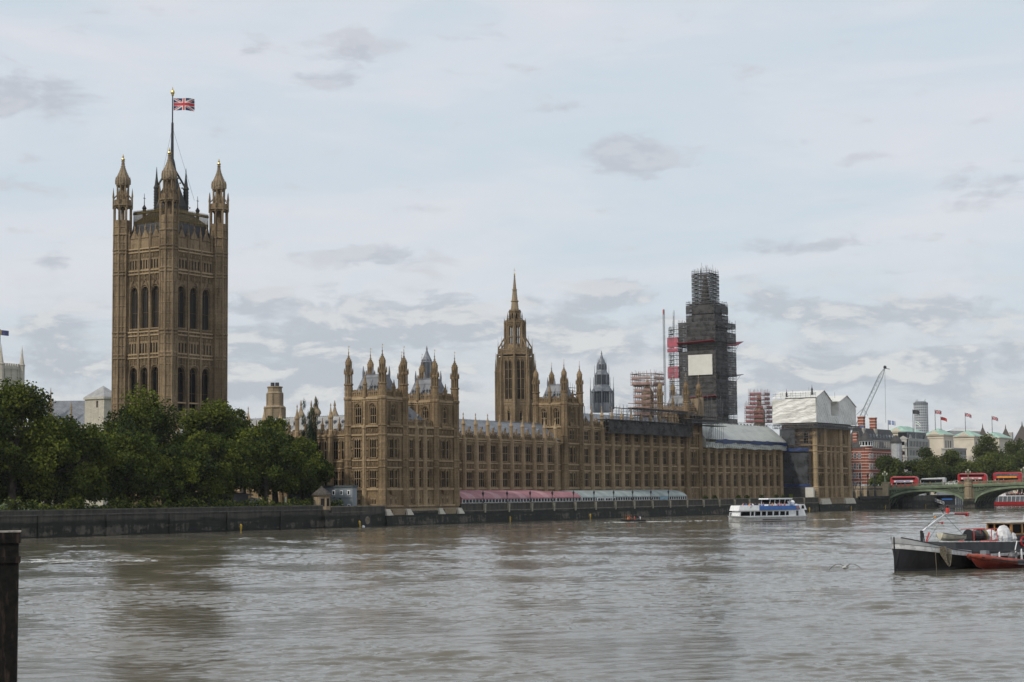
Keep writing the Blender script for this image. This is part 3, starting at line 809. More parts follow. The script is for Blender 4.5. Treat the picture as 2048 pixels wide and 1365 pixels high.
def tower_top(t, x0, x1, y0, y1, zs, zc, tu):
    """top stage of one of the river towers from string course zs to cornice zc: walls, windows, parapet, roof, four turrets"""
    E, S = FE(x0, y0), FS(x0, y0); w, d = x1 - x0, y1 - y0
    zw = zc - 6.1
    mb = MB()
    wall(mb, E, 0, w, zs, zc, [(w / 2 - .95, w / 2 + .95, zw, zw + 4.9, zw + 3.7)], .22)
    wall(mb, S, 0, d, zs, zc, [(d * .28 - .95, d * .28 + .95, zw, zw + 4.9, zw + 3.7), (d * .72 - .95, d * .72 + .95, zw, zw + 4.9, zw + 3.7)], .22)
    N_, W_ = (lambda u, n, z: (x1 + n, y0 + u, z)), (lambda u, n, z: (x0 + u, y1 + n, z))
    wall(mb, N_, 0, d, zs, zc); wall(mb, W_, 0, w, zs, zc)
    mb.quad((x0, y0, zc - .5), (x1, y0, zc - .5), (x1, y1, zc - .5), (x0, y1, zc - .5))
    for fr, L in ((E, w), (S, d), (N_, d), (W_, w)):
        band(mb, fr, 0, L, zc - .55, zc - .35, .22); band(mb, fr, 0, L, zc - .1, zc + .5, .35)
        for u in np.arange(.9, L - .6, .62): mb.fbox(fr, u, u + .3, 0, .3, zc - .35, zc - .1)
        parapet(mb, fr, .8, L - .8, zc + .5, 1.9)
    for fr, cs in ((E, [w / 2]), (S, [d * .28, d * .72])):
        for c in cs:
            for s in (-1, 1):
                for off in (1.25, 1.75): mb.fbox(fr, c + s * off - .1, c + s * off + .1, 0, .2, zw - .6, zc - .6)
            a = arch_pts(c - 1.1, c + 1.1, zw + 3.7, zw + 5.1)
            for p, q in zip(a, a[1:]): mb.tube(fr(p[0], .08, p[1]), fr(q[0], .08, q[1]), .13, 4)
            mb.fbox(fr, c - 1.3, c + 1.3, 0, .3, zw - .35, zw - .05)
    # balcony under the river window
    mb.fbox(E, w / 2 - 2.3, w / 2 + 2.3, 0, .75, zw - .5, zw - .25); parapet(mb, E, w / 2 - 2.3, w / 2 + 2.3, zw - .25, 1.1, .5, 0, .45)
    # mid buttress of the south face with canopied figure
    mb.fbox(S, d / 2 - .35, d / 2 + .35, 0, .5, zs, zc - .5); mb.lathe(*S(d / 2, .2, 0)[:2], [(.5, zc + .4), (.5, zc + 3.4), (.62, zc + 3.6), (.35, zc + 4.4), (.08, zc + 6.2), (.16, zc + 6.3), (.04, zc + 7.0)], 8)
    mb.lathe(*E(w / 2, .2, 0)[:2], [(.42, zc + .4), (.42, zc + 2.6), (.52, zc + 2.8), (.3, zc + 3.4), (.06, zc + 4.8)], 8)
    mb.build('tower_stage', [STONE, STONE_D, STONE_T], t)
    put_win(t, E, w / 2, zw, W_T, 'E')
    for u in (d * .28, d * .72): put_win(t, S, u, zw, W_T, 'S')
    mb = MB(); steep_roof(mb, x0 + .7, x1 - .7, y0 + .7, y1 - .7, zc + .2, zc + 6.0, 1.9)
    for u in (d * .25, d * .33, d * .42, d * .6, d * .68, d * .76): lucarne(mb, S, u, -1.35, zc + 2.6, .42, .6)
    for u in (w * .35, w * .65): lucarne(mb, E, u, -1.35, zc + 2.6, .42, .6)
    r = mb.build('tower_roof', [LEAD, DARK], t)
    mb = MB()
    q = [(x0 + 2.6, y0 + 2.6, zc + 6), (x1 - 2.6, y0 + 2.6, zc + 6), (x1 - 2.6, y1 - 2.6, zc + 6), (x0 + 2.6, y1 - 2.6, zc + 6), (x0 + 2.6, y0 + 2.6, zc + 6)]
    cresting(mb, q, .55, .45)
    for p in q[:4]: mb.lathe(p[0], p[1], [(.28, zc + 5.6), (.28, zc + 6.8), (.05, zc + 8.4)], 6)
    mb.build('cresting', LEAD_L, r)
    for (x, y) in ((x0, y0), (x1, y0), (x1, y1), (x0, y1)): copy_part(tu, t, (x, y, 0))

mb = MB(); lucarne(mb, FE(0, 0), 0, 0, 0, .45, .55); LUC = proto(mb.build('lucarne', [LEAD_L, DARK]))
def river_range(t, xs, yw, rows, zpar, bt, xa, xb, ground=True, cornice=True, skip_pin=()):
    """a run of bays between buttresses at xs on the wall line yw, from xa to xb"""
    E = FE(0, yw); ops = []
    cs = [(a + b) / 2 for a, b in zip(xs, xs[1:])]
    for c in cs:
        for (z0, z1, pr) in rows: ops.append((c - 1.4, c + 1.4, z0, z1))
        if ground: ops += [(c - 1.35, c - .45, 5.9, 7.6), (c + .45, c + 1.35, 5.9, 7.6)]
    mb = MB()
    wall(mb, E, xa, xb, LAND, zpar, ops, .22)
    for (za, zb, o) in ((9.15, 9.6, .22), (14.4, 14.75, .2), (16.2, 16.5, .2), (LAND, 5.4, .3)): band(mb, E, xa, xb, za, zb, o)
    band(mb, E, xa, xb, zpar - .75, zpar - .45, .25); band(mb, E, xa, xb, zpar - .2, zpar + .12, .38)
    if len(rows) > 2: band(mb, E, xa, xb, 22.45, 22.9, .25)
    for a, b in zip(xs, xs[1:]):
        carved(mb, E, a + .7, b - .7, 14.8, 16.15); carved(mb, E, a + .7, b - .7, zpar - .45, zpar - .22, .4)
        if len(rows) > 2: carved(mb, E, a + .7, b - .7, 22.95, 23.7, .6)
        c = (a + b) / 2
        for (z0, z1, pr) in rows:
            blind(mb, E, a + .72, c - 1.52, z0, z1 + .1); blind(mb, E, c + 1.52, b - .72, z0, z1 + .1)
            mb.fbox(E, c - 1.5, c + 1.5, 0, .2, z0 - .22, z0); mb.fbox(E, c - 1.5, c + 1.5, 0, .22, z1, z1 + .18)
        parapet(mb, E, a + .6, b - .6, zpar + .12, 1.55)
        mb.lathe(c, yw + .15, [(.34, zpar + 1.5), (.34, zpar + 2.2), (.42, zpar + 2.3), (.06, zpar + 3.4)], 6)
        for s in (-1.1, 1.1): mb.lathe(c + s, yw + .15, [(.2, zpar + 1.5), (.2, zpar + 1.9), (.03, zpar + 2.5)], 4)
    mb.build('wall', [STONE, STONE_D, STONE_T], t)
    for c in cs:
        for (z0, z1, pr) in rows: put_win(t, E, c, z0, pr, 'E')
        if ground:
            for s in (-.9, .9): put_win(t, E, c + s, 5.9, W_G, 'E')
    for x in xs: copy_part(bt, t, (x, yw, 0))
def range_roof(t, x0, x1, yw, z0, yr, zr, xs, mat=LEAD):
    mb = MB()
    mb.add([(x0, yw + .6, z0), (x1, yw + .6, z0), (x1, yr, zr), (x0, yr, zr), (x0, yr + 6, z0), (x1, yr + 6, z0)], [(0, 1, 2, 3), (3, 2, 5, 4), (0, 3, 4), (1, 5, 2)])
    r = mb.build('roof', mat, t)
    mb = MB(); E = FE(0, yw)
    k = (zr - z0) / (yr - yw - .6)
    for a, b in zip(xs, xs[1:]):
        c = (a + b) / 2
        for (uu, tt) in ((c, .50), (c - 1.4, .22), (c + 1.4, .22)):
            yy = .6 + tt * (yr - yw - .6)
            copy_part(LUC, r, (uu, yw + yy - .12, z0 + tt * (zr - z0) - .1))
    mb = MB(); cresting(mb, [(x0, yr, zr), (x1, yr, zr)], .35, .6); mb.build('cresting', LEAD_L, r)

# ------------------------------------------------------------------ south pavilion
sp = thing('palace_pavilion', 'honey stone corner pavilion with two turreted towers nearest on the river front', 'building', (15, 6, LAND))
E, S = FE(0, 0), FS(-1, 0)
x0, xe = -1.0, 30.8
ops = []
bay_e = [3.55, 26.2]; mid_e = [11.3, 14.85, 18.4]
for c in bay_e: ops += [(c - 1.7, c + 1.7, 9.65, 14.25), (c - 1.7, c + 1.7, 16.9, 21.9), (c - 1.5, c - .6, 5.6, 7.3), (c + .6, c + 1.5, 5.6, 7.3)]
for c in mid_e: ops += [(c - .75, c + .75, 9.7, 14.2), (c - .75, c + .75, 16.95, 21.85), (c - .45, c + .45, 5.6, 7.3)]
mb = MB()
wall(mb, E, x0, xe, LAND, 25.0, ops, .22)
sy_ = [3.0, 7.7]
wall(mb, S, 0, 11.5, LAND, 25.0, [o for c in sy_ for o in ((c - 1.0, c + 1.0, 9.7, 14.2), (c - 1.0, c + 1.0, 16.95, 21.85), (c - .9, c + .9, 5.6, 7.3))], .22)
mb.quad((xe, 0, LAND), (xe, 13, LAND), (xe, 13, 25), (xe, 0, 25)); mb.quad((x0, 11.5, LAND), (xe, 11.5, LAND), (xe, 11.5, 25), (x0, 11.5, 25))
mb.quad((x0, 0, 24.9), (xe, 0, 24.9), (xe, 11.5, 24.9), (x0, 11.5, 24.9))
for fr, a, b in ((E, x0, xe), (S, 0, 11.5)):
    for (za, zb, o) in ((9.0, 9.55, .3), (14.4, 14.75, .22), (16.2, 16.55, .22), (22.4, 22.85, .3), (24.5, 24.95, .4), (LAND, 5.35, .5)): band(mb, fr, a, b, za, zb, o)
for (a, b) in ((.3, 6.8), (9.3, 13), (13.2, 16.6), (16.8, 20.3), (22.9, 29.5)):
    carved(mb, E, a, b, 14.8, 16.15); carved(mb, E, a, b, 22.9, 24.45, .7)
for (a, b) in ((1.2, 5.0), (6.0, 9.8)):
    carved(mb, S, a, b, 14.8, 16.15); carved(mb, S, a, b, 22.9, 24.45, .7)
for c in mid_e:
    for (za, zb) in ((9.7, 14.2), (16.95, 21.9)):
        blind(mb, E, c - 1.55, c - .9, za, zb); blind(mb, E, c + .9, c + 1.55, za, zb)
for c in sy_:
    for (za, zb) in ((9.7, 14.2), (16.95, 21.9)):
        blind(mb, S, c - 1.85, c - 1.15, za, zb); blind(mb, S, c + 1.15, c + 1.85, za, zb)
        mb.fbox(S, c - 1.2, c + 1.2, 0, .2, za - .22, za)
for c in bay_e:
    for (za, zb) in ((9.65, 14.25), (16.9, 21.9)):
        mb.fbox(E, c - 1.9, c + 1.9, 0, .25, za - .2, za); mb.fbox(E, c - 1.9, c + 1.9, 0, .25, zb, zb + .2)
        blind(mb, E, c - 2.5, c - 1.85, za, zb); blind(mb, E, c + 1.85, c + 2.5, za, zb)
        mb.fbox(E, c - .13, c + .13, -.2, .22, za, zb)
    mb.hexa([E(c - 1.2, .35, 7.9), E(c + 1.2, .35, 7.9), E(c + 1.2, 0, 7.9), E(c - 1.2, 0, 7.9), E(c - 2, .8, 9.0), E(c + 2, .8, 9.0), E(c + 2, 0, 9.0), E(c - 2, 0, 9.0)])
parapet(mb, E, 9.2, 20.5, 24.95, 1.7)
for c in mid_e: mb.fbox(E, c - .1, c + .1, 0, .12, 7.6, 8.8)
mb.build('wall', [STONE, STONE_D, STONE_T], sp)
for c in bay_e: put_win(sp, E, c, 9.65, W_B1, 'E'); put_win(sp, E, c, 16.9, W_B2, 'E'); put_win(sp, E, c - 1.05, 5.6, W_G, 'E'); put_win(sp, E, c + 1.05, 5.6, W_G, 'E')
for c in mid_e: put_win(sp, E, c, 9.7, W_N1, 'E'); put_win(sp, E, c, 16.95, W_N2, 'E'); put_win(sp, E, c, 5.6, W_G, 'E')
for c in sy_: put_win(sp, S, c, 9.7, W_S1, 'S'); put_win(sp, S, c, 16.95, W_S2, 'S'); put_win(sp, S, c - .45, 5.6, W_G, 'S'); put_win(sp, S, c + .45, 5.6, W_G, 'S')
BT_P = buttress_proto(4.9, 24.8, 28.0, .55)
for x in (13.05, 16.65): copy_part(BT_P, sp, (x, 0, 0))
b_ = copy_part(BT_P, sp, (-1, 5.35, 0), -math.pi / 2)
mb = MB(); steep_roof(mb, 8.6, 21.2, .8, 10.5, 25.2, 30.6, 4.4)
for u in (11.0, 14.5, 18): lucarne(mb, E, u, -2.6, 26.8, .7, .8)
mb.build('roof', [LEAD, DARK], sp)
tower_top(sp, -1.0, 8.1, 0, 10.3, 24.9, 31.4, TU_P)
tower_top(sp, 21.6, 30.8, 0, 10.3, 24.9, 31.4, TU_P)
# battered foot of the pavilion standing in the river, with pale boat-shaped blocks
pl = thing('river_plinth', 'stepped stone foot with pale blocks below the corner pavilion', 'wall', (15, -1, 0))
mb = MB()
mb.hexa([(-2.3, -2.6, -1.5), (32.2, -2.6, -1.5), (32.2, .3, -1.5), (-2.3, .3, -1.5), (-2.3, -2.0, 2.9), (32.2, -2.0, 2.9), (32.2, .3, 2.9), (-2.3, .3, 2.9)])
mb.box(-2.3, 31.5, -1.4, .3, 2.9, 3.9)
mb.build('wall_face', QUAY, pl)
mb = MB(); mb.box(-1.9, 31.6, -1.0, .3, 3.9, 4.5); mb.box(-1.8, 31.4, -.7, .3, 4.5, 5.0); mb.build('stone_course', STONE_G, pl)
for (a, b) in ((-2.0, .4), (6.7, 9.0), (20.8, 23.0), (29.4, 31.8)):
    mb = MB(); mb.hexa([(a - .1, -2.2, 2.9), (b + .1, -2.2, 2.9), (b + .1, -.6, 2.9), (a - .1, -.6, 2.9), (a + .35, -1.5, 4.4), (b - .35, -1.5, 4.4), (b - .35, -.6, 4.4), (a + .35, -.6, 4.4)])
    mb.build('cutwater', STONE_P, pl)
for c in bay_e:
    mb = MB(); mb.hexa([(c - 2.4, -1.6, 2.95), (c + 2.4, -1.6, 2.95), (c + 2.4, -.5, 2.95), (c - 2.4, -.5, 2.95), (c - 2.8, -1.7, 4.2), (c + 2.8, -1.7, 4.2), (c + 2.8, -.5, 4.2), (c - 2.8, -.5, 4.2)])
    mb.build('bay_footing', STONE_G, pl)

# ------------------------------------------------------------------ ranges and centre
R2 = [(9.75, 14.25, W_R1), (16.9, 21.7, W_R2)]
sr = thing('palace_range', 'two-storey river range behind the pink marquee with grey plate roof and pinnacles', 'building', (70, 14, LAND))
xs = [34.2 + 6.16 * i for i in range(12)]
river_range(sr, xs, 12, R2, 23.0, BT, 30.9, 104.9)
range_roof(sr, 31, 106, 12, 23.6, 19, 28.6, xs)
ce = thing('palace_range', 'three-storey middle range of the river front with two towers and dark sheeting under its eaves', 'building', (153, 14, LAND))
R3 = R2 + [(23.9, 27.0, W_R3)]
xc = [123.9 + 6.49 * i for i in range(10)]
river_range(ce, [117.5] + xc + [188.8], 12, R3, 27.9, BT_C, 116, 188.3)
range_roof(ce, 116, 189, 12, 28.4, 18.5, 32.4, [117.5] + xc)
def centre_tower(x0, x1):
    y0, y1 = 11.4, 21.2; w = x1 - x0
    E, S = FE(x0, y0), FS(x0, y0)
    mb = MB(); c = w / 2
    ops = [(c - 1.7, c + 1.7, 9.65, 14.25), (c - 1.7, c + 1.7, 16.9, 21.9), (c - 1.4, c + 1.4, 23.9, 27.0), (c - 1.4, c - .5, 5.9, 7.6), (c + .5, c + 1.4, 5.9, 7.6)]
    wall(mb, E, 0, w, LAND, 27.9, ops, .22); wall(mb, S, 0, y1 - y0, LAND, 27.9); mb.quad((x1, y0, LAND), (x1, y1, LAND), (x1, y1, 28), (x1, y0, 28))
    for fr, L in ((E, w), (S, y1 - y0)):
        for (za, zb, o) in ((9.15, 9.6, .25), (14.4, 14.75, .22), (16.2, 16.5, .22), (22.45, 22.95, .3), (27.4, 27.95, .4)): band(mb, fr, 0, L, za, zb, o)
        carved(mb, fr, 1, L - 1, 14.8, 16.15); carved(mb, fr, 1, L - 1, 22.98, 23.75)
    for (za, zb) in ((9.65, 14.25), (16.9, 21.9), (23.9, 27.0)):
        blind(mb, E, c - 2.6, c - 1.9, za, zb); blind(mb, E, c + 1.9, c + 2.6, za, zb); mb.fbox(E, c - .13, c + .13, -.2, .2, za, zb)
    mb.build('tower_wall', [STONE, STONE_D, STONE_T], ce)
    put_win(ce, E, c, 9.65, W_B1, 'E'); put_win(ce, E, c, 16.9, W_B2, 'E'); put_win(ce, E, c, 23.9, W_R3, 'E'); put_win(ce, E, c - .95, 5.9, W_G, 'E'); put_win(ce, E, c + .95, 5.9, W_G, 'E')
    tower_top(ce, x0, x1, y0, y1, 27.9, 34.4, TU_C)
centre_tower(106.6, 115.9); centre_tower(188.0, 197.6)
nr = thing('palace_range', 'two-storey river range under the white sheeted temporary roof', 'building', (235, 14, LAND))
xn = [204.9 + 6.22 * i for i in range(11)]
river_range(nr, [198.8] + xn, 12, R2, 23.0, BT_N, 197.6, 271)

# ------------------------------------------------------------------ north pavilion
npv = thing('palace_pavilion', 'stone corner pavilion beside the bridge under white sheeted scaffold', 'building', (288, 6, LAND))
E, S = FE(0, 0), FS(271.2, 0)
x0, xe = 271.2, 305.6
mb = MB(); ops = []
bay_n = [276.3, 300.6]; mid_n = [284.2, 288.4, 292.6]
for c in bay_n: ops += [(c - 1.7, c + 1.7, 9.65, 14.25), (c - 1.7, c + 1.7, 16.9, 21.9), (c - 1.5, c - .6, 5.9, 7.6), (c + .6, c + 1.5, 5.9, 7.6), (c - .95, c + .95, 25.6, 30.3)]
for c in mid_n: ops += [(c - .75, c + .75, 9.7, 14.2), (c - .75, c + .75, 16.95, 21.85), (c - .45, c + .45, 5.9, 7.6)]
wall(mb, E, x0, xe, LAND, 32.5, ops, .22)
wall(mb, S, 0, 13, LAND, 32.5, [o for c in (3.4, 9.2) for o in ((c - 1, c + 1, 9.7, 14.2), (c - 1, c + 1, 16.95, 21.85), (c - 1, c + 1, 25.5, 30))], .22)
mb.quad((xe, 0, LAND), (xe, 13, LAND), (xe, 13, 32), (xe, 0, 32)); mb.quad((x0, 13, LAND), (xe, 13, LAND), (xe, 13, 32), (x0, 13, 32)); mb.quad((x0, 0, 32.4), (xe, 0, 32.4), (xe, 13, 32.4), (x0, 13, 32.4))
for fr, a, b in ((E, x0, xe), (S, 0, 13)):
    for (za, zb, o) in ((9.0, 9.55, .3), (14.4, 14.75, .22), (16.2, 16.55, .22), (22.4, 22.85, .3), (24.5, 24.95, .4), (LAND, 5.35, .5)): band(mb, fr, a, b, za, zb, o)
for (a, b) in ((272.5, 280), (282, 286), (286.4, 290.4), (290.8, 295), (297, 304)):
    carved(mb, E, a, b, 14.8, 16.15); carved(mb, E, a, b, 22.9, 24.45, .7)
for c in mid_n:
    for (za, zb) in ((9.7, 14.2), (16.95, 21.9)): blind(mb, E, c - 1.6, c - .95, za, zb); blind(mb, E, c + .95, c + 1.6, za, zb)
for c in bay_n:
    for (za, zb) in ((9.65, 14.25), (16.9, 21.9)): blind(mb, E, c - 2.6, c - 1.85, za, zb); blind(mb, E, c + 1.85, c + 2.6, za, zb); mb.fbox(E, c - .13, c + .13, -.2, .22, za, zb)
mb.build('wall', [STONE, STONE_D, STONE_T], npv)
for c in bay_n: put_win(npv, E, c, 9.65, W_B1, 'E'); put_win(npv, E, c, 16.9, W_B2, 'E'); put_win(npv, E, c - 1.05, 5.9, W_G, 'E'); put_win(npv, E, c + 1.05, 5.9, W_G, 'E'); put_win(npv, E, c, 25.6, W_T, 'E')
for c in mid_n: put_win(npv, E, c, 9.7, W_N1, 'E'); put_win(npv, E, c, 16.95, W_N2, 'E'); put_win(npv, E, c, 5.9, W_G, 'E')
for c in (3.4, 9.2): put_win(npv, S, c, 9.7, W_S1, 'S'); put_win(npv, S, c, 16.95, W_S2, 'S'); put_win(npv, S, c, 25.5, W_T, 'S')
for x in (271.6, 280.6, 296.3, 305.2):
    mb = MB(); mb.lathe(x, 0, [(1.2, LAND), (1.2, 9), (1.3, 9.3), (1.0, 9.6), (1.0, 14.4), (1.15, 14.6), (1.0, 14.8), (1.0, 16.2), (1.15, 16.4), (1.0, 16.6), (1.0, 22.4), (1.2, 22.7), (1.0, 23), (1.0, 24.5), (1.2, 24.8), (1, 25), (1, 32)], 8)
    mb.build('corner_turret', STONE_T, npv)
for x in (286.3, 290.5): copy_part(BT_P, npv, (x, 0, 0), 0, False)
pl2 = thing('river_plinth', 'pale stepped stone foot below the scaffolded pavilion', 'wall', (288, -1, 0))
mb = MB()
mb.hexa([(270, -2.6, -1.5), (308, -2.6, -1.5), (308, .3, -1.5), (270, .3, -1.5), (270, -2.0, 3.0), (307, -2.0, 3.0), (307, .3, 3.0), (270, .3, 3.0)])
mb.build('wall_face', QUAY, pl2)
mb = MB(); mb.box(270.2, 306.6, -1.1, .3, 3.0, 5.1); mb.build('stone_course', STONE_G, pl2)
for (a, b) in ((272.5, 281), (296.5, 305.8)):
    mb = MB(); mb.hexa([(a - .4, -2.3, 2.9), (b + .4, -2.3, 2.9), (b + .4, -.6, 2.9), (a - .4, -.6, 2.9), (a, -1.6, 5.0), (b, -1.6, 5.0), (b, -.6, 5.0), (a, -.6, 5.0)])
    mb.build('cutwater', STONE_P, pl2)

# ------------------------------------------------------------------ south front (set back, behind the trees)
sf = thing('palace_range', 'south front of the palace with sunlit pale lead roof half hidden by the garden trees', 'building', (6, 45, LAND))
S = FS(6, 11)
mb = MB(); ops = []
bays = [(10.2 - 5.4 + 5.42 * i) for i in range(12)]
cs = []
for b in bays:
    for c in (b - 4.0, b - 1.45): 
        if c > .3: cs.append(c)
for c in cs: ops += [(c - .75, c + .75, 9.75, 14.2), (c - .75, c + .75, 16.9, 21.6), (c - .45, c + .45, 5.9, 7.6)]
wall(mb, S, 0, 66, LAND, 23.0, ops, .22)
for (za, zb, o) in ((9.15, 9.6, .22), (14.4, 14.75, .2), (16.2, 16.5, .2), (22.2, 22.5, .25), (22.75, 23.1, .38)): band(mb, S, 0, 66, za, zb, o)
for b in bays:
    a = max(.3, b - 4.9); carved(mb, S, a, b - .5, 14.8, 16.15)
    parapet(mb, S, a, b - .5, 23.1, 1.6); c = b - 2.72
    if c > .3: 
        blind(mb, S, c - .4, c + .4, 9.8, 14.2); blind(mb, S, c - .4, c + .4, 16.9, 21.7)
        mb.lathe(6, 11 + c, [(.45, 24.4), (.45, 25.6), (.52, 25.7), (.2, 26.2), (.06, 27.6)], 4)
mb.build('wall', [STONE, STONE_D, STONE_T], sf)
for c in cs:
    for z, pr in ((9.75, W_N1), (16.9, W_N2)): put_win(sf, S, c, z, pr, 'S')
    if c < 20: put_win(sf, S, c, 5.9, W_G, 'S')
BT_S = buttress_proto(4.9, 23.2, 31.2, .72)
for b in bays: copy_part(BT_S, sf, (6, 11 + b, 0), -math.pi / 2)
mb = MB()
mb.add([(6.6, 11, 23.5), (6.6, 77, 23.5), (13, 77, 28.2), (13, 11, 28.2), (22, 11, 23.5), (22, 77, 23.5)], [(0, 1, 2, 3), (3, 2, 5, 4), (0, 3, 4), (1, 2, 5)])
r = mb.build('roof', LEAD_P, sf)
for u in np.arange(2, 36, 2.6): copy_part(LUC, r, S(u, -4.1, 26.2), -math.pi / 2)
mb = MB(); cresting(mb, [(13, 11, 28.2), (13, 77, 28.2)], .4, .6); mb.build('cresting', LEAD_L, r)
# court turrets behind that roof
for (x, y, zt, rr) in ((30, 33, 33.2, .8), (32, 40, 33.6, 1.0), (34, 48, 35.0, 1.2), (37, 52, 34.2, .8), (40, 58, 34.6, .9)):
    mb = MB(); mb.lathe(x, y, [(rr, 18), (rr, zt - 5), (rr * 1.25, zt - 4.8), (rr * 1.2, zt - 4.2), (rr * .6, zt - 3), (rr * .2, zt - 1.6), (rr * .4, zt - 1.5), (.05, zt)], 8)
    mb.build('court_turret', STONE_G, sf)

# ------------------------------------------------------------------ great square tower
vt = thing('square_tower', 'huge square stone tower with four corner turrets and a flagstaff rising behind the trees', 'tower', (20, 89, LAND))
VX, VY, VW, VD = 10.0, 80.3, 20.5, 17.4
E, S = FE(VX, VY), FS(VX, VY)
RT = 2.55
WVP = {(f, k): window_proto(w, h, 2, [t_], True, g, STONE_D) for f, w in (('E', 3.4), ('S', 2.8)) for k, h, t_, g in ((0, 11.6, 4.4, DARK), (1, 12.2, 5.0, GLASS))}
STR = [(33.5, .2), (46.0, .35), (47.0, .25), (52.2, .3), (53.2, .4), (69.4, .35), (70.3, .3), (75.5, .35), (76.4, .4)]
mb = MB()
def vface(fr, L, detail=True):
    cs = [L / 2 - 5.1, L / 2, L / 2 + 5.1] if L > 19 else [L / 2 - 4.0, L / 2, L / 2 + 4.0]
    hw, so = (1.7, 1.25) if L > 19 else (1.4, .98)
    ops = []
    for c in cs:
        ops += [(c - hw, c + hw, 54.4, 66.0, 63.6), (c - hw, c + hw, 31.4, 43.6, 41.2)]
        for k in range(4):
            u = c - 1.5 * so + k * so
            ops += [(u - .27 * so, u + .27 * so, 70.95, 73.4, None, .35), (u - .27 * so, u + .27 * so, 47.5, 50.2, None, .35)]
    wall(mb, fr, 0, L, LAND, 79.0, ops, 1.1)
    for (z, o) in STR: mb.fbox(fr, 0, L, -.4, o, z, z + .38, 2)
    for z in np.arange(44.3, 45.9, .8): carved(mb, fr, 2.2, L - 2.2, z, z + .6, .7)
    carved(mb, fr, 2.2, L - 2.2, 46.4, 46.95, .5); carved(mb, fr, 2.2, L - 2.2, 52.55, 53.15, .6); carved(mb, fr, 2.2, L - 2.2, 69.75, 70.25, .5)
    carved(mb, fr, 2.2, L - 2.2, 75.9, 76.35, .5); carved(mb, fr, 2.2, L - 2.2, 74.0, 75.3, .8); carved(mb, fr, 2.2, L - 2.2, 50.9, 52.0, .8); carved(mb, fr, 2.2, L - 2.2, 67.6, 69.2, .7)
    for c in cs:
        for (zs, zt, zb) in ((63.6, 66.0, 54.4), (41.2, 43.6, 31.4)):
            a = arch_pts(c - hw - .25, c + hw + .25, zs, zt + .55)
            for p, q in zip(a, a[1:]): mb.tube(fr(p[0], .15, p[1]), fr(q[0], .15, q[1]), .22, 4)
            if zt > 60:    # ogee hood rising to a finial
                for s in (-1, 1): mb.path([fr(c + s * (hw + .25), .2, zs + 1.2), fr(c + s * .7, .25, zt + .9), fr(c + s * .18, .25, zt + 1.7), fr(c, .25, zt + 3.2)], .16, 4)
                mb.ball(fr(c, .25, zt + 3.2), .3, 6)
            mb.fbox(fr, c - hw - .25, c + hw + .25, 0, .35, zb - .4, zb)
            for s in (-1, 1): mb.tube(fr(c + s * (hw + .25), .12, zb), fr(c + s * (hw + .25), .12, zs), .17, 5)
    for u in [(a + b) / 2 for a, b in zip(cs, cs[1:])] + []:
        mb.hexa([fr(u - .28, .45, 46.0), fr(u + .28, .45, 46.0), fr(u + .28, 0, 46.0), fr(u - .28, 0, 46.0), fr(u - .24, .4, 77), fr(u + .24, .4, 77), fr(u + .24, 0, 77), fr(u - .24, 0, 77)])
        mb.fbox(fr, u - .3, u + .3, 0, .5, LAND, 46)
    # pierced parapet with gables and pinnacles
    parapet(mb, fr, 2.0, L - 2.0, 76.8, 3.4, .8, 0, -.3)
    for c in cs:
        mb.add([fr(c - 1.5, .15, 79.6), fr(c + 1.5, .15, 79.6), fr(c, .15, 82.2), fr(c - 1.5, -.25, 79.6), fr(c + 1.5, -.25, 79.6), fr(c, -.25, 82.2)], [(0, 1, 2), (3, 5, 4), (0, 2, 5, 3), (1, 4, 5, 2), (0, 3, 4, 1)])
        x, y, _ = fr(c, 0, 0); mb.lathe(x, y, [(.25, 81.8), (.35, 82.6), (.1, 83.2), (.04, 84.2)], 6)
    for u in [(a + b) / 2 for a, b in zip(cs, cs[1:])] + [cs[0] - 2.05, cs[-1] + 2.05]:
        x, y, _ = fr(u, .1, 0); mb.lathe(x, y, [(.42, 76.5), (.42, 80.4), (.5, 80.6), (.3, 81.2), (.06, 83.3)], 6)
    return cs
cE = vface(E, VW); cS = vface(S, VD)
N_ = lambda u, n, z: (VX + VW + n, VY + u, z)
Wf = lambda u, n, z: (VX + u, VY + VD + n, z)
wall(mb, N_, 0, VD, LAND, 79); wall(mb, Wf, 0, VW, LAND, 79)
parapet(mb, N_, 2, VD - 2, 76.8, 3.4, .8); parapet(mb, Wf, 2, VW - 2, 76.8, 3.4, .8)
mb.quad((VX, VY, 77), (VX + VW, VY, 77), (VX + VW, VY + VD, 77), (VX, VY + VD, 77))
mb.build('wall', [STONE_V, STONE_D, STONE_T], vt)
for fr, cs in ((E, cE), (S, cS)):
    for c in cs:
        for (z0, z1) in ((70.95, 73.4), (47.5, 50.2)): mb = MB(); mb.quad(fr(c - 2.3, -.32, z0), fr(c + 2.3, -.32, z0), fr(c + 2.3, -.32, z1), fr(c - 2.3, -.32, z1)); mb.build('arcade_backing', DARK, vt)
for fr, cs, f in ((E, cE, 'E'), (S, cS, 'S')):
    for c in cs:
        for pr, z in ((WVP[f, 0], 54.4), (WVP[f, 1], 31.4)):
            p = fr(c, -.55, z); copy_part(pr, vt, p, 0 if f == 'E' else -math.pi / 2)
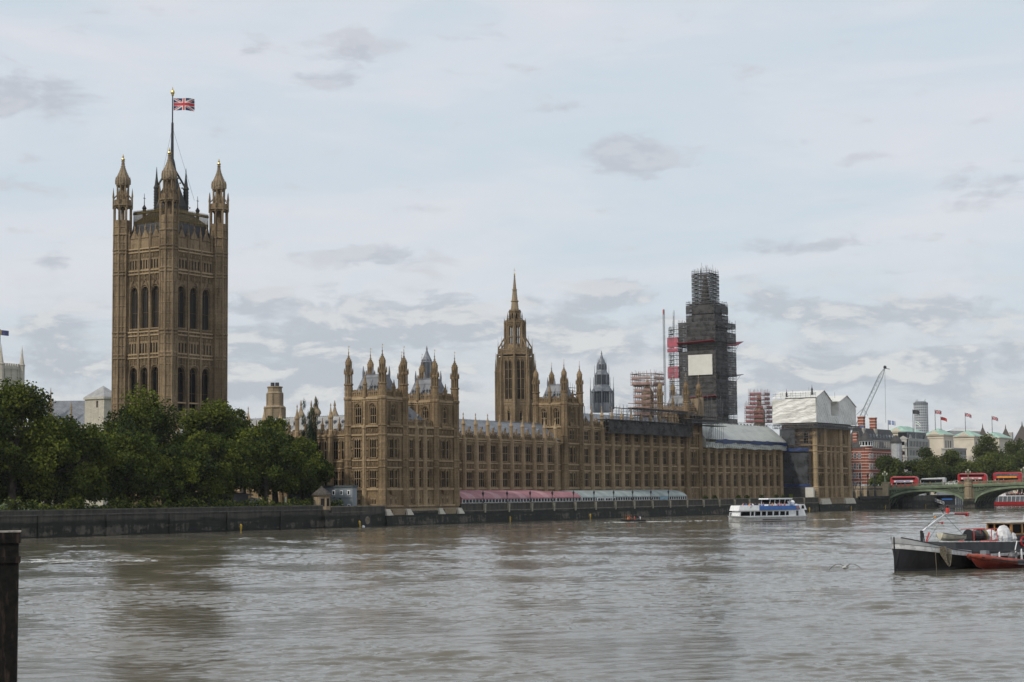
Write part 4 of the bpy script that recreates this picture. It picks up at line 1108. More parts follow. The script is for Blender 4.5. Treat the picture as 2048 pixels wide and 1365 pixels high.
def great_turret(x, y):
    mb = MB(); r = RT
    prof = [(r, LAND)]
    for (z, o) in STR: prof += [(r, z - .05), (r + o * .8, z + .05), (r + o * .8, z + .4), (r, z + .5)]
    prof += [(r, 80.6), (r + .3, 80.8), (r + .3, 81.1), (r, 81.3), (r, 85.0), (r * .9, 85.1)]
    mb.lathe(x, y, prof, 8)
    for k in range(8):
        a = math.pi / 8 + k * math.pi / 4; a1 = a + math.pi / 4
        mb.tube((x + r * math.cos(a), y + r * math.sin(a), LAND), (x + r * math.cos(a), y + r * math.sin(a), 89), .26, 5)
        c0, c1 = Vector((x + r * math.cos(a), y + r * math.sin(a), 0)), Vector((x + r * math.cos(a1), y + r * math.sin(a1), 0))
        for t in (.5,):
            p = c0.lerp(c1, t); mb.tube((p.x, p.y, 10), (p.x, p.y, 80.5), .18, 4)
        for z in list(np.arange(12, 45, 2.9)) + list(np.arange(55, 69, 2.9)) + [49.7, 73, 78.6, 83]:
            p, q = c0.lerp(c1, .08), c0.lerp(c1, .92); mb.tube((p.x, p.y, z), (q.x, q.y, z), .15, 4)
        # lower open stage
        mb.tube((x + r * .93 * math.cos(a), y + r * .93 * math.sin(a), 85), (x + r * .93 * math.cos(a), y + r * .93 * math.sin(a), 88.9), .34, 5)
        pa, pb = c0, c1
        for s in range(4):
            t0, t1 = s / 4, (s + 1) / 4
            f = lambda t: 88.0 + .8 * math.sin(math.pi * t)
            A, B = pa.lerp(pb, t0), pa.lerp(pb, t1)
            mb.quad((A.x, A.y, f(t0)), (B.x, B.y, f(t1)), (B.x, B.y, 89.2), (A.x, A.y, 89.2))
        # pinnacle on each angle and upper open stage
        mb.lathe(x + (r + .25) * math.cos(a), y + (r + .25) * math.sin(a), [(.24, 88.5), (.22, 91.6), (.3, 91.8), (.03, 94.2)], 4)
        mb.tube((x + (r + .1) * math.cos(a), y + (r + .1) * math.sin(a), 91.3), (x + 1.5 * math.cos(a), y + 1.5 * math.sin(a), 92.6), .1, 4)
        mb.tube((x + 1.62 * math.cos(a), y + 1.62 * math.sin(a), 90.5), (x + 1.62 * math.cos(a), y + 1.62 * math.sin(a), 95.2), .26, 5)
    mb.lathe(x, y, [(r * .95, 88.9), (r + .45, 89.15), (r + .45, 89.5), (r * .98, 89.6), (r * .98, 90.9), (r * .7, 91.0)], 8)
    mb.lathe(x, y, [(1.6, 94.6), (2.0, 95.0), (2.0, 95.3), (1.75, 95.5)], 8)
    mb.lathe(x, y, [(.5, 85), (.5, 95)], 6)
    t = mb.build('corner_turret', STONE_V, vt)
    mb = MB()
    cap = [(1.95, 95.3), (2.05, 96.4), (1.9, 97.6), (1.5, 98.7), (1.05, 99.9), (.7, 101.1), (.42, 102.6), (.30, 103.6), (.5, 103.7), (.2, 103.9)]
    mb.lathe(x, y, cap, 8)
    for k in range(8):
        a = math.pi / 8 + k * math.pi / 4
        for i in range(1, 8):
            for tt in (0, .5):
                rr = cap[i][0] * (1 - tt) + cap[i + 1][0] * tt; zz = cap[i][1] * (1 - tt) + cap[i + 1][1] * tt
                mb.ball((x + rr * math.cos(a), y + rr * math.sin(a), zz), .17, 5)
        a2 = a + math.pi / 8
        mb.lathe(x + 1.9 * math.cos(a2), y + 1.9 * math.sin(a2), [(.3, 95.4), (.3, 96.9), (.05, 98.2)], 4)
    mb.v = [(px, py, 95.3 + (pz - 95.3) * .79) for px, py, pz in mb.v]
    s = mb.build('spirelet', STONE_G, t)
    mb = MB(); mb.ball((x, y, 104.5), .5, 10); mb.lathe(x, y, [(.2, 103.8), (.6, 104.3), (.2, 104.5)], 8); mb.lathe(x, y, [(.1, 105), (.3, 105.4), (.04, 106.4)], 6)
    mb.v = [(px, py, 95.3 + (pz - 95.3) * .79) for px, py, pz in mb.v]; mb.build('gilded_crown', GOLD, t)
for (x, y) in ((VX, VY), (VX + VW, VY), (VX + VW, VY + VD), (VX, VY + VD)): great_turret(x, y)
# iron roof, lantern crown and flagstaff
mb = MB(); cx, cy = VX + VW / 2, VY + VD / 2
steep_roof(mb, VX + 1.2, VX + VW - 1.2, VY + 1.2, VY + VD - 1.2, 77.2, 84.7, 1.0)
r = mb.build('iron_roof', LEAD_D, vt)
mb = MB()
q = [(VX + 2.2, VY + 2.2, 84.7), (VX + VW - 2.2, VY + 2.2, 84.7), (VX + VW - 2.2, VY + VD - 2.2, 84.7), (VX + 2.2, VY + VD - 2.2, 84.7)]
cresting(mb, q + q[:1], .9, .6)
mb.build('gilded_cresting', GOLD, r)
mb = MB()
for (dx, dy) in ((-1, -1), (1, -1), (1, 1), (-1, 1)):
    x, y = cx + dx * (VW / 2 - 4.2), cy + dy * (VD / 2 - 4.2)
    mb.lathe(x, y, [(.5, 85), (.5, 88.6), (.7, 88.8), (.12, 89.8), (.06, 93)], 6); mb.box(x - .45, x + .45, y - .05, y + .05, 91.6, 91.75)
    x, y = cx + dx * 3.2, cy + dy * 2.6
    mb.lathe(x, y, [(.75, 86), (.75, 94.6), (.95, 94.8), (.6, 95.6), (.28, 98), (.06, 100.8)], 8)
    for z in np.arange(86.5, 94, .8): mb.lathe(x, y, [(.86, z), (.86, z + .25)], 8, cap=False)
    mb.tube((x, y, 95), (cx, cy, 102), .3, 5)
mb.hexa([(cx - 7.9, cy - 6.4, 84.75), (cx + 7.9, cy - 6.4, 84.75), (cx + 7.9, cy + 6.4, 84.75), (cx - 7.9, cy + 6.4, 84.75), (cx - 3.6, cy - 3, 88.5), (cx + 3.6, cy - 3, 88.5), (cx + 3.6, cy + 3, 88.5), (cx - 3.6, cy + 3, 88.5)])
mb.lathe(cx, cy, [(4.6, 86.0), (4.6, 89.5), (2.2, 96), (1.0, 102.5), (.5, 104)], 8)
mb.build('iron_lantern', plain('weathered_iron', (.022, .020, .017), .6, .2), r)
mb = MB()
for k in range(40):
    t = k / 39
    for sgn in (-1, 1):
        p = Vector((cx + sgn * (8.4 - 8.8 * min(1, t * .6)), cy - 7.4, 87.2 - .2 * t))
        mb.lathe(cx - 8.1 + 16.2 * t, cy - 6.6, [(.12, 84.0), (.10, 86.7), (.26, 86.9), (.03, 88.0)], 4)
        mb.lathe(cx - 8.15, cy - 6.5 + 13 * t, [(.12, 84.0), (.10, 86.7), (.26, 86.9), (.03, 88.0)], 4)
for (dx, dy) in ((1, -1), (1, 1), (-1, -1)):
    for k in range(9):
        z = 89.5 + k * 1.4; f = (103 - z) / 14.5
        mb.ball((cx + dx * 4.3 * f, cy + dy * 3.6 * f, z), .26, 5)
mb.build('gilded_crockets', plain('dull_gilding', (.34, .26, .12), .4, .2, 2, .4), r)
mb = MB(); mb.lathe(cx + .3, cy, [(.55, 96), (.46, 105), (.36, 113), (.36, 113.6), (.2, 114), (.17, 121.8)], 8); fs = mb.build('flagstaff', IRON, vt)
mb = MB(); mb.ball((cx + .3, cy, 122.6), .6, 8, 0, 1.3); mb.lathe(cx + .3, cy, [(.15, 121.4), (.42, 121.8), (.15, 122.2)], 8); mb.lathe(cx + .3, cy, [(.2, 123.2), (.04, 124.2)], 6); mb.build('gilded_finial', GOLD, fs)
mb = MB(); mb.tube((cx + .3, cy, 112.5), (cx + 6.3, cy - 3, 92), .045, 4); mb.tube((cx + .3, cy, 112.5), (cx - 2.4, cy + 2, 96), .045, 4); mb.build('stay_wires', STEEL_D, fs)

def union_flag(name, label, p0, L, H, dirv, fade=1.0, parts=True, wave=.5, droop=.1, group=None):
    """cloth with the crosses set out as separate coloured faces; p0 = top of the hoist"""
    nx, nz = 46, 26
    d = Vector(dirv).normalized(); side = Vector((-d.y, d.x, 0))
    mb = MB()
    def P(u, v):
        w = wave * u / L * math.sin(u / L * 7.0 + v * .35)
        return Vector(p0) + d * u * (1 - .06 * u / L) + side * w + Vector((0, 0, -v - droop * u * (u / L)))
    def colr(u, v):
        X, Y = (u / L - .5) * 2.0, (.5 - v / H)          # 2:1 cloth, half-height .5, half-length 1
        if abs(X) < .10 or abs(Y) < .10: return 2
        if abs(X) < .167 or abs(Y) < .167: return 1
        nrm = math.sqrt(1.25)
        for s in (1, -1):
            dd = (Y - s * X * .5) / nrm * 2 ** .0
            if abs(dd) < .10:
                off = dd * (1 if X * 1 > 0 else -1) * (1 if s > 0 else -1)
                return 2 if -.067 < off * s < 0.0 else 1
        return 0
    for i in range(nx):
        for k in range(nz):
            u0, u1, v0, v1 = L * i / nx, L * (i + 1) / nx, H * k / nz, H * (k + 1) / nz
            mb.quad(P(u0, v0), P(u1, v0), P(u1, v1), P(u0, v1), colr((u0 + u1) / 2, (v0 + v1) / 2))
    ms = [plain(name + '_blue', (.02 * fade, .03 * fade, .10), .8), plain(name + '_white', (.66, .64, .63), .8), plain(name + '_red', (.50, .035, .05), .8)]
    o = mb.build('flag', ms, None)
    return tag(o, label, 'flag', group)
union_flag('union_flag', 'large Union Jack flying from the staff of the great square tower', (cx + .6, cy - .1, 120.9), 6.3, 3.5, (.45, -.89, 0), wave=.7, droop=.05)

# ------------------------------------------------------------------ central octagonal tower with spire
CX, CY = 143.1, 51.1
ct = thing('spired_tower', 'octagonal stone tower with pinnacled lantern and tall crocketed spire in the middle of the palace', 'tower', (CX, CY, LAND))
A0 = math.pi / 8 + math.radians(6)
mb = MB()
R0 = 10.2
def octface(k, ap): return FA(CX + ap * math.cos(A0 + math.pi / 8 + k * math.pi / 4), CY + ap * math.sin(A0 + math.pi / 8 + k * math.pi / 4), A0 + math.pi / 8 + k * math.pi / 4)
ap = R0 * math.cos(math.pi / 8); hw = R0 * math.sin(math.pi / 8)
WC = window_proto(1.75, 13.4, 2, [3.4, 6.8, 9.8], True, GLASS, STONE_G)
WCs = window_proto(1.3, 3.3, 1, [], True, GLASS, STONE_G)
wins = []
for k in range(8):
    fr = octface(k, ap)
    wall(mb, fr, -hw, hw, 20, 52.5, [(-2.1, -.35, 38.4, 51.8 - .4, 49.8), (.35, 2.1, 38.4, 51.4, 49.8), (-.65, .65, 31.4, 34.7, 33.6)], .7)
    for (z, o) in ((30.6, .2), (36.6, .3), (37.4, .25), (52.0, .3), (53.0, .4)): mb.fbox(fr, -hw, hw, -.3, o, z, z + .35)
    for s in (-1, 0, 1): mb.fbox(fr, s * 2.35 - .14, s * 2.35 + .14, 0, .25, 37.7, 52)
    parapet(mb, fr, -hw + .5, hw - .5, 53.3, 1.9, .6)
    mb.path([fr(-.9, .2, 33.8), fr(0, .3, 36.2), fr(.9, .2, 33.8)], .16, 4)
    wins.append((fr, k))
    a = A0 + k * math.pi / 4; c, s_ = math.cos(a), math.sin(a)
    # angle buttress, free-standing pinnacle and flyer
    mb.loft([[(CX + (R0 + dx) * c - dy * s_, CY + (R0 + dx) * s_ + dy * c, z) for dx, dy in ((-.5, -.75), (ww, -.6), (ww, .6), (-.5, .75))] for z, ww in ((20, 1.6), (36.5, 1.4), (37, 1.0), (53.5, .8))])
    for (rr, zz, zt, w0) in ((R0 + 1.3, 30, 54.0, .62), (R0 - .2, 52, 58.6, .55), (R0 - 2.2, 53, 59.6, .5)):
        mb.lathe(CX + rr * c, CY + rr * s_, [(w0, zz), (w0, zt - 6.6), (w0 * 1.3, zt - 6.4), (w0 * .8, zt - 5.8), (w0 * .35, zt - 2.5), (.16, zt - 2.4), (.03, zt)], 6)
    mb.tube((CX + (R0 - .2) * c, CY + (R0 - .2) * s_, 55.2), (CX + 6.0 * c, CY + 6.0 * s_, 59), .32, 4)
mb.lathe(CX, CY, [(R0 - .4, 53.3), (7.0, 54.6), (6.2, 56.5)], 8, A0)
mb.build('wall', STONE_V, ct)
for (fr, k) in wins:
    ang = A0 + math.pi / 8 + k * math.pi / 4
    if math.cos(ang) * -.85 + math.sin(ang) * -.53 < .05: continue
    for u in (-1.22, 1.22): copy_part(WC, ct, fr(u, -.1, 38.4), ang + math.pi / 2)
    copy_part(WCs, ct, fr(0, -.1, 31.4), ang + math.pi / 2)
mb = MB()
R1 = 5.9
for k in range(8):
    a = A0 + k * math.pi / 4; c, s_ = math.cos(a), math.sin(a)
    mb.tube((CX + R1 * c, CY + R1 * s_, 54), (CX + R1 * c, CY + R1 * s_, 70.5), .75, 6, 0, .6)
    mb.lathe(CX + (R1 + .3) * c, CY + (R1 + .3) * s_, [(.42, 62), (.36, 70.0), (.46, 70.2), (.03, 73.6)], 5)
    mb.tube((CX + (R1 - .2) * c, CY + (R1 - .2) * s_, 71), (CX + 3.4 * c, CY + 3.4 * s_, 73.4), .22, 4)
    mb.lathe(CX + 4.2 * c, CY + 4.2 * s_, [(.4, 70), (.36, 74.2), (.44, 74.4), (.03, 77.4)], 5)
    fr = FA(CX + R1 * .924 * math.cos(a + math.pi / 8), CY + R1 * .924 * math.sin(a + math.pi / 8), a + math.pi / 8)
    hw1 = R1 * .383
    wall(mb, fr, -hw1, hw1, 54.5, 60.6, [(-.45, .45, 56.2, 58.6, 57.9)], .5)
    wall(mb, fr, -hw1, hw1, 60.6, 70.6, [(-1.15, -.14, 61.2, 69.2, 68.2), (.14, 1.15, 61.2, 69.2, 68.2)], .6)
    mb.fbox(fr, -1.15, 1.15, -.4, 0, 64.2, 64.5)
    for (z, o) in ((55, .2), (60.2, .25), (69.8, .3), (70.5, .4)): mb.fbox(fr, -hw1, hw1, -.3, o, z, z + .3)
    parapet(mb, fr, -hw1, hw1, 70.8, 1.3, .6)
    mb.quad(fr(-.45, -.5, 56.2), fr(.45, -.5, 56.2), fr(.45, -.5, 58.6), fr(-.45, -.5, 58.6), 1)
    f2 = FA(CX + 3.5 * .924 * math.cos(a + math.pi / 8), CY + 3.5 * .924 * math.sin(a + math.pi / 8), a + math.pi / 8)
    wall(mb, f2, -1.34, 1.34, 70.5, 78.0, [(-.5, .5, 73, 76.6, 75.8)], .4)
    mb.quad(f2(-.5, -.4, 73), f2(.5, -.4, 73), f2(.5, -.4, 76.6), f2(-.5, -.4, 76.6), 1)
    for (z, o) in ((72, .2), (77.0, .25), (77.7, .35)): mb.fbox(f2, -1.34, 1.34, -.3, o, z, z + .3)
    parapet(mb, f2, -1.3, 1.3, 78, .9, .45)
mb.v = [(x, y, float(np.interp(z, [54, 60.6, 70.6, 78, 80], [53.6, 56.3, 63.8, 67.6, 68.6]))) for x, y, z in mb.v]
mb.build('lantern', [STONE_V, DARK], ct)
mb = MB()
sp_ = [(2.75, 77.6), (2.2, 82.6), (2.05, 84.2), (2.6, 84.4), (2.6, 84.9), (1.9, 85.1), (1.3, 91.4), (1.65, 91.6), (1.65, 92.0), (1.1, 92.2), (.38, 100.2), (.62, 100.4), (.2, 100.8)]
sp_ = [(r_ * .9, 67.2 + (z - 77.6) * .525) for r_, z in sp_]
mb.lathe(CX, CY, sp_, 8, A0)
for k in range(8):
    a = A0 + k * math.pi / 4
    for z in np.arange(67.8, 79, .7):
        rr = np.interp(z, [q[1] for q in sp_], [q[0] for q in sp_]); mb.ball((CX + rr * math.cos(a), CY + rr * math.sin(a), z), .15, 5)
sp1 = mb.build('spire', STONE_G, ct)
ZT = sp_[-1][1]
mb = MB(); mb.ball((CX, CY, ZT + .4), .5, 8); mb.tube((CX, CY, ZT), (CX, CY, ZT + 2.6), .07, 4); mb.tube((CX - .4, CY + .5, ZT + 1.8), (CX + .4, CY - .5, ZT + 1.8), .06, 4); mb.build('gilded_cross', GOLD, sp1)
ct.scale = (.56, .56, 1.0)      # the plan was drawn on a wider octagon

# lead ventilation lanterns
def lead_lantern(name, label, x, y, zb, st, tip, rods=True):
    t = thing(name, label, 'roof lantern', (x, y, zb)); rot = math.pi / 8 + .1
    mb = MB()
    (r0, z0, z1), (r1, z2, z3), (r2, z4, z5) = st
    for k in range(8):
        a = rot + k * math.pi / 4
        for (rr, za, zb_) in ((r0, zb, z1), (r1, z2, z3), (r2, z4, z5)):
            mb.tube((x + rr * math.cos(a), y + rr * math.sin(a), za), (x + rr * math.cos(a), y + rr * math.sin(a), zb_), .2, 5)
            for q in (.33, .67):
                a1 = a + math.pi / 4; px = (1 - q) * math.cos(a) + q * math.cos(a1); py = (1 - q) * math.sin(a) + q * math.sin(a1)
                mb.tube((x + rr * px, y + rr * py, za), (x + rr * px, y + rr * py, zb_), .1, 4)
        if rods:
            mb.lathe(x + r0 * 1.12 * math.cos(a), y + r0 * 1.12 * math.sin(a), [(.22, zb), (.2, z1 + 1), (.1, z1 + 1.2), (.04, z1 + 5)], 4)
            mb.lathe(x + r1 * 1.02 * math.cos(a), y + r1 * 1.02 * math.sin(a), [(.12, z3 - .5), (.1, z3 + .8), (.02, z3 + 3.6)], 4)
            mb.lathe(x + r2 * 1.05 * math.cos(a), y + r2 * 1.05 * math.sin(a), [(.1, z5 - .3), (.08, z5 + .6), (.02, z5 + 2.4)], 4)
    mb.lathe(x, y, [(r0 * 1.08, zb - 1), (r0 * 1.08, zb + 2.0), (r0 * .97, zb + 2.2)], 8, rot)
    mb.build('lantern_frame', LEAD_L, t)
    mb = MB()
    mb.lathe(x, y, [(r0 * .95, z1 - .4), (r0 * 1.1, z1), (r0 * 1.0, z1 + .5), (r0 * .78, z1 + 1.6), (r1 * 1.02, z2)], 8, rot)
    mb.lathe(x, y, [(r1 * .98, z3 - .3), (r1 * 1.08, z3), (r1 * .95, z3 + .4), (r2 * 1.12, z4 - .4), (r2, z4)], 8, rot)
    mb.lathe(x, y, [(r2 * .98, z5 - .2), (r2 * 1.12, z5), (r2 * .8, z5 + (tip - z5) * .2), (r2 * .38, z5 + (tip - z5) * .5), (.18, z5 + (tip - z5) * .72), (.3, z5 + (tip - z5) * .74), (.03, tip)], 8, rot)
    mb.build('lead_roof', LEAD_L, t)
    mb = MB()
    for (rr, za, zb_) in ((r0 * .9, zb, z1), (r1 * .92, z2, z3), (r2 * .92, z4, z5)): mb.lathe(x, y, [(rr, za), (rr, zb_)], 8, rot)
    mb.build('louvres', plain('louvre_grey', (.06, .068, .08), .6, .2, 3), t)
    return t
lead_lantern('lead_lantern', 'grey lead roof lantern in three stages between the spired tower and the scaffold', 185.3, 42.2, 36.5, ((3.55, 38, 42.6), (2.4, 45.0, 48.4), (1.45, 50.2, 52.0)), 56.9)
lead_lantern('lead_lantern', 'small grey domed lantern above the roofs of the corner pavilion', 86.8, 47.4, 38.0, ((2.3, 39, 41.0), (1.65, 42.4, 47.4), (1.3, 47.6, 48.1)), 52.4, False)
# octagonal stone ventilation shaft left of the pavilion
vs = thing('ventilation_tower', 'octagonal stone ventilation tower showing above the trees left of the corner pavilion', 'tower', (79, 99.5, LAND))
mb = MB(); mb.lathe(79, 99.5, [(3.3, LAND), (3.3, 34.8), (3.6, 35.2), (3.1, 35.6), (2.55, 36), (2.55, 39.4), (2.7, 39.6), (2.3, 40.2), (2.3, 41.2), (2.55, 41.4), (2.55, 41.7), (2.0, 41.8)], 8)
for k in range(8):
    a = math.pi / 8 + k * math.pi / 4; mb.tube((79 + 2.6 * math.cos(a), 99.5 + 2.6 * math.sin(a), 35.6), (79 + 2.6 * math.cos(a), 99.5 + 2.6 * math.sin(a), 39.6), .22, 4)
    mb.tube((79 + 3.35 * math.cos(a), 99.5 + 3.35 * math.sin(a), 10), (79 + 3.35 * math.cos(a), 99.5 + 3.35 * math.sin(a), 35), .26, 4)
mb.build('wall', STONE_G, vs)
mb = MB()
for dx in (-.75, .75): mb.lathe(79 + dx * .5, 99.5 - dx * .8, [(.62, 41.6), (.62, 43.0)], 10)
mb.build('chimney_pot', CHAR, vs)

# abbey roofs at far left
ab = thing('church_tower', 'pale church tower with corner spikes and a flag above the leftmost trees', 'tower', (267, 433, LAND))
mb = MB(); x0, y0 = 262.5, 424.0
mb.box(x0, x0 + 13.5, y0, y0 + 15, LAND, 73.2)
for fr, L in ((FS(x0, y0), 15), (FE(x0, y0), 13.5)):
    for u in np.arange(.5, L - .5, 1.5): mb.fbox(fr, u, u + .8, -.5, .1, 73.2, 74.6)
    for z in (58, 66, 71.8): mb.fbox(fr, 0, L, 0, .35, z, z + .6)
    for u in (2.2, 6.5, 10.6): mb.fbox(fr, u, u + .6, 0, .4, 55, 72)
for (dx, dy) in ((0, 0), (13.5, 0), (13.5, 15), (0, 15)):
    mb.lathe(x0 + dx, y0 + dy, [(1.5, LAND), (1.5, 73.5), (1.75, 74), (1.3, 74.8), (.7, 78), (.3, 81.5), (.05, 84)], 8)
mb.build('wall', STONE_P, ab)
mb = MB(); mb.lathe(268, 431, [(.18, 72), (.14, 92)], 6); mb.build('flagpole', IRON, ab)
fl = MB()
for i in range(10):
    u0, u1 = i * .42, (i + 1) * .42; z = lambda u: 91.6 - .12 * u; w = lambda u: .25 * math.sin(u * 2)
    fl.quad((268 + u0 * .45 + w(u0), 431 - u0 * .9, z(u0)), (268 + u1 * .45 + w(u1), 431 - u1 * .9, z(u1)), (268 + u1 * .45 + w(u1), 431 - u1 * .9, z(u1) - 2.6), (268 + u0 * .45 + w(u0), 431 - u0 * .9, z(u0) - 2.6), 0 if i else 1)
tag(fl.build('flag', [NAVY, YELLOW]), 'dark blue flag on the church tower at the far left', 'flag')
hl = thing('church_roof', 'long grey lead church roof above the trees left of the square tower', 'building', (190, 300, LAND))
mb = MB()
p, q = Vector((181.5, 312, 0)), Vector((196, 289, 0)); nrm = Vector((-.85, -.53, 0))
mb.add([p + nrm * 9 + Vector((0, 0, 38)), q + nrm * 9 + Vector((0, 0, 38)), q + Vector((0, 0, 48.6)), p + Vector((0, 0, 48.6)), p - nrm * 9 + Vector((0, 0, 38)), q - nrm * 9 + Vector((0, 0, 38))], [(0, 1, 2, 3), (3, 2, 5, 4), (1, 5, 2), (0, 3, 4)])
mb.build('roof', LEAD, hl)
mb = MB(); mb.hexa([tuple(p + nrm * 8.6 + Vector((0, 0, LAND))), tuple(q + nrm * 8.6 + Vector((0, 0, LAND))), tuple(q - nrm * 8.6 + Vector((0, 0, LAND))), tuple(p - nrm * 8.6 + Vector((0, 0, LAND))), tuple(p + nrm * 8.6 + Vector((0, 0, 38))), tuple(q + nrm * 8.6 + Vector((0, 0, 38))), tuple(q - nrm * 8.6 + Vector((0, 0, 38))), tuple(p - nrm * 8.6 + Vector((0, 0, 38)))])
mb.build('wall', STONE_P, hl)
mb = MB(); mb.lathe(177.6, 300.5, [(.9, 30), (.8, 46), (1.1, 46.3), (.4, 49), (.08, 53.5)], 6); mb.lathe(182.6, 293.6, [(.5, 38), (.4, 45.5), (.1, 47.5)], 6); mb.build('pinnacle', STONE_G, hl)
jt = thing('stone_turret', 'white rendered square turret with lead pyramid roof beside the great tower', 'tower', (110, 203, LAND))
mb = MB(); x0, y0 = 106.5, 199.6
wall(mb, FS(x0, y0), 0, 9.4, LAND, 43, [(2.9, 3.9, 39.6, 42.1, 41.5)], .8); wall(mb, FE(x0, y0), 0, 8.6, LAND, 43); mb.box(x0 + 1, x0 + 8.6, y0 + 1, y0 + 9.4, LAND, 42.9)
mb.fbox(FS(x0, y0), -.3, 9.7, 0, .5, 42.6, 43.3); mb.fbox(FE(x0, y0), -.3, 8.9, 0, .5, 42.6, 43.3)
mb.build('wall', STONE_P, jt)
mb = MB(); mb.add([(x0 - .4, y0 - .4, 43.3), (x0 + 9, y0 - .4, 43.3), (x0 + 9, y0 + 9.8, 43.3), (x0 - .4, y0 + 9.8, 43.3), (x0 + 4.3, y0 + 4.7, 47.6)], [(0, 1, 4), (1, 2, 4), (2, 3, 4), (3, 0, 4), (0, 3, 2, 1)])
mb.build('roof', LEAD_P, jt)

# ------------------------------------------------------------------ scaffolds, sheeting, marquees, site huts
def scaffold(mb, x0, x1, y0, y1, z0, z1, bay=2.2, lift=2.0, depth=1.4, r=.06, boards=True, sides='ESNW', m=0, mb_b=None, rail=True, brace=True, rs=None, corners=False):
    """tube scaffold round a box: standards in two rows, ledgers, boards, guard rails, braces"""
    rs = rs or rnd
    zs = list(np.arange(z0, z1 + .01, lift))
    def line(ax, fixed_o, fixed_i, a0, a1):
        n = max(1, int(round((a1 - a0) / bay)))
        pts = [a0 + (a1 - a0) * i / n for i in range(n + 1)]
        if corners: n += 2; pts = [a0 - depth] + pts + [a1 + depth]; a0 -= depth; a1 += depth
        P = (lambda a, f, z: (a, f, z)) if ax == 'x' else (lambda a, f, z: (f, a, z))
        for f in (fixed_o, fixed_i):
            for a in pts: mb.tube(P(a, f, z0), P(a, f, z1 + rs.uniform(.3, 1.6)), r, 4, m)
        for z in zs:
            for f in (fixed_o, fixed_i): mb.tube(P(a0 - .3, f, z), P(a1 + .3, f, z), r, 4, m)
            if rail and z < z1: mb.tube(P(a0, fixed_o, z + 1.0), P(a1, fixed_o, z + 1.0), r * .9, 4, m)
            for a in pts: mb.tube(P(a, fixed_o, z), P(a, fixed_i, z), r, 4, m)
            if mb_b is not None and boards:
                lo, hi = min(fixed_o, fixed_i), max(fixed_o, fixed_i)
                if ax == 'x': mb_b.box(a0, a1, lo, hi, z + .06, z + .14)
                else: mb_b.box(lo, hi, a0, a1, z + .06, z + .14)
        if brace:
            for i, (za, zb) in enumerate(zip(zs, zs[1:])):
                k = rs.randrange(n); mb.tube(P(pts[k], fixed_o, za), P(pts[k + 1], fixed_o, zb), r, 4, m)
    if 'E' in sides: line('x', y0 - depth, y0, x0, x1)
    if 'W' in sides: line('x', y1 + depth, y1, x0, x1)
    if 'S' in sides: line('y', x0 - depth, x0, y0, y1)
    if 'N' in sides: line('y', x1 + depth, x1, y0, y1)
def truss(mb, p, q, h=1.0, n=None, r=.06):
    p, q = Vector(p), Vector(q); n = n or max(2, int((q - p).length / 1.0)); up = Vector((0, 0, h))
    mb.tube(p, q, r, 4); mb.tube(p + up, q + up, r, 4)
    for i in range(n):
        a, b = p.lerp(q, i / n), p.lerp(q, (i + 1) / n)
        mb.tube(a, a + up, r * .8, 4); mb.tube(a if i % 2 else a + up, b + up if i % 2 else b, r * .8, 4)
    mb.tube(q, q + up, r, 4)
def netpanel(mb, a, b, z0, z1, m=0, off=0.0, nn=4):
    """netting hung between two plan points, a little slack"""
    a, b = Vector((*a, 0)), Vector((*b, 0)); d = (b - a).normalized(); nr = Vector((d.y, -d.x, 0))
    for i in range(nn):
        s0, s1 = i / nn, (i + 1) / nn
        P = lambda s, z, k: tuple(a.lerp(b, s) + nr * (off + .12 * k) + Vector((0, 0, z)))
        zm = (z0 + z1) / 2
        mb.quad(P(s0, z0, 0), P(s1, z0, 0), P(s1, zm, 1), P(s0, zm, 1), m); mb.quad(P(s0, zm, 1), P(s1, zm, 1), P(s1, z1, 0), P(s0, z1, 0), m)

# the clock tower inside its scaffold
EX0, EX1, EY0, EY1 = 314.6, 334.0, 60.2, 77.2
st = thing('scaffolded_tower', 'tall clock tower wholly wrapped in dark scaffolding with a blank white panel', 'tower', (324, 69, LAND))
mb = MB()
mb.box(EX0 + 2.6, EX1 - 2.6, EY0 + 2.6, EY1 - 2.6, LAND, 77); mb.box(319.2, 328.6, 63.8, 73.2, 77, 85.5); mb.lathe(323, 68.5, [(3.0, 85.5), (1.8, 88), (1.2, 95.5), (.4, 99)], 4, math.pi / 4)
mb.build('wall', plain('shrouded_masonry', (.12, .105, .085), .9, .3, .4), st)
rs_ = random.Random(3)
mb, bb = MB(), MB()
scaffold(mb, EX0 + 1.3, EX1 - 1.3, EY0 + 1.3, EY1 - 1.3, 36, 78, 2.0, 2.0, 1.3, .075, True, 'ESNW', 0, bb, True, True, rs_, True)
scaffold(mb, 319, 329.2, 63.2, 73.8, 78, 86, 1.7, 1.6, 1.2, .07, True, 'ESNW', 0, bb, True, True, rs_, True)
scaffold(mb, 319.6, 326.4, 65.6, 71.4, 86, 99.6, 1.6, 1.6, 1.1, .065, True, 'ESNW', 0, bb, True, True, rs_, True)
for k in range(14):
    x, y = rs_.uniform(319, 327), rs_.uniform(65, 72); mb.tube((x, y, 97), (x, y, rs_.uniform(101, 103.5)), .05, 4)
mb.build('scaffold_tubes', STEEL_D, st); bb.build('scaffold_boards', BOARD_D, st)
mb = MB()
for z in np.arange(36, 77, 2.0):
    if 64 < z < 66.5: continue
    for (a, b) in (((EX0 - .05, EY1), (EX0 - .05, EY0)), ((EX0, EY0 - .05), (EX1, EY0 - .05))):
        if rs_.random() < .9: netpanel(mb, a, b, z + .15, z + 1.95, 0, .06)
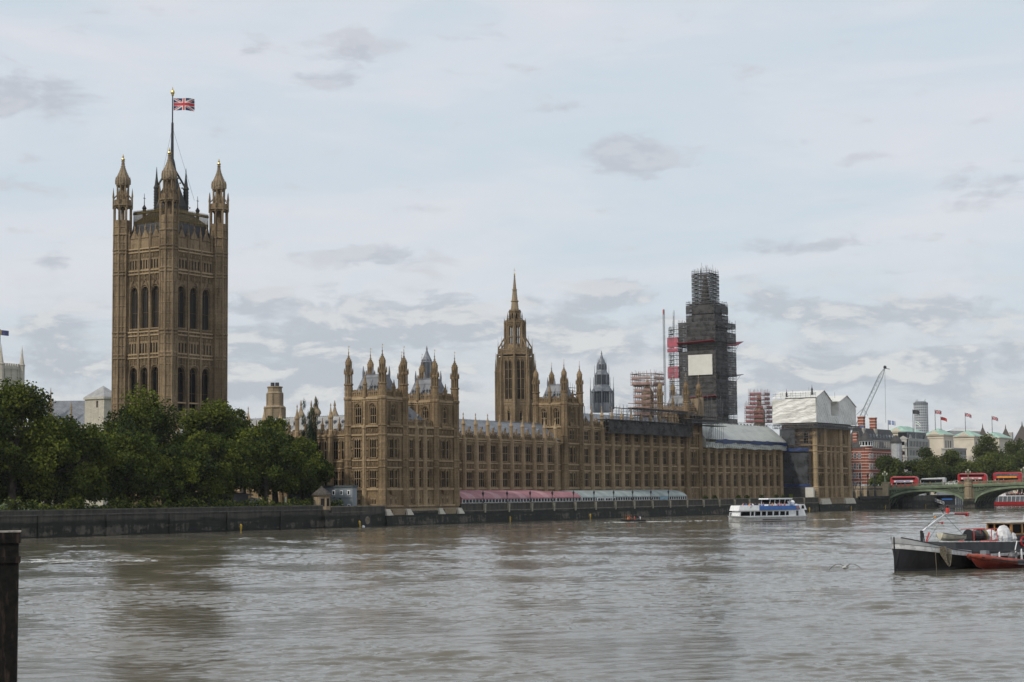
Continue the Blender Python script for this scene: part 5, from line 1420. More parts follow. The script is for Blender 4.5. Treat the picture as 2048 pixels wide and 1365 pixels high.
for (x0, x1, y0, y1, z0, z1) in ((317.7, 330.5, 61.9, 75.1, 78.2, 85.5),):
    for (a, b) in (((x0, y1), (x0, y0)), ((x0, y0), (x1, y0))): netpanel(mb, a, b, z0, z0 + 3.2, 0, .05); netpanel(mb, a, b, z0 + 3.6, z1, 0, .05)
for z in np.arange(86.2, 99, 1.6):
    for (a, b) in (((318.4, 72.6), (318.4, 64.4)), ((318.4, 64.4), (327.6, 64.4))): netpanel(mb, a, b, z, z + .95, 0, .05)
mb.build('debris_netting', NET_D, st)
mb = MB(); mb.box(EX0 - .75, EX0 - .55, 61.6, 72.6, 56.0, 64.4); mb.build('white_panel', plain('white_banner', (.60, .585, .54), .7, .04, .3), st)
mb = MB()
for (z, y0, y1) in ((69.4, 60.2, 77), (46.5, 59.8, 74)): 
    mb.hexa([(EX0 - .3, y0, z), (EX0 - .3, y1, z - .6), (EX0 - 2.4, y1, z + .1), (EX0 - 2.4, y0, z + .7), (EX0 - .3, y0, z + .15), (EX0 - .3, y1, z - .45), (EX0 - 2.4, y1, z + .25), (EX0 - 2.4, y0, z + .85)])
mb.hexa([(EX1 + .3, 60, 69.0), (EX1 + .3, 76, 69.0), (EX1 + 7.5, 76, 71.2), (EX1 + 7.5, 60, 71.2), (EX1 + .3, 60, 69.2), (EX1 + .3, 76, 69.2), (EX1 + 7.5, 76, 71.4), (EX1 + 7.5, 60, 71.4)])
mb.build('protective_fan', plain('red_fan_sheet', (.26, .03, .045), .7), st)
mb = MB()
mb.hexa([(EX1 + .3, 60, 56.2), (EX1 + .3, 76, 56.2), (EX1 + 7.0, 76, 57.2), (EX1 + 7.0, 60, 57.2), (EX1 + .3, 60, 56.4), (EX1 + .3, 76, 56.4), (EX1 + 7.0, 76, 57.4), (EX1 + 7.0, 60, 57.4)])
for (z, t) in ((69, 71.2), (56.2, 57.2)):
    for y in (61, 66, 71): mb.tube((EX1, y, z - 3), (EX1 + 6, y, t - .2), .08, 4)
mb.build('protective_fan', CHAR, st)
# hoist mast and stair tower on the left side
ho = thing('hoist_tower', 'narrow lattice hoist tower with red net bands left of the wrapped clock tower', 'scaffold', (314, 80, LAND))
mb, bb = MB(), MB()
scaffold(mb, 314.6, 317.2, 77.8, 81.0, 34, 76, 1.3, 1.8, .9, .07, True, 'ESW', 0, bb, True, True, rs_)
for k in range(5): mb.tube((313.6 + k * .6, 78.5 + k * .5, 74), (313.6 + k * .6, 78.5 + k * .5, rs_.uniform(79, 84)), .06, 4)
mb.build('scaffold_tubes', STEEL_D, ho); bb.build('scaffold_boards', BOARD_D, ho)
mb = MB()
for (z0, z1) in ((66.0, 67.6), (68, 72.2), (55.0, 60.0)): netpanel(mb, (313.5, 82), (313.5, 77.2), z0, z1); netpanel(mb, (313.5, 77.2), (317, 77.0), z0, z1)
mb.build('red_netting', NET_R, ho)
ms_ = thing('mast_climber', 'thin lattice mast with red tip left of the hoist tower', 'mast', (313, 83.5, LAND))
mb = MB()
for (dx, dy) in ((0, 0), (.6, 0), (0, .6), (.6, .6)): mb.tube((313 + dx, 83 + dy, 30), (313 + dx, 83 + dy, 84), .06, 4)
for i, z in enumerate(np.arange(30, 84, .9)): mb.tube((313, 83, z), (313, 83.6, z + .9), .045, 3); mb.tube((313, 83, z), (313.6, 83, z + .9), .045, 3); mb.tube((313, 83.6, z), (313.6, 83, z), .045, 3)
mb.build('lattice', STEEL_D, ms_)
mb = MB(); mb.box(313.1, 313.5, 83.1, 83.5, 82, 84.2); mb.build('red_tip', RED_L, ms_)

def wrapped_turret(name, label, x, y, z0, tiers, core, tube, board, net):
    t = thing(name, label, 'scaffold', (x, y, LAND))
    mb, bb = MB(), MB()
    for (h, za, zb, l) in tiers: scaffold(mb, x - h, x + h, y - h, y + h, za, zb, 1.5, l, 1.0, .06, True, 'ESNW', 0, bb, True, True, rs_)
    mb.build('scaffold_tubes', tube, t); bb.build('scaffold_boards', board, t)
    mb = MB(); mb.lathe(x, y, core, 8); mb.build('turret_core', STONE_G, t)
    if net:
        mb = MB()
        for (h, za, zb, l) in tiers:
            for z in np.arange(za, zb - .1, l):
                netpanel(mb, (x - h - 1, y + h), (x - h - 1, y - h), z + .1, z + .9); netpanel(mb, (x - h, y - h - 1), (x + h, y - h - 1), z + .1, z + .9)
        mb.build('toe_netting', net, t)
NET_P = netting('faded_pink_net', (.30, .19, .17), .45)
PINK = plain('primed_tube', (.33, .22, .20), .6, .2, 1)
wrapped_turret('scaffolded_turret', 'stone turret in pinkish tiered scaffolding left of the dark wrapped tower', 228.6, 47.2, 34, [(3.2, 34, 47, 2.1), (3.9, 47, 51, 2.0)], [(2.3, 20), (2.3, 44), (1.2, 46), (.4, 49)], PINK, BOARD, NET_P)
NET_M = netting('maroon_net', (.22, .07, .08), .5)
wrapped_turret('scaffolded_turret', 'small turret in maroon tiered scaffolding between the wrapped tower and the white sheeted pavilion', 324.6, 45.8, 36, [(3.9, 36, 43.4, 1.9), (2.6, 43.4, 48.4, 1.9)], [(2.2, 20), (2.2, 41), (.9, 43), (.9, 46), (.2, 48)], PINK, BOARD_D, NET_M)
# roof works between the pavilion and the spired tower
rw = thing('roof_scaffold', 'light tube scaffold on the roofs behind the range right of the corner pavilion', 'scaffold', (110, 62, LAND))
mb, bb = MB(), MB()
scaffold(mb, 88, 128, 66, 74, 32.0, 37.6, 2.4, 1.9, 1.6, .055, True, 'ES', 0, bb, True, True, rs_)
for k in range(26): x = rs_.uniform(88, 130); mb.tube((x, 65.5, 30), (x, 65.5, rs_.uniform(38.5, 42.5)), .05, 4)
mb.box(84, 97, 64.5, 66, 40.2, 40.5)
mb.build('scaffold_tubes', STEEL, rw); bb.build('scaffold_boards', BOARD, rw)
mb = MB(); mb.lathe(113, 76, [(3.4, 20), (3.4, 38.6), (3.7, 39), (2.9, 39.4), (1.2, 40.6)], 8); tag(mb.build('roof_turret', STONE_G), 'squat grey octagonal turret among the roof scaffold right of the corner pavilion', 'roof turret')
mb = MB(); mb.box(109, 114.6, 66.5, 69.5, 33.4, 36.2); tag(mb.build('site_cabin', plain('maroon_sheet', (.12, .07, .065), .8)), 'maroon site cabin on the roof scaffold below the squat turret', 'cabin')
# lift between the third tower and the grey lantern
lf = thing('roof_scaffold', 'tube scaffold tower with platform between the middle tower and the grey lantern', 'scaffold', (150, 32, LAND))
mb, bb = MB(), MB()
scaffold(mb, 142, 145, 34, 37, 28, 39, 1.5, 1.7, 1.0, .06, True, 'ES', 0, bb, True, True, rs_)
bb.box(140.5, 153, 33.5, 36.5, 39.8, 40.1); scaffold(mb, 147.5, 153, 34.5, 36, 40.1, 42.1, 1.4, 1.0, .8, .05, False, 'E', 0, None, True, True, rs_)
mb.tube((152, 34, 40), (155, 32, 36), .12, 4); mb.tube((155, 32, 36), (155.5, 32, 30), .12, 4)
mb.build('scaffold_tubes', STEEL_D, lf); bb.build('scaffold_boards', BOARD_D, lf)
# dark sheeting under the eaves of the middle range
ds = thing('eaves_scaffold', 'dark netted scaffold hanging along the eaves of the three-storey range', 'scaffold', (160, 11, LAND))
mb, bb = MB(), MB()
scaffold(mb, 131, 189, 11.0, 14, 26.4, 30.4, 2.2, 2.0, 1.3, .055, True, 'E', 0, bb, True, True, rs_)
bb.box(129.5, 189, 8.9, 14, 30.45, 30.62)
for k in range(30): x = rs_.uniform(131, 189); mb.tube((x, 12, 29), (x, 12, rs_.uniform(32, 36.5)), .05, 4)
scaffold(mb, 140, 188, 14.6, 17, 30.6, 34.6, 2.4, 2.0, 1.2, .05, True, 'E', 0, bb, True, True, rs_)
mb.build('scaffold_tubes', STEEL, ds); bb.build('scaffold_boards', CHAR, ds)
mb = MB(); netpanel(mb, (131, 9.62), (189, 9.62), 26.5, 30.3, 0, .0, 20); mb.build('debris_netting', NET_D, ds)
# roof walkway with timber rail, truss and platforms round the fourth tower
wk = thing('roof_walkway', 'high scaffold walkway with timber handrail on a lattice beam before the fourth river tower', 'scaffold', (170, 14, LAND))
mb, bb = MB(), MB()
for y in (10.4, 13.2): truss(mb, (150, y, 33.9), (192.5, y, 33.9), .9, 34, .07)
for k in range(18): x = 150 + k * 2.5; mb.tube((x, 10.4, 34.8), (x, 10.4, 37.0), .06, 4); mb.tube((x, 13.2, 30), (x, 13.2, 34), .06, 4)
mb.build('lattice_beam', STEEL, wk)
bb.box(150, 192.5, 10.3, 13.3, 34.85, 35.0)
for z in (35.5, 36.2, 36.9): bb.box(150, 192.5, 10.32, 10.42, z, z + .16)
bb.box(150, 192.5, 13.1, 13.2, 36.2, 36.4)
bb.build('timber_rail', plain('new_timber', (.36, .22, .12), .7, .2, 1), wk)
pf = thing('scaffold_platform', 'lattice platform projecting in front of the fourth river tower', 'scaffold', (193, 9, LAND))
mb, bb = MB(), MB()
for y in (6.6, 8.2, 10.4): truss(mb, (182.5, y, 31.0), (206, y, 31.0), 1.0, 22, .07)
bb.box(182, 206, 6.4, 10.6, 32.05, 32.25); bb.box(194, 208, 6, 10.8, 30.2, 30.4); bb.box(188, 212, 8, 11, 33.3, 33.5)
for k in range(12): x = 183 + 2 * k; mb.tube((x, 6.5, 32), (x, 6.5, 33.4), .05, 4)
for k in range(10): x = 198 + 1.5 * k; mb.tube((x, 9, 22 if k % 2 else 26), (x, 9, rs_.uniform(35, 41)), .06, 4)
for k in range(5): mb.tube((199 + .8 * k, 9.6, 24), (203 + .5 * k, 9.6, 31), .06, 4)
mb.build('lattice_beam', STEEL, pf); bb.build('scaffold_boards', BOARD_D, pf)
mb = MB(); mb.box(200.6, 206.0, 14, 19, 35.6, 38.6); mb.hexa([(200.4, 13.8, 38.6), (206.2, 13.8, 38.6), (206.2, 19.2, 38.6), (200.4, 19.2, 38.6), (200.8, 14.4, 39.2), (205.8, 14.4, 39.2), (205.8, 18.6, 39.2), (200.8, 18.6, 39.2)])
tag(mb.build('sheeted_cabin', SHEET), 'small white sheeted cabin on the platform right of the fourth river tower', 'cabin')
mb = MB(); mb.box(195.5, 199, 10.5, 15, 33, 39.6); mb.lathe(198, 10.8, [(1.0, 33), (1.0, 40)], 8)
tag(mb.build('masked_turret', STONE_G), 'stained stone turret base wrapped by the platform on the fourth river tower', 'turret')

# white sheeted temporary roof over the north range
wr = thing('temporary_roof', 'long grey white sheeted temporary roof with a dark blue band over the north range', 'sheeted roof', (235, 12, 23))
mb = MB()
def sheet(mb, fn, nu, nv, m=0):
    for i in range(nu):
        for k in range(nv): mb.quad(fn(i / nu, k / nv), fn((i + 1) / nu, k / nv), fn((i + 1) / nu, (k + 1) / nv), fn(i / nu, (k + 1) / nv), m)
rr_ = np.random.RandomState(9); ph = rr_.rand(8) * 6.28
def wob(s, t, a): return a * (math.sin(s * 31 + ph[0] + t * 4) * .5 + math.sin(s * 67 + ph[1] - t * 5) * .3 + math.sin(s * 13 + t * 9 + ph[2]) * .4)
X0, X1 = 199.6, 268.6
sheet(mb, lambda s, t: (X0 + (X1 - X0) * s, 9.9 + wob(s, t, .14), 23.0 + 1.9 * t + (wob(s, 0, .22) if t < .01 else 0)), 60, 4)
sheet(mb, lambda s, t: (X0 + (X1 - X0) * s, 9.85 + (7.6) * t ** 1.15 + wob(s, t, .12), 25.9 + 6.3 * t), 60, 10)
mb.poly([(X0, 9.9, 23), (X0, 9.9, 26), (X0, 17.4, 32.2), (X0, 24, 26)]); mb.poly([(X1, 9.9, 23), (X1, 9.9, 26), (X1, 17.4, 32.2), (X1, 24, 26)])
mb.quad((X0, 17.4, 32.2), (X1, 17.4, 32.2), (X1, 25, 26), (X0, 25, 26))
mb.build('roof_sheet', SHEET_G, wr)
mb = MB(); sheet(mb, lambda s, t: (X0 + 7 + (X1 - X0 - 7) * s, 9.7 + wob(s, t, .1), 24.75 + 1.15 * t + wob(s, t, .28)), 60, 2)
mb.build('blue_band', plain('blue_tarpaulin', (.012, .035, .12), .6, .2, .5), wr)
mb = MB(); 
for k in range(24): x = X0 + 2 + k * 2.85; mb.box(x, x + .35, 17.2, 17.6, 31.9, 32.6)
mb.tube((X0, 9.9, 25.9), (X1, 9.9, 25.9), .09, 4); truss(mb, (X0 - 8, 13, 32.3), (X1, 16, 32.3), .5, 40, .04)
mb.build('sheet_clamps', STEEL_D, wr)

# sheeted pavilion roof
pv = thing('temporary_roof', 'bright white shrink wrapped scaffold house with two gables on the far pavilion', 'sheeted roof', (289, 7, 33))
SX, EYW = 269.7, -1.6
mb = MB()
bz = 33.3
def southpt(s, t): return (SX + wob(s * .4, t, .3), EYW + 17.6 * s, bz + (9.0) * t)
sheet(mb, southpt, 14, 10)
prof = [(SX, 42.6), (SX + 7.6, 45.4), (SX + 15, 41.6), (SX + 15.6, 41.6), (SX + 22.4, 41.6), (SX + 23, 41.9), (SX + 30.5, 44.4), (SX + 40.2, 40.2)]
pu = [p[0] for p in prof]; pz = [p[1] for p in prof]
def eastpt(s, t):
    x = SX + 40.2 * s; rec = 3.4 if 15.2 < x - SX < 22.7 and t > .36 else 0
    return (x, EYW + rec + wob(s, t, .18), bz + (float(np.interp(x, pu, pz)) - bz) * t)
sheet(mb, eastpt, 44, 12)
for (a, b) in ((SX, SX + 15), (SX + 23, SX + 40.2)):
    m_ = SX + 7.6 if a == SX else SX + 30.5
    za, zm, zb = float(np.interp(a, pu, pz)), float(np.interp(m_, pu, pz)), float(np.interp(b, pu, pz))
    mb.quad((a - .3, EYW - .4, za), (m_, EYW - .4, zm + .12), (m_, 16, zm + .12), (a - .3, 16, za)); mb.quad((m_, EYW - .4, zm + .12), (b + .3, EYW - .4, zb), (b + .3, 16, zb), (m_, 16, zm + .12))
mb.quad((SX + 15, EYW, 41.6), (SX + 23, EYW, 41.6), (SX + 23, 16, 41.6), (SX + 15, 16, 41.6))
mb.quad((SX + 40.2, EYW, bz), (SX + 40.2, 16, bz), (SX + 40.2, 16, 40.2), (SX + 40.2, EYW, 40.2)); mb.quad((SX, 16, bz), (SX + 40.2, 16, bz), (SX + 40.2, 16, 41), (SX, 16, 41))
mb.build('roof_sheet', SHEET, pv, smooth=False)
mb = MB()
for k in range(40):
    x = SX + 40 * rs_.random(); y = rs_.uniform(0, 15); z = float(np.interp(x, pu, pz)); mb.tube((x, y, z), (x, y, z + rs_.uniform(.8, 2.6)), .05, 4)
for k in range(9): y = EYW + 2 * k; mb.tube((SX, y, 42.4), (SX, y, 44.6), .05, 4)
mb.tube((SX, EYW, 43.5), (SX, 15.6, 43.5), .05, 4); mb.tube((SX, EYW, 44.2), (SX, 15.6, 44.2), .05, 4)
mb.build('roof_rails', STEEL, pv)
for (x, y, z) in ((271, 10.6, 42.6), (272.5, 1.0, 44.0), (292, 3.0, 41.6)):
    mb = MB(); mb.lathe(x, y, [(.5, z - .5), (.35, z + 1.4), (.5, z + 1.5), (.1, z + 2.6), (.04, z + 3.6)], 6); mb.build('finial', CHAR, pv)
# deck under it and the scaffold on the pavilion's south face
dk = thing('scaffold_deck', 'tube scaffold with lattice deck and blue nets on the far pavilion', 'scaffold', (268, 6, LAND))
mb, bb = MB(), MB()
for y in (-3.0, -1.4): truss(mb, (268, y, 31.2), (312, y, 31.2), 1.3, 40, .08)
for x in (267.6, 269.2): truss(mb, (x, -3, 31.2), (x, 15, 31.2), 1.3, 18, .08)
bb.box(268, 312, -3, -1.2, 32.6, 32.8); bb.box(267.6, 270, -3, 15, 32.6, 32.8); bb.box(271, 306, -.9, .4, 32.7, 33.3)
scaffold(mb, 269.8, 271, 1.2, 12.4, 9.5, 31, 1.8, 2.0, 1.3, .06, True, 'S', 0, bb, True, True, rs_)
for k in range(7): mb.tube((268, -2 + k * .6, 31), (270.4, 1 + 1.6 * k, 27.5), .07, 4); mb.tube((268 + k * 2, -2.6, 31.2), (270.5 + k * .5, -.5, 28), .06, 4)
mb.build('scaffold_tubes', STEEL, dk); bb.build('scaffold_boards', BOARD_D, dk)
mb = MB(); netpanel(mb, (268.35, 12.6), (268.35, 1.6), 10.6, 22.0, 0, 0, 8); netpanel(mb, (268.35, 12.6), (268.35, 6.5), 25.0, 31.0, 0, 0, 6); mb.build('debris_netting', netting('thin_grey_net', (.045, .05, .055), .5), dk)
mb = MB(); sheet(mb, lambda s, t: (268.2 + wob(s, t, .06), 13.4 - 12.4 * s, 22.6 + 1.3 * t), 10, 2); sheet(mb, lambda s, t: (268.2 + wob(s, t, .06), 12.8 - 12.2 * s, 9.4 + 1.0 * t), 10, 2)
mb.build('blue_band', bpy.data.materials['blue_tarpaulin'], dk)
mb = MB(); mb.box(309.5, 314, -3.2, -3.0, 32.4, 33.2); mb.build('blue_sheet', BLUE, dk)
mb = MB(); mb.box(267.8, 268.0, -.6, 2.6, 5.5, 9.2); mb.box(268, 269, -.6, 2.6, 5.5, 9.2); tag(mb.build('hoarding', plain('site_hoarding', (.52, .51, .47), .7, .05, .4)), 'blank white site hoarding at the foot of the far pavilion', 'hoarding')
mb = MB(); mb.box(268.2, 270.8, 1, 12.8, LAND, 9.2); tag(mb.build('site_store', CHAR), 'dark boarded site store under the blue net of the far pavilion', 'shed')

# terrace marquees
def marquee(name, label, x0, x1, roof_mats, zt, cut=None):
    t = thing(name, label, 'marquee', ((x0 + x1) / 2, 5, LAND))
    mb = MB(); L = x1 - x0
    pr = [(1.0, 6.75), (1.6, 7.3), (2.6, 7.9), (4.2, 8.4), (8.5, zt)]
    n = max(2, int(L / 3.0))
    for i in range(n):
        a, b = x0 + L * i / n, x0 + L * (i + 1) / n
        for (p, q) in zip(pr, pr[1:]): mb.quad((a, p[0], p[1]), (b, p[0], p[1]), (b, q[0], q[1]), (a, q[0], q[1]), i % len(roof_mats))
        mb.quad((a, 8.5, zt), (b, 8.5, zt), (b, 11, 8.0), (a, 11, 8.0), i % len(roof_mats))
        mb.quad((a, .98, 6.45), (b, .98, 6.45), (b, .98, 6.78), (a, .98, 6.78), i % len(roof_mats))
    for x in (x0, x1): mb.poly([(x, 1, LAND + .02), (x, 1, 6.75)] + [(x, p[0], p[1]) for p in pr[1:]] + [(x, 11, 8.0), (x, 11, LAND + .02)], 0)
    mb.build('canopy', roof_mats, t)
    mb = MB()
    for i in range(n * 2 + 1):
        x = x0 + L * i / (n * 2); mb.box(x - .07, x + .07, 1.0, 1.14, LAND, 6.6)
    mb.box(x0, x1, 1.0, 1.1, 5.55, 5.65)
    mb.build('front_frame', WHITE, t)
    mb = MB(); mb.quad((x0, 1.25, LAND), (x1, 1.25, LAND), (x1, 1.25, 6.6), (x0, 1.25, 6.6)); mb.build('glazing', plain('marquee_glass', (.03, .035, .04), .15) if 'marquee_glass' not in bpy.data.materials else bpy.data.materials['marquee_glass'], t)
    return t
PK = [plain('pink_canopy', (.33, .15, .165), .7, .1, .4), plain('pale_pink_canopy', (.42, .23, .24), .7, .1, .4), plain('pink_canopy_b', (.31, .14, .155), .7, .1, .4)]
marquee('marquee', 'long pink striped marquee on the river terrace', 35.6, 83.5, [PK[0], PK[1], PK[2], PK[0]], 8.95)
marquee('marquee', 'short pink marquee joining the long pink one on the terrace', 84.0, 97.8, [PK[2], PK[0]], 8.5)
GRN = [plain('grey_green_canopy', (.25, .29, .28), .6, .1, .4), plain('pale_green_canopy', (.30, .34, .33), .6, .1, .4)]
mq = marquee('marquee', 'long grey green marquee with white glazed front on the river terrace', 98.6, 166.5, GRN, 8.75)
mb = MB()
for x in (107, 111.5, 116): mb.box(x - .12, x + .12, .7, .85, LAND, 6.5); 
mb.box(107, 118, .7, .82, 6.3, 6.5); mb.build('white_arch', WHITE, mq)
mb = MB(); mb.quad((147, .9, 5.5), (153, .9, 5.5), (153, .9, 6.6), (147, .9, 6.6)); mb.build('blue_blind', plain('pale_blue_blind', (.25, .38, .46), .7), mq)
# planters and shrubs along the terrace foot
for i, x in enumerate((183, 190, 209, 216, 228, 241, 247, 254)):
    mb = MB()
    for k in range(160):
        a, b, r = rnd.random() * 6.28, rnd.random() * 3.14, rnd.random() ** .4
        c = Vector((x + 2.0 * r * math.cos(a) * math.sin(b), 2.5 + .7 * r * math.sin(a) * math.sin(b), 5.9 + .8 * r * math.cos(b)))
        d1 = Vector((rnd.gauss(0, 1), rnd.gauss(0, 1), rnd.gauss(0, 1))).normalized() * .25; d2 = d1.orthogonal().normalized() * .2
        mb.quad(c - d1, c + d2, c + d1, c - d2, rnd.randrange(3))
    o = mb.build('shrub', LEAF); tag(o, 'low green shrub on the terrace at the foot of the north range', 'shrub', 'shrubs along the north terrace')

# lodge on the embankment wall and grey cabins behind it
lo = thing('gate_lodge', 'small octagonal stone lodge with pointed roof on the embankment wall', 'lodge', (-24, .8, 4.6))
mb = MB(); mb.lathe(-24, .8, [(2.25, 4.4), (2.25, 5.2), (2.0, 5.3), (2.0, 7.6), (2.3, 7.8), (2.3, 8.0)], 8)
for k in range(8): a = math.pi / 8 + k * math.pi / 4; mb.tube((-24 + 2.0 * math.cos(a), .8 + 2.0 * math.sin(a), 5.2), (-24 + 2.0 * math.cos(a), .8 + 2.0 * math.sin(a), 7.7), .14, 4)
mb.build('wall', STONE_G, lo)
mb = MB(); mb.lathe(-24, .8, [(2.55, 7.95), (2.5, 8.1), (1.1, 9.2), (.2, 9.9), (.05, 10.2)], 8); mb.build('roof', plain('stone_slate', (.07, .06, .05), .85, .25, 1.2, b_d=.04), lo)
for k in (5, 6):
    a = k * math.pi / 4 + .0; fr = FA(-24 + 1.86 * math.cos(a), .8 + 1.86 * math.sin(a), a); mb = MB(); mb.fbox(fr, -.42, .42, 0, .05, 5.4, 7.2); mb.build('window', DARK, lo)
ca = thing('site_cabin', 'two-storey pale grey site cabin block with small white windows beside the lodge', 'cabin', (-11, 7, LAND))
mb = MB(); mb.box(-12, -10.2, .9, 12.6, LAND, 9.7); mb.build('wall', plain('grey_cabin', (.21, .235, .26), .6, .05, .3), ca)
mb = MB(); mb.box(-12.2, -10.0, .7, 12.8, 9.7, 10.25); mb.box(-12.08, -12.0, .9, 12.6, 7.2, 7.32); mb.build('roof_edge', plain('cabin_trim', (.06, .075, .085), .6), ca)
fr = FS(-12, 0)
for (u, z) in ((2.0, 8.5), (4.2, 8.5), (6.5, 8.5), (11.4, 8.5), (1.9, 5.2), (4.1, 5.2), (7.0, 5.2)):
    mb = MB(); mb.fbox(fr, u - .42, u + .42, 0, .06, z - .55, z + .6); w = mb.build('window', WHITE, ca)
    if u < 9: mb = MB(); mb.fbox(fr, u - .24, u + .26, .06, .075, z - .4, z + .42); mb.build('pane', GLASS, w)
cb = thing('site_cabin', 'dark charcoal site cabin under the trees left of the grey one', 'cabin', (-11, 17, LAND))
mb = MB(); mb.box(-11.6, -3, 13.1, 20, LAND, 10.0); mb.build('wall', CHAR, cb); mb = MB(); mb.box(-11.8, -2.8, 12.9, 20.2, 10.0, 10.3); mb.build('roof_edge', BLACK, cb)
for i, (x, y, c, lab) in enumerate(((-31, 15, CANVAS, 'white sheeted stack under the trees left of the lodge'), (-52, 20, OFFW, 'pale parked trailer under the middle trees'))):
    mb = MB(); mb.hexa([(x - 1.6, y - 2.2, LAND), (x + 1.6, y - 2.2, LAND), (x + 1.6, y + 2.2, LAND), (x - 1.6, y + 2.2, LAND), (x - 1.2, y - 1.8, 7.3), (x + 1.3, y - 2, 7.0), (x + 1.2, y + 1.9, 7.6), (x - 1.3, y + 1.7, 7.1)])
    for k in range(8): a = k * .8; mb.ball((x + 1.5 * math.cos(a), y + 2 * math.sin(a), 5.8 + .4 * math.sin(k * 2)), .9, 6)
    tag(mb.build('sheeted_stack' if i == 0 else 'trailer', c), lab, 'load' if i == 0 else 'trailer')
ck = thing('garden_kiosk', 'low dark timber kiosk under the garden trees', 'kiosk', (-45, 14, LAND))
mb = MB(); mb.box(-52, -38, 11, 15, LAND, 8.0); mb.build('wall', CHAR, ck); mb = MB(); mb.hexa([(-53, 10.4, 8), (-37, 10.4, 8), (-37, 15.6, 8), (-53, 15.6, 8), (-53, 10.4, 8.3), (-37, 10.4, 8.3), (-37, 15.6, 8.8), (-53, 15.6, 8.8)]); mb.build('roof', SLATE, ck)

# ------------------------------------------------------------------ trees
def tree(name, label, x, y, z0, top, r, seed, mats, n=9000, leaf=.62, base=None, willow=False, group=None, lean=0.0, lumps=46, hole=0.0, sq=1.0):
    """tapered trunk with limbs; crown = many leaf clumps of mixed tone through an uneven volume"""
    R = random.Random(seed)
    t = thing(name, label, 'tree', (x, y, z0), group)
    base = base if base is not None else z0 + (top - z0) * .22
    H = top - base; zc = base + H * .52
    mb = MB()
    tr = .028 * (top - z0) + .12
    p0 = Vector((x, y, z0 - .3)); p1 = Vector((x + R.uniform(-.4, .4), y + R.uniform(-.4, .4), base + H * .15)); p2 = Vector((x + lean, y, base + H * .55))
    mb.tube(p0, p1, tr * 1.15, 8, 0, tr * .85); mb.tube(p1, p2, tr * .85, 7, 0, tr * .4)
    cl = []
    if willow:
        for j in range(11):
            th = R.random() * 6.283; o_ = R.uniform(.15, .95) * r; hh = R.uniform(.62, 1.0) * H; w_ = R.uniform(.26, .38) * r
            for q in range(7):
                t_ = q / 6; cl.append((Vector((x + o_ * math.cos(th) * (.5 + .6 * t_), y + o_ * math.sin(th) * (.5 + .6 * t_), base + hh * t_)), w_ * (1.25 - .7 * t_)))
    for i in range(0 if willow else lumps):
        th = R.random() * 6.283; u = R.uniform(-1, 1); rad = R.uniform(.48, .9)
        if willow: u = R.uniform(-.8, 1); rad = R.uniform(.3, .8)
        k = math.sqrt(max(0, 1 - u * u))
        wx = r * (1 - .30 * max(0, u) + .06 * max(0, -u)); k = max(k, .62 if u < 0 else 0); dz = H * .5
        c = Vector((x + lean * (u * .5 + .5) + wx * rad * k * math.cos(th), y + sq * wx * rad * k * math.sin(th), zc + dz * rad * u * 1.0))
        s = R.choice((R.uniform(.14, .24), R.uniform(.22, .40))) * r
        cl.append((c, s))
        if i % 3 == 0:
            b = p1.lerp(p2, R.uniform(.1, 1)); m = b.lerp(c, .55) + Vector((0, 0, -.3))
            mb.tube(b, m, tr * .34, 5, 0, tr * .2); mb.tube(m, c, tr * .2, 5, 0, tr * .06)
    mb.build('trunk', BARK, t)
    if not willow:      # inner filling
        for i in range(10):
            a = R.random() * 6.28; cl.append((Vector((x + .38 * r * math.cos(a), y + .38 * r * math.sin(a), zc + H * R.uniform(-.3, .3))), r * .34))
    V = []; F = []; M = []
    tot = sum(s * s for _, s in cl)
    for (c, s) in cl:
        tone = R.choice([0, 0, 1, 1, 1, 2])
        for _ in range(int(n * s * s / tot)):
            g = Vector((R.gauss(0, 1), R.gauss(0, 1), R.gauss(0, 1))).normalized()
            rad = s * (R.random() ** .38) * R.choice((1, 1, 1, 1.22))
            if willow: p = c + Vector((g.x * rad * .55, g.y * rad * .55, g.z * rad * 1.5))
            else: p = c + Vector((g.x * rad, g.y * rad, g.z * rad * .82))
            if p.z < base - .6 + 1.2 * math.sin(p.x * .7): p.z = base + abs(base - p.z) * .3
            nrm = (g * .55 + Vector((R.gauss(0, 1), R.gauss(0, 1), R.gauss(0, 1) + .5)).normalized()).normalized()
            if willow: a = Vector((R.gauss(0, .25) + .25, R.gauss(0, .25), 1)).normalized(); la, lb = leaf * 1.7, leaf * .35
            else: a = nrm.orthogonal().normalized(); a.rotate(Matrix.Rotation(R.random() * 6.28, 3, nrm)); la = lb = leaf * R.uniform(.6, 1.25)
            b = nrm.cross(a).normalized() if not willow else a.orthogonal().normalized()
            k = len(V)
            V += [p - a * la * .5, p + b * lb * .42 + nrm * .05, p + a * la * .5, p - b * lb * .42 - nrm * .04]
            F.append((k, k + 1, k + 2, k + 3)); M.append(tone if R.random() < .75 else R.randrange(3))
    mb = MB(); mb.v = [tuple(v) for v in V]; mb.f = F; mb.m = M
    mb.build('crown', mats, t)
    return t
G1 = 'plane trees in the embankment garden'
tree('plane_tree', 'tallest plane tree at the far left edge of the garden', -105, 15, LAND, 31.6, 10.8, 11, LEAF, 24000, .6, base=5.8, group=G1)
tree('plane_tree', 'low plane tree in front of the leftmost tall one', -92, 10, LAND, 24.5, 9.0, 12, LEAF, 17000, .58, base=4.8, group=G1)
tree('plane_tree', 'plane tree right of the leftmost tall one, its crown sloping down', -86, 25, LAND, 26.5, 9.0, 13, LEAF, 19000, .6, base=5.8, group=G1)
tree('plane_tree', 'dark lower plane tree below the grey church roof', -76, 12, LAND, 22.5, 9.3, 14, LEAF, 17000, .58, base=4.8, group=G1)
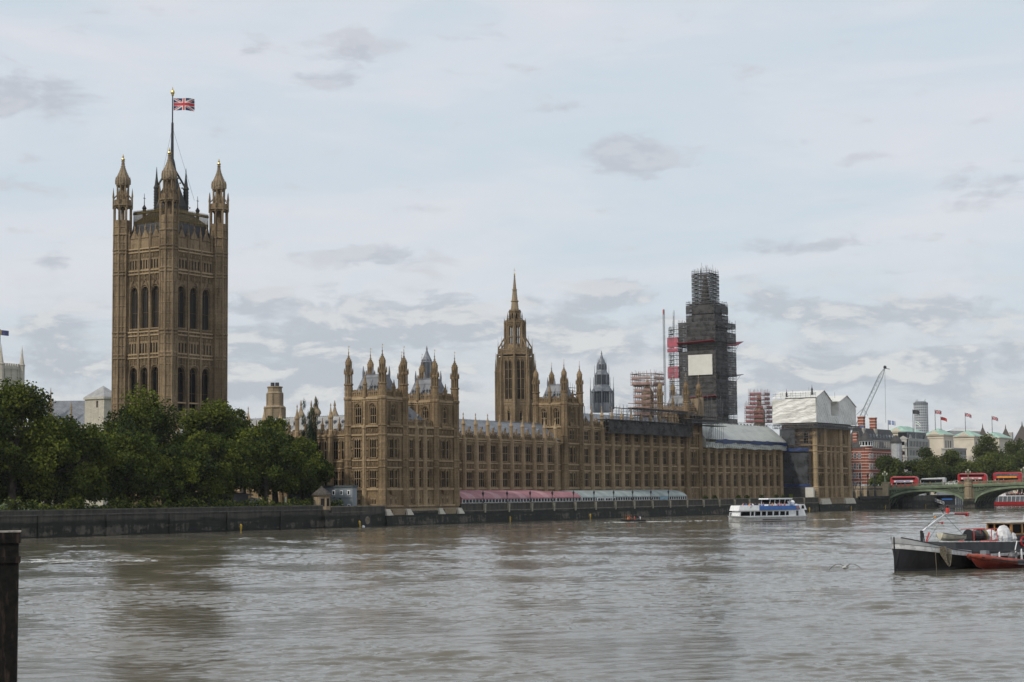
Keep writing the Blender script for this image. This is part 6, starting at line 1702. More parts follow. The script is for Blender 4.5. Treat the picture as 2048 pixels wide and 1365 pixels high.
tree('plane_tree', 'dark plane tree behind, filling the dip left of the square tower', -66, 36, LAND, 25.5, 8.5, 15, LEAF, 15000, .6, base=5.8, group=G1)
tree('plane_tree', 'broad plane tree covering the left foot of the square tower', -60.5, 22, LAND, 31.2, 11.1, 16, LEAF, 26000, .6, base=5.8, group=G1)
tree('plane_tree', 'low plane tree before the broad one under the square tower', -55, 10, LAND, 22.0, 8.8, 17, LEAF, 17000, .58, base=5.3, group=G1)
tree('plane_tree', 'round-topped plane tree covering the right foot of the square tower', -36, 26, LAND, 31.8, 9.7, 18, LEAF, 23000, .6, base=6.3, group=G1)
tree('plane_tree', 'leafy plane tree with gaps just right of the square tower', -14, 33, LAND, 32.6, 7.0, 19, LEAF, 10000, .58, base=6.8, group=G1, lumps=26)
tree('plane_tree', 'plane tree in front with drooping dark boughs, left of the ventilation tower', -32, 11, LAND, 24.5, 9.5, 20, LEAF, 20000, .58, base=6.3, group=G1)
tree('plane_tree', 'plane tree below the stone ventilation tower', -7.5, 28, LAND, 29.0, 5.9, 21, LEAF, 12000, .56, base=6.8, group=G1)
tree('willow_tree', 'dark feathery tree with upright plumes before the south front', -2.5, 24.0, LAND, 31.5, 5.6, 22, LEAF_B, 26000, .6, base=7, willow=True, group=None, lumps=40)
tree('plane_tree', 'rightmost plane tree of the garden, overlapping the south front', -15.0, 13.5, LAND, 22.6, 6.2, 23, LEAF, 17000, .55, base=6.8, group=G1)
tree('plane_tree', 'small plane tree leaning toward the corner pavilion above the cabins', -13.5, 9.5, LAND, 18.0, 3.8, 24, LEAF, 9000, .5, base=10.2, group=G1)
tree('plane_tree', 'tall plane tree behind, between the two that hide the foot of the square tower', -47, 35, LAND, 31.0, 7.6, 28, LEAF, 18000, .6, base=6.0, group=G1)
tree('plane_tree', 'plane tree behind, right of the round-topped one', -24, 30, LAND, 30.8, 7.0, 29, LEAF, 15000, .6, base=6.0, group=G1)
tree('plane_tree', 'plane tree between the ventilation tower and the square tower, lower than its neighbours', -19, 22, LAND, 26, 7.2, 30, LEAF, 14000, .58, base=6.0, group=G1)
tree('plane_tree', 'lowest of the plane trees just behind the wall left of centre', -68, 9, LAND, 18.5, 7.6, 31, LEAF, 13000, .56, base=5.4, group=G1)
tree('plane_tree', 'small plane tree filling the gap before the square tower', -45, 14, LAND, 20.5, 7.9, 26, LEAF, 14000, .55, base=5.6, group=G1)
tree('plane_tree', 'small dark plane tree between the two leftmost tall ones and the wall', -100, 20, LAND, 22, 9.0, 27, LEAF, 14000, .58, base=5.6, group=G1)
tree('plane_tree', 'plane tree cut by the left edge of the picture', -121, 20, LAND, 31.0, 10.2, 25, LEAF, 17000, .6, base=5.8, group=G1)
# low garden shrubs behind the wall
for i in range(48):
    x = -124 + i * 2.3
    mb = MB(); R = random.Random(100 + i); hh = R.uniform(1.2, 3.2)
    for k in range(200):
        a = R.random() * 6.28; b = R.random(); r_ = R.random() ** .5
        c = Vector((x + 2.2 * r_ * math.cos(a), 2.5 + 1.2 * r_ * math.sin(a), LAND + hh * b * (1.2 - r_ * .6)))
        d1 = Vector((R.gauss(0, 1), R.gauss(0, 1), R.gauss(0, 1))).normalized() * .3; d2 = d1.orthogonal().normalized() * .22
        mb.quad(c - d1, c + d2, c + d1, c - d2, R.randrange(3))
    tag(mb.build('shrub', LEAF), 'low dark shrub behind the garden embankment wall', 'shrub', 'shrubs behind the garden wall')
# trees on the far embankment
G2 = 'trees along the far embankment'
FT = [(404, 22, 16.5, 8.5, 'dark green tree before the red brick building'), (413, 23, 25.0, 8.5, 'tree with yellowish top right of the red brick building'), (428, 18, 21.5, 9.0, 'tree behind the first red bus'),
      (449, 18, 28.0, 9.5, 'tree below the white office block with dark attic'), (474, 15, 26.8, 9.5, 'tree below the tall cream block'), (461, 5, 21.0, 9.5, 'tree behind the second red bus'),
      (535, 16, 34.0, 11.5, 'tall round tree at the right below the last green roof'), (498, 2, 26.0, 12.0, 'broad tree behind the third red bus'), (573, 12, 36.0, 10.5, 'tall tree at the right edge below the spired roofs'), (525, -4, 27, 8.5, 'tree at the right edge over the bridge')]
for i, (x, y, top, r, lab) in enumerate(FT):
    tree('broadleaf_tree', lab, x, y, LAND, top, r, 40 + i, LEAF_R, 13000, .8, base=LAND + .6, group=G2, lumps=30)

# ------------------------------------------------------------------ bridge
BX = 345.0                                   # upstream face of the bridge; it runs east (towards -y) over the river
br = thing('arch_bridge', 'low green iron arch bridge with stone piers carrying buses over the river', 'bridge', (BX + 12, -40, 0))
def deck(y): return 8.85 + 2.2 * (1 - ((y + 118) / 118) ** 2)
PIERS = [-34.3, -75.5, -118, -161, -202]
spans = [(-.2, -32.5)] + [(a - 1.9, b + 1.9) for a, b in zip(PIERS, PIERS[1:])] + [(PIERS[-1] - 1.9, -236)]
mb, md = MB(), MB()
WID = 25.0
for (ya, yb) in spans:
    n = 26
    zspr, = (1.9,)
    pts = []
    for i in range(n + 1):
        t = i / n; y = ya + (yb - ya) * t
        crown = deck((ya + yb) / 2) - 2.1
        z = zspr + (crown - zspr) * math.sqrt(max(0, 1 - (2 * t - 1) ** 2)) ** .92
        pts.append((y, z))
    for (p, q) in zip(pts, pts[1:]):
        for (x0, x1) in ((BX - .15, BX + .75), (BX + WID - .75, BX + WID + .15)):      # face ribs
            mb.hexa([(x0, p[0], p[1]), (x1, p[0], p[1]), (x1, q[0], q[1]), (x0, q[0], q[1]), (x0, p[0], p[1] + .75), (x1, p[0], p[1] + .75), (x1, q[0], q[1] + .75), (x0, q[0], q[1] + .75)])
        for k in range(1, 7):
            x = BX + WID * k / 7; mb.hexa([(x - .15, p[0], p[1]), (x + .15, p[0], p[1]), (x + .15, q[0], q[1]), (x - .15, q[0], q[1]), (x - .15, p[0], p[1] + .7), (x + .15, p[0], p[1] + .7), (x + .15, q[0], q[1] + .7), (x - .15, q[0], q[1] + .7)])
        # spandrel back plate, set in
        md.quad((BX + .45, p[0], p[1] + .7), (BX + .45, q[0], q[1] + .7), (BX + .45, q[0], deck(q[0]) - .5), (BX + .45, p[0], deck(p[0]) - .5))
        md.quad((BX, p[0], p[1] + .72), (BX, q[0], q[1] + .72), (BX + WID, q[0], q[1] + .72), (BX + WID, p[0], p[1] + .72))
    for (s, y0_) in ((1, ya), (-1, yb)):     # pierced spandrel tracery: rings and bars shrinking to the crown
        yy = y0_
        for r in (1.15, .9, .65, .45, .3):
            yy -= s * r * 1.05 * (1 if ya > yb else -1)
            zt = deck(yy) - .6; c = zt - r
            ring = [(BX + .05, yy + r * math.cos(a), c + r * math.sin(a)) for a in [i * math.pi / 5 for i in range(11)]]
            mb.path(ring, .12, 4); mb.tube((BX + .05, yy, c - r), (BX + .05, yy, c + r), .09, 4)
            yy -= s * r * 1.05 * (1 if ya > yb else -1)
mb.build('arch_ribs', GREEN_B, br); md.build('spandrel_plates', GREEN_BD, br)
mb = MB()
ys = np.linspace(0.5, -240, 90)
for a, b in zip(ys, ys[1:]):
    for (x0, x1, d0, d1) in ((BX - .45, BX + .5, -.55, -.2), (BX - .3, BX + .4, -1.0, -.55), (BX + WID - .5, BX + WID + .45, -1.0, -.2)):
        mb.hexa([(x0, a, deck(a) + d0), (x1, a, deck(a) + d0), (x1, b, deck(b) + d0), (x0, b, deck(b) + d0), (x0, a, deck(a) + d1), (x1, a, deck(a) + d1), (x1, b, deck(b) + d1), (x0, b, deck(b) + d1)])
    for x in (BX, BX + WID):
        for (d0, d1, w) in ((.95, 1.15, .2), (-.2, .15, .18)):
            mb.hexa([(x - w, a, deck(a) + d0), (x + w, a, deck(a) + d0), (x + w, b, deck(b) + d0), (x - w, b, deck(b) + d0), (x - w, a, deck(a) + d1), (x + w, a, deck(a) + d1), (x + w, b, deck(b) + d1), (x - w, b, deck(b) + d1)])
y = 0.3
while y > -150:
    mb.box(BX - .1, BX + .1, y - .22, y, deck(y) + .15, deck(y) + .95); y -= .62
mb.build('parapet', GREEN_B, br)
mb = MB()
for a, b in zip(ys, ys[1:]):
    mb.quad((BX + .4, a, deck(a) - .12), (BX + WID - .4, a, deck(a) - .12), (BX + WID - .4, b, deck(b) - .12), (BX + .4, b, deck(b) - .12), 0)
    for (x0, x1) in ((BX + .4, BX + 4), (BX + WID - 4, BX + WID - .4)):
        mb.hexa([(x0, a, deck(a) - .1), (x1, a, deck(a) - .1), (x1, b, deck(b) - .1), (x0, b, deck(b) - .1), (x0, a, deck(a) + .03), (x1, a, deck(a) + .03), (x1, b, deck(b) + .03), (x0, b, deck(b) + .03)], 1)
mb.build('carriageway', [ASPHALT, PAVING], br)
PSTONE = stone('bridge_pier_stone', (.33, .27, .18), (.22, .18, .12), (.09, .075, .05), .03)
for y in PIERS:
    mb = MB()
    ring = lambda w, l0, l1, z: [(BX - l0, y - w, z), (BX - l0 - w * .9, y, z), (BX - l0, y + w, z), (BX + WID + l1, y + w, z), (BX + WID + l1 + w * .9, y, z), (BX + WID + l1, y - w, z)]
    mb.loft([ring(2.4, .4, .4, -2), ring(2.2, .3, .3, 4.2)], 1); mb.loft([ring(1.9, -.2, -.2, 4.2), ring(1.9, -.2, -.2, 8.4)], 0)
    mb.lathe(BX - .4, y, [(1.75, 4.2), (1.75, 4.6), (1.45, 4.8), (1.45, deck(y) - 1), (1.75, deck(y) - .8), (1.75, deck(y) + .1), (1.5, deck(y) + .3), (1.5, deck(y) + 1.2), (1.75, deck(y) + 1.3), (1.75, deck(y) + 1.55)], 8, m=0)
    mb.build('pier', [PSTONE, QUAY], br)
# abutment and approach wall on the palace side
aw = thing('approach_wall', 'pale stone approach wall with pilasters between the far pavilion and the bridge', 'wall', (BX, 9, LAND))
mb = MB(); S = FS(BX, 0)
mb.fbox(S, -1.2, 24, -.8, 0, -1, 8.0); mb.fbox(S, -1.4, 24, -.8, .3, 7.7, 8.1); mb.fbox(S, -1.2, 24, -.5, -.05, 8.1, 9.3); mb.fbox(S, -1.4, 24, -.6, .1, 9.3, 9.6)
for u in (0, 4.6, 8.6, 12.6, 17): mb.fbox(S, u - .7, u + .7, 0, .5, 3.5, 8.3)
mb.fbox(S, -1.3, 1.0, -1, .9, -1.5, 10.6); mb.fbox(S, -1.6, 1.3, -1, 1.1, 10.6, 11.1)
mb.build('wall_face', stone('approach_stone', (.42, .34, .235), (.30, .24, .165), (.12, .095, .065), .03), aw)
mb = MB(); mb.fbox(S, -1.3, 24, -.4, .35, -1.5, 3.6); mb.build('wet_footing', QUAY, aw)
mb = MB(); mb.box(BX, BX + WID, 0.5, 45, 8.2, deck(1) - .1); tag(mb.build('approach_road', ASPHALT), None, None, kind='structure')
ws = thing('mooring_shed', 'low dark timber landing stage at the foot of the approach wall', 'landing stage', (336, 0, 2))
mb = MB(); mb.box(310, 343, -2.4, -1.4, 4.4, 5.6); mb.build('boarding', plain('tarred_timber', (.025, .025, .022), .8, .3), ws)
# bridge lamps
def blamp():
    t = thing('bridge_lamp', '', 'lamp')
    mb = MB(); mb.lathe(0, 0, [(.45, 0), (.45, .8), (.22, 1.0), (.14, 2.6), (.2, 2.7), (.1, 3.4)], 8); mb.tube((0, -.85, 2.75), (0, .85, 2.75), .07, 5); mb.tube((-.85, 0, 2.75), (.85, 0, 2.75), .07, 5)
    mb.build('post', GREEN_B, t)
    for (dx, dy, z) in ((0, -.85, 2.8), (0, .85, 2.8), (0, 0, 3.5)):
        mb = MB(); mb.lathe(dx, dy, [(.12, z), (.32, z + .55), (.34, z + .6), (.14, z + .85), (.03, z + 1.1)], 8); mb.build('lantern', plain('lamp_glass', (.45, .44, .34), .3) if 'lamp_glass' not in bpy.data.materials else bpy.data.materials['lamp_glass'], t)
    return t
bl = blamp()
for i, (y, lab) in enumerate(((.1, 'three-armed bridge lamp on the abutment left of the first bus'), (PIERS[0], 'three-armed bridge lamp on the pier before the second bus'), (PIERS[0] - 22, 'three-armed bridge lamp at mid span before the third bus'), (PIERS[1], 'three-armed bridge lamp on the second pier at the right edge'))):
    o = bl if i == 0 else copy_thing(bl, (0, 0, 0), 0)
    o.location = (BX - .3, y, (11.1 if i == 0 else deck(y) + 1.5)); o['label'] = lab; o['group'] = 'lamps on the bridge'
for i, (y, h) in enumerate(((13.3, 17.2), (10.2, 18.4), (7.0, 15), (4.0, 14.6))):
    t = thing('street_lamp', ['left of the four tall dark lamps before the approach wall', 'second and tallest dark lamp before the approach wall', 'third dark lamp before the approach wall', 'fourth dark lamp, nearest the bridge'][i], 'lamp', (BX - 1.5, y, 4.9), 'dark lamps before the approach wall')
    mb = MB(); mb.lathe(BX - 1.5, y, [(.5, 4.5), (.45, 7.5), (.2, 8.2), (.16, h - 2)], 8); mb.build('post', IRON, t)
    mb = MB(); mb.lathe(BX - 1.5, y, [(.12, h - 2), (.5, h - .9), (.5, h - .8), (.1, h)], 6)
    if i == 0: mb.lathe(BX - 1.5, y + 1.6, [(.1, h - 2.4), (.5, h - 1.3), (.1, h - .6)], 6); mb.tube((BX - 1.5, y, h - 2), (BX - 1.5, y + 1.6, h - 2.2), .1, 4)
    mb.build('lantern', IRON, t)

# ------------------------------------------------------------------ buses, coach and cars on the bridge (they drive along y)
def bus(name, label, x, y0, L, H, ad_mats, red=RED, flip=1, group='red double-decker buses on the bridge', old=False):
    """rounded double-decker, its near flank towards the camera; y0 = left (west) end"""
    z0 = deck(y0 - L / 2) - .1; W_ = 2.5
    t = thing('double_decker_bus', label, 'bus', (x + W_ / 2, y0 - L / 2, z0), group)
    mb = MB()
    R_ = []
    for (u, sh, top) in ((0, .35, .55), (.35, .1, .2), (1.2, 0, .04), (L * .5, 0, 0), (L - 1.2, 0, .04), (L - .35, .08, .2 if old else .5), (L, .3, .5 if old else 1.3)):
        y = y0 - u; zt = z0 + H - top
        R_.append([(x + sh, y, z0 + .35), (x + W_ - sh, y, z0 + .35), (x + W_ - sh, y, zt - .25), (x + W_ - .3 - sh, y, zt), (x + .3 + sh, y, zt), (x + sh, y, zt - .25)])
    mb.loft(R_); mb.build('body', red, t, smooth=False)
    def strip(nm, ua, ub, za, zb, mat, off=.015, slant=0):
        m = MB(); m.hexa([(x - off, y0 - ua, z0 + za), (x + .03, y0 - ua, z0 + za), (x + .03, y0 - ub, z0 + za), (x - off, y0 - ub, z0 + za), (x - off, y0 - ua - slant, z0 + zb), (x + .03, y0 - ua - slant, z0 + zb), (x + .03, y0 - ub + slant, z0 + zb), (x - off, y0 - ub + slant, z0 + zb)]); return m.build(nm, mat, t)
    strip('upper_window', .9, L - 1.0, H - 1.35, H - .55, GLASS if not old else GLASS_B)
    strip('lower_window', 1.2, L - 1.4, 1.25, 2.05, GLASS)
    strip('advert_panel', 1.6, L - 1.9, 2.15, 2.85, ad_mats[0], .03)
    if len(ad_mats) > 1:
        for (a, b) in ((2.4, L * .5), (L * .56, L - 3.2)): strip('advert_lettering', a, b, 2.32, 2.68, ad_mats[1], .045)
    m = MB(); m.quad((x + .4, y0 + .004, z0 + 2.5), (x + W_ - .4, y0 + .004, z0 + 2.5), (x + W_ - .4, y0 + .004, z0 + 3.3), (x + .4, y0 + .004, z0 + 3.3)); m.build('end_window', GLASS, t)
    m = MB(); m.hexa([(x + .35, y0 - 1, z0 + H - .02), (x + W_ - .35, y0 - 1, z0 + H - .02), (x + W_ - .35, y0 - L + 1.4, z0 + H - .04), (x + .35, y0 - L + 1.4, z0 + H - .04), (x + .45, y0 - 1.2, z0 + H + .05), (x + W_ - .45, y0 - 1.2, z0 + H + .05), (x + W_ - .45, y0 - L + 1.8, z0 + H + .03), (x + .45, y0 - L + 1.8, z0 + H + .03)]); m.build('roof_panel', GREY_L if not old else red, t)
    for u in (2.0, L - 2.6):
        for xs in (x - .02, x + W_ - .28):
            m = MB()
            ring = lambda xx, r: [(xx, y0 - u + r * math.cos(a), z0 + .5 + r * math.sin(a)) for a in [k * math.pi / 6 for k in range(12)]]
            m.loft([ring(xs, .48), ring(xs + .3, .48)]); wl = m.build('wheel', BLACK, t)
            m = MB(); m.loft([ring(xs - .01, .22), ring(xs + .31, .22)]); m.build('hub', GREY, wl)
    return t
AD1 = [plain('advert_white', (.62, .63, .66), .5), plain('advert_blue', (.10, .19, .42), .5)]
AD2 = [plain('advert_pale', (.66, .60, .58), .5), plain('advert_red_print', (.38, .06, .07), .5)]
AD3 = [plain('advert_orange', (.66, .26, .03), .5)]
bus('bus', 'red double-decker with blue and white side advert, leftmost on the bridge', 352, 0.6, 11.6, 4.45, AD1)
bus('bus', 'red double-decker with pale side advert behind the pier lamp', 352, -27.5, 11.8, 4.5, AD2)
bus('bus', 'red double-decker with orange side advert, rightmost on the bridge', 352, -41.9, 11.4, 4.4, AD3, old=True)
def coach(label, x, y0, L):
    z0 = deck(y0 - L / 2) - .1; t = thing('coach', label, 'coach', (x + 1.25, y0 - L / 2, z0)); mb = MB()
    R_ = [[(x + s, y0 - u, z0 + .35), (x + 2.5 - s, y0 - u, z0 + .35), (x + 2.5 - s, y0 - u, z0 + h - .3), (x + 2.2 - s, y0 - u, z0 + h), (x + .3 + s, y0 - u, z0 + h), (x + s, y0 - u, z0 + h - .3)] for (u, s, h) in ((0, .15, 2.6), (.7, 0, 3.2), (L - .6, 0, 3.45), (L, .12, 3.3))]
    mb.loft(R_); mb.build('body', GREY_L, t)
    mb = MB(); mb.box(x - .02, x + .02, y0 - L + .9, y0 - .3, z0 + 1.35, z0 + 2.75); mb.build('window', GLASS, t)
    mb = MB(); mb.box(x - .02, x + .02, y0 - L + .9, y0 - .3, z0 + .5, z0 + 1.1); mb.build('side_panel', CHAR, t)
    for u in (2.2, L - 2.8):
        mb = MB(); ring = lambda xx, r: [(xx, y0 - u + r * math.cos(a), z0 + .5 + r * math.sin(a)) for a in [k * math.pi / 6 for k in range(12)]]
        mb.loft([ring(x - .03, .48), ring(x + .3, .48)]); mb.build('wheel', BLACK, t)
coach('grey coach with long dark windows between the first two red buses', 352.2, -12.0, 10.2)
def car(label, x, y0, c, H=1.5, L=4.3, van=False):
    z0 = deck(y0 - 2) - .1; t = thing('parked_van' if van else 'car', label, 'van' if van else 'car', (x + .9, y0 - L / 2, z0)); mb = MB()
    prof = [(0, .4), (0, .9), (.5, 1.0), (1.1, H), (3.1, H), (3.8, .98), (L, .9), (L, .4)] if not van else [(0, .4), (0, 1.1), (.6, 1.3), (1.1, H), (L - .1, H), (L, .5)]
    R_ = [[(xx, y0 - u, z0 + z) for (u, z) in prof] for xx in (x, x + 1.8)]
    mb.loft(R_); mb.build('body', c, t)
    mb = MB(); mb.box(x - .015, x + .02, y0 - (3.0 if not van else 2.0), y0 - 1.2, z0 + 1.02, z0 + H - .12); mb.build('window', GLASS, t)
    for u in (.85, L - .9):
        mb = MB(); ring = lambda xx, r: [(xx, y0 - u + r * math.cos(a), z0 + .35 + r * math.sin(a)) for a in [k * math.pi / 5 for k in range(10)]]
        mb.loft([ring(x - .03, .34), ring(x + .2, .34)]); mb.build('wheel', BLACK, t)
car('white car between the coach and the second red bus', 352, -22.6, WHITE)
car('silver van just left of the second red bus', 352.3, -25.4, GREY_L, 2.0, 4.6, True)
car('dark car on the bridge approach left of the first bus', 352, 9.5, CHAR)
car('pale van on the bridge approach behind the tall lamps', 352, 15.5, GREY_L, 2.1, 5.0, True)

# ------------------------------------------------------------------ people
def person(name, label, x, y, z, hgt, top, legs, seated=False, group=None, face=0.0, hair=None):
    """one continuous low figure: legs, hips, torso, shoulders, neck and head lofted together; clothes as colours of the surface"""
    s = hgt / 1.72; c, s_ = math.cos(face), math.sin(face)
    def T(px, py, pz): return (x + (px * c - py * s_) * s, y + (px * s_ + py * c) * s, z + pz * s)
    mb = MB(); N = 8
    def ring(cx, cy, cz, rx, ry): return [T(cx + rx * math.cos(k * 2 * math.pi / N), cy + ry * math.sin(k * 2 * math.pi / N), cz) for k in range(N)]
    hip = .48 if seated else .92
    for sgn in (-1, 1):
        if seated: mb.loft([ring(.45, sgn * .1, .06, .05, .05), ring(.43, sgn * .1, .42, .065, .06), ring(.30, sgn * .1, .50, .085, .075), ring(0, sgn * .09, hip + .03, .10, .09)], 1)
        else: mb.loft([ring(.06, sgn * .09, 0, .11, .045), ring(0, sgn * .09, .10, .05, .05), ring(.01, sgn * .09, .48, .06, .06), ring(0, sgn * .08, hip, .09, .085)], 1)
        mb.loft([ring(0, sgn * .20, hip + .50, .06, .055), ring(.04, sgn * .26, hip + .26, .045, .045), ring(.16, sgn * .22, hip + .06, .038, .038)], 0)
        mb.loft([ring(.16, sgn * .22, hip + .07, .034, .034), ring(.24, sgn * .20, hip - .01, .035, .022)], 2)
    mb.loft([ring(0, 0, hip - .06, .13, .17), ring(0, 0, hip + .18, .11, .15), ring(0, 0, hip + .42, .13, .19), ring(0, 0, hip + .54, .09, .17), ring(0, 0, hip + .58, .05, .06)], 0)
    mb.loft([ring(.01, 0, hip + .56, .05, .05), ring(.02, 0, hip + .64, .06, .055), ring(.03, 0, hip + .72, .095, .075), ring(.02, 0, hip + .80, .09, .075)], 2)
    mb.loft([ring(-.01, 0, hip + .72, .095, .085), ring(0, 0, hip + .80, .105, .085), ring(0, 0, hip + .86, .07, .06)], 3)
    o = mb.build(name, [top, legs, SKIN, hair or BLACK]); o['label'] = label; o['category'] = 'person'
    if group: o['group'] = group
    return o
COATS = [RED_L, WHITE, BLUE, CHAR, OFFW, ORANGE, NAVY, GREY_L, RED, GREY]
TOPW = ['red', 'white', 'blue', 'charcoal', 'cream', 'orange', 'navy', 'pale grey', 'dark red', 'grey']
for i in range(34):
    y = 18 - i * 2.0 + rnd.uniform(-.6, .6); k = rnd.randrange(10)
    person('person', 'pedestrian in a ' + TOPW[k] + ' top walking behind the bridge parapet', BX + rnd.uniform(1, 3), y, deck(y) + .04 if y < 0 else deck(0), 1.72, COATS[k], CHAR, False, 'pedestrians in %s on the bridge pavement' % TOPW[k], rnd.choice((math.pi / 2, -math.pi / 2)))

# ------------------------------------------------------------------ far bank behind the bridge
pr = thing('landing_pier', 'dark floating pier with blue sign under the left bridge arch', 'pier', (410, -6, WL))
mb = MB(); mb.box(398, 440, -12, -3.5, WL - .6, 1.4); mb.build('pontoon', CHAR, pr)
mb = MB(); mb.box(399, 438, -11, -4.5, 1.4, 5.6); mb.build('waiting_hall', plain('pier_glass', (.03, .034, .042), .2), pr)
mb = MB(); mb.hexa([(397, -13, 5.6), (440, -12.5, 5.6), (440, -3.5, 5.6), (397, -3.5, 5.6), (397, -13, 5.9), (440, -12.5, 5.9), (440, -3.5, 6.9), (397, -3.5, 6.9)]); mb.build('roof', GREY, pr)
for k in range(14): mb = MB(); mb.box(399 + k * 3 - .1, 399 + k * 3 + .1, -11.15, -11, 1.4, 5.6); mb.build('post', GREY_L, pr)
mb = MB(); mb.box(398.7, 398.8, -9.8, -5.2, 3.5, 4.1); mb.build('blue_sign', BLUE, pr)
gw = thing('gangway', 'sloping white gangway leading down to the pier under the bridge', 'gangway', (396, 0, 4))
mb = MB(); truss(mb, (392, 2, 5.2), (399, -6, 1.6), 1.1, 8, .09); truss(mb, (394, 3, 5.2), (401, -5, 1.6), 1.1, 8, .09); mb.build('side_truss', WHITE, gw)

# red brick building with banded turrets
nb = thing('brick_building', 'red brick building banded with white stone, steep slate roof and two tall chimneys', 'building', (425, 40, LAND))
def shaw():
    E = FE(420.6, 37.5); S = FS(420.6, 37.5)
    mb = MB()
    ops = []
    for z in (9, 13.2, 17.6, 22.2):
        for u in (2.4, 4.6, 6.8): ops.append((u - .7, u + .7, z, z + 2.7))
    wall(mb, S, 0, 9.5, LAND, 26.8, ops, .3)
    eop = [(u - .65, u + .65, z, z + 2.6) for z in (9, 13.2, 17.6, 22.2) for u in np.arange(5, 48, 3.4)]
    wall(mb, E, 0, 50, LAND, 26.8, eop, .3)
    mb.box(421.5, 470, 38.2, 47, LAND, 26.7)
    mb.lathe(423.6, 37.9, [(2.9, LAND), (2.9, 27.2), (3.2, 27.5), (3.2, 28.0)], 14)
    mb.box(421.3, 422.6, 41.3, 43.2, 26.8, 34.2)
    mb.build('wall', RED_BRICK, nb)
    for z in (9, 13.2, 17.6, 22.2):
        for u in (2.4, 4.6, 6.8):
            m = MB(); m.fbox(S, u - .7, u + .7, -.26, -.2, z, z + 2.7, 1)
            for du in (-.7, -.05, .6): m.fbox(S, u + du, u + du + .12, -.2, .04, z, z + 2.7)
            for dz in (0, 1.25, 2.6): m.fbox(S, u - .7, u + .7, -.2, .04, z + dz, z + dz + .12)
            m.build('window', [WHITE, GLASS], nb)
        for k in (9.2, 10.6, 12.0):
            a = 2 * math.pi * k / 14; fr = FA(423.6 + 2.86 * math.cos(a), 37.9 + 2.86 * math.sin(a), a); m = MB()
            m.fbox(fr, -.4, .4, 0, .06, z, z + 2.2, 1); m.fbox(fr, -.5, -.36, 0, .12, z - .1, z + 2.3); m.fbox(fr, .36, .5, 0, .12, z - .1, z + 2.3); m.fbox(fr, -.36, .36, 0, .12, z + 2.2, z + 2.35); m.fbox(fr, -.05, .05, .06, .1, z, z + 2.2)
            m.build('window', [WHITE, GLASS], nb)
    for u in np.arange(5, 48, 3.4):
        for z in (17.6, 22.2):
            m = MB(); m.fbox(E, u - .65, u + .65, -.26, -.2, z, z + 2.6, 1); m.fbox(E, u - .06, u + .06, -.2, .03, z, z + 2.6); m.fbox(E, u - .65, u + .65, -.2, .03, z + 1.2, z + 1.35); m.build('window', [WHITE, GLASS], nb)
    mb = MB()
    for k in range(14): a = 2 * math.pi * (k + .5) / 14; mb.tube((423.6 + 3.1 * math.cos(a), 37.9 + 3.1 * math.sin(a), 27.9), (423.6 + 3.1 * math.cos(a), 37.9 + 3.1 * math.sin(a), 30.0), .2, 4)
    mb.lathe(423.6, 37.9, [(3.3, 27.8), (3.3, 28.2)], 14); mb.lathe(423.6, 37.9, [(3.3, 29.9), (3.4, 30.3)], 14)
    mb.build('turret_colonnade', WHITE, nb)
    mb = MB(); mb.lathe(423.6, 37.9, [(2.85, 28.2), (2.85, 30)], 14); mb.build('turret_glazing', GLASS, nb)
    mb = MB(); mb.lathe(423.6, 37.9, [(3.6, 30.2), (2.9, 31.0), (1.6, 33.0), (.25, 34.4), (.1, 35.4)], 14); mb.build('turret_roof', SLATE, nb)
    mb = MB()
    mb.hexa([(420.4, 37.2, 26.8), (470, 37.2, 26.8), (470, 47.4, 26.8), (420.4, 47.4, 26.8), (423.4, 41.6, 36.4), (466, 41.6, 36.4), (466, 43.4, 36.4), (423.4, 43.4, 36.4)])
    mb.build('roof', SLATE, nb)
    E2 = FE(420.6, 37.5)
    mb = MB(); mb.fbox(E2, 4, 49, -.2, .25, 27.0, 27.4); mb.fbox(E2, 4, 49, .0, .2, 30.4, 30.9)
    for u in np.arange(4.5, 49, 2.2): mb.fbox(E2, u, u + .45, -.3, .12, 27.4, 30.4)
    mb.build('attic_loggia', plain('grey_stone_trim', (.34, .33, .31), .8), nb)
    for u in np.arange(5.5, 47, 4.2):
        m = MB(); m.fbox(E2, u, u + 1.4, -3.4, -2.2, 31.4, 32.8); m.hexa([E2(u - .2, -2.1, 32.8), E2(u + 1.6, -2.1, 32.8), E2(u + 1.6, -3.9, 32.8), E2(u - .2, -3.9, 32.8), E2(u + .6, -2.1, 33.8), E2(u + .8, -2.1, 33.8), E2(u + .8, -3.9, 33.8), E2(u + .6, -3.9, 33.8)]); m.build('dormer', GREY, nb)
    for (cx_, cy_) in ((429.0, 41.8), (444.5, 42)):
        m = MB(); m.box(cx_ - 1.4, cx_ + 1.4, cy_ - 1.5, cy_ + 1.5, 32, 36.2); c_ = m.build('chimney', plain('chimney_stone', (.42, .40, .35), .8) if 'chimney_stone' not in bpy.data.materials else bpy.data.materials['chimney_stone'], nb)
        m = MB(); m.box(cx_ - 1.25, cx_ + 1.25, cy_ - 1.35, cy_ + 1.35, 36.2, 41.2); m.box(cx_ - 1.45, cx_ + 1.45, cy_ - 1.55, cy_ + 1.55, 41.2, 41.7); m.build('stack', RED_BRICK, c_)
    mb = MB(); mb.lathe(437, 28.4, [(2.4, LAND), (2.4, 29.4)], 12); mb.build('corner_turret', GREY_L, nb)
    mb = MB(); mb.lathe(437, 28.4, [(2.8, 29.4), (2.6, 30.2), (1.5, 32.0), (.2, 33)], 12); mb.build('turret_roof', SLATE, nb)
shaw()
n2 = thing('brick_building', 'grey gabled lead roofed wing between the far pavilion and the red brick turret', 'building', (418, 47, LAND))
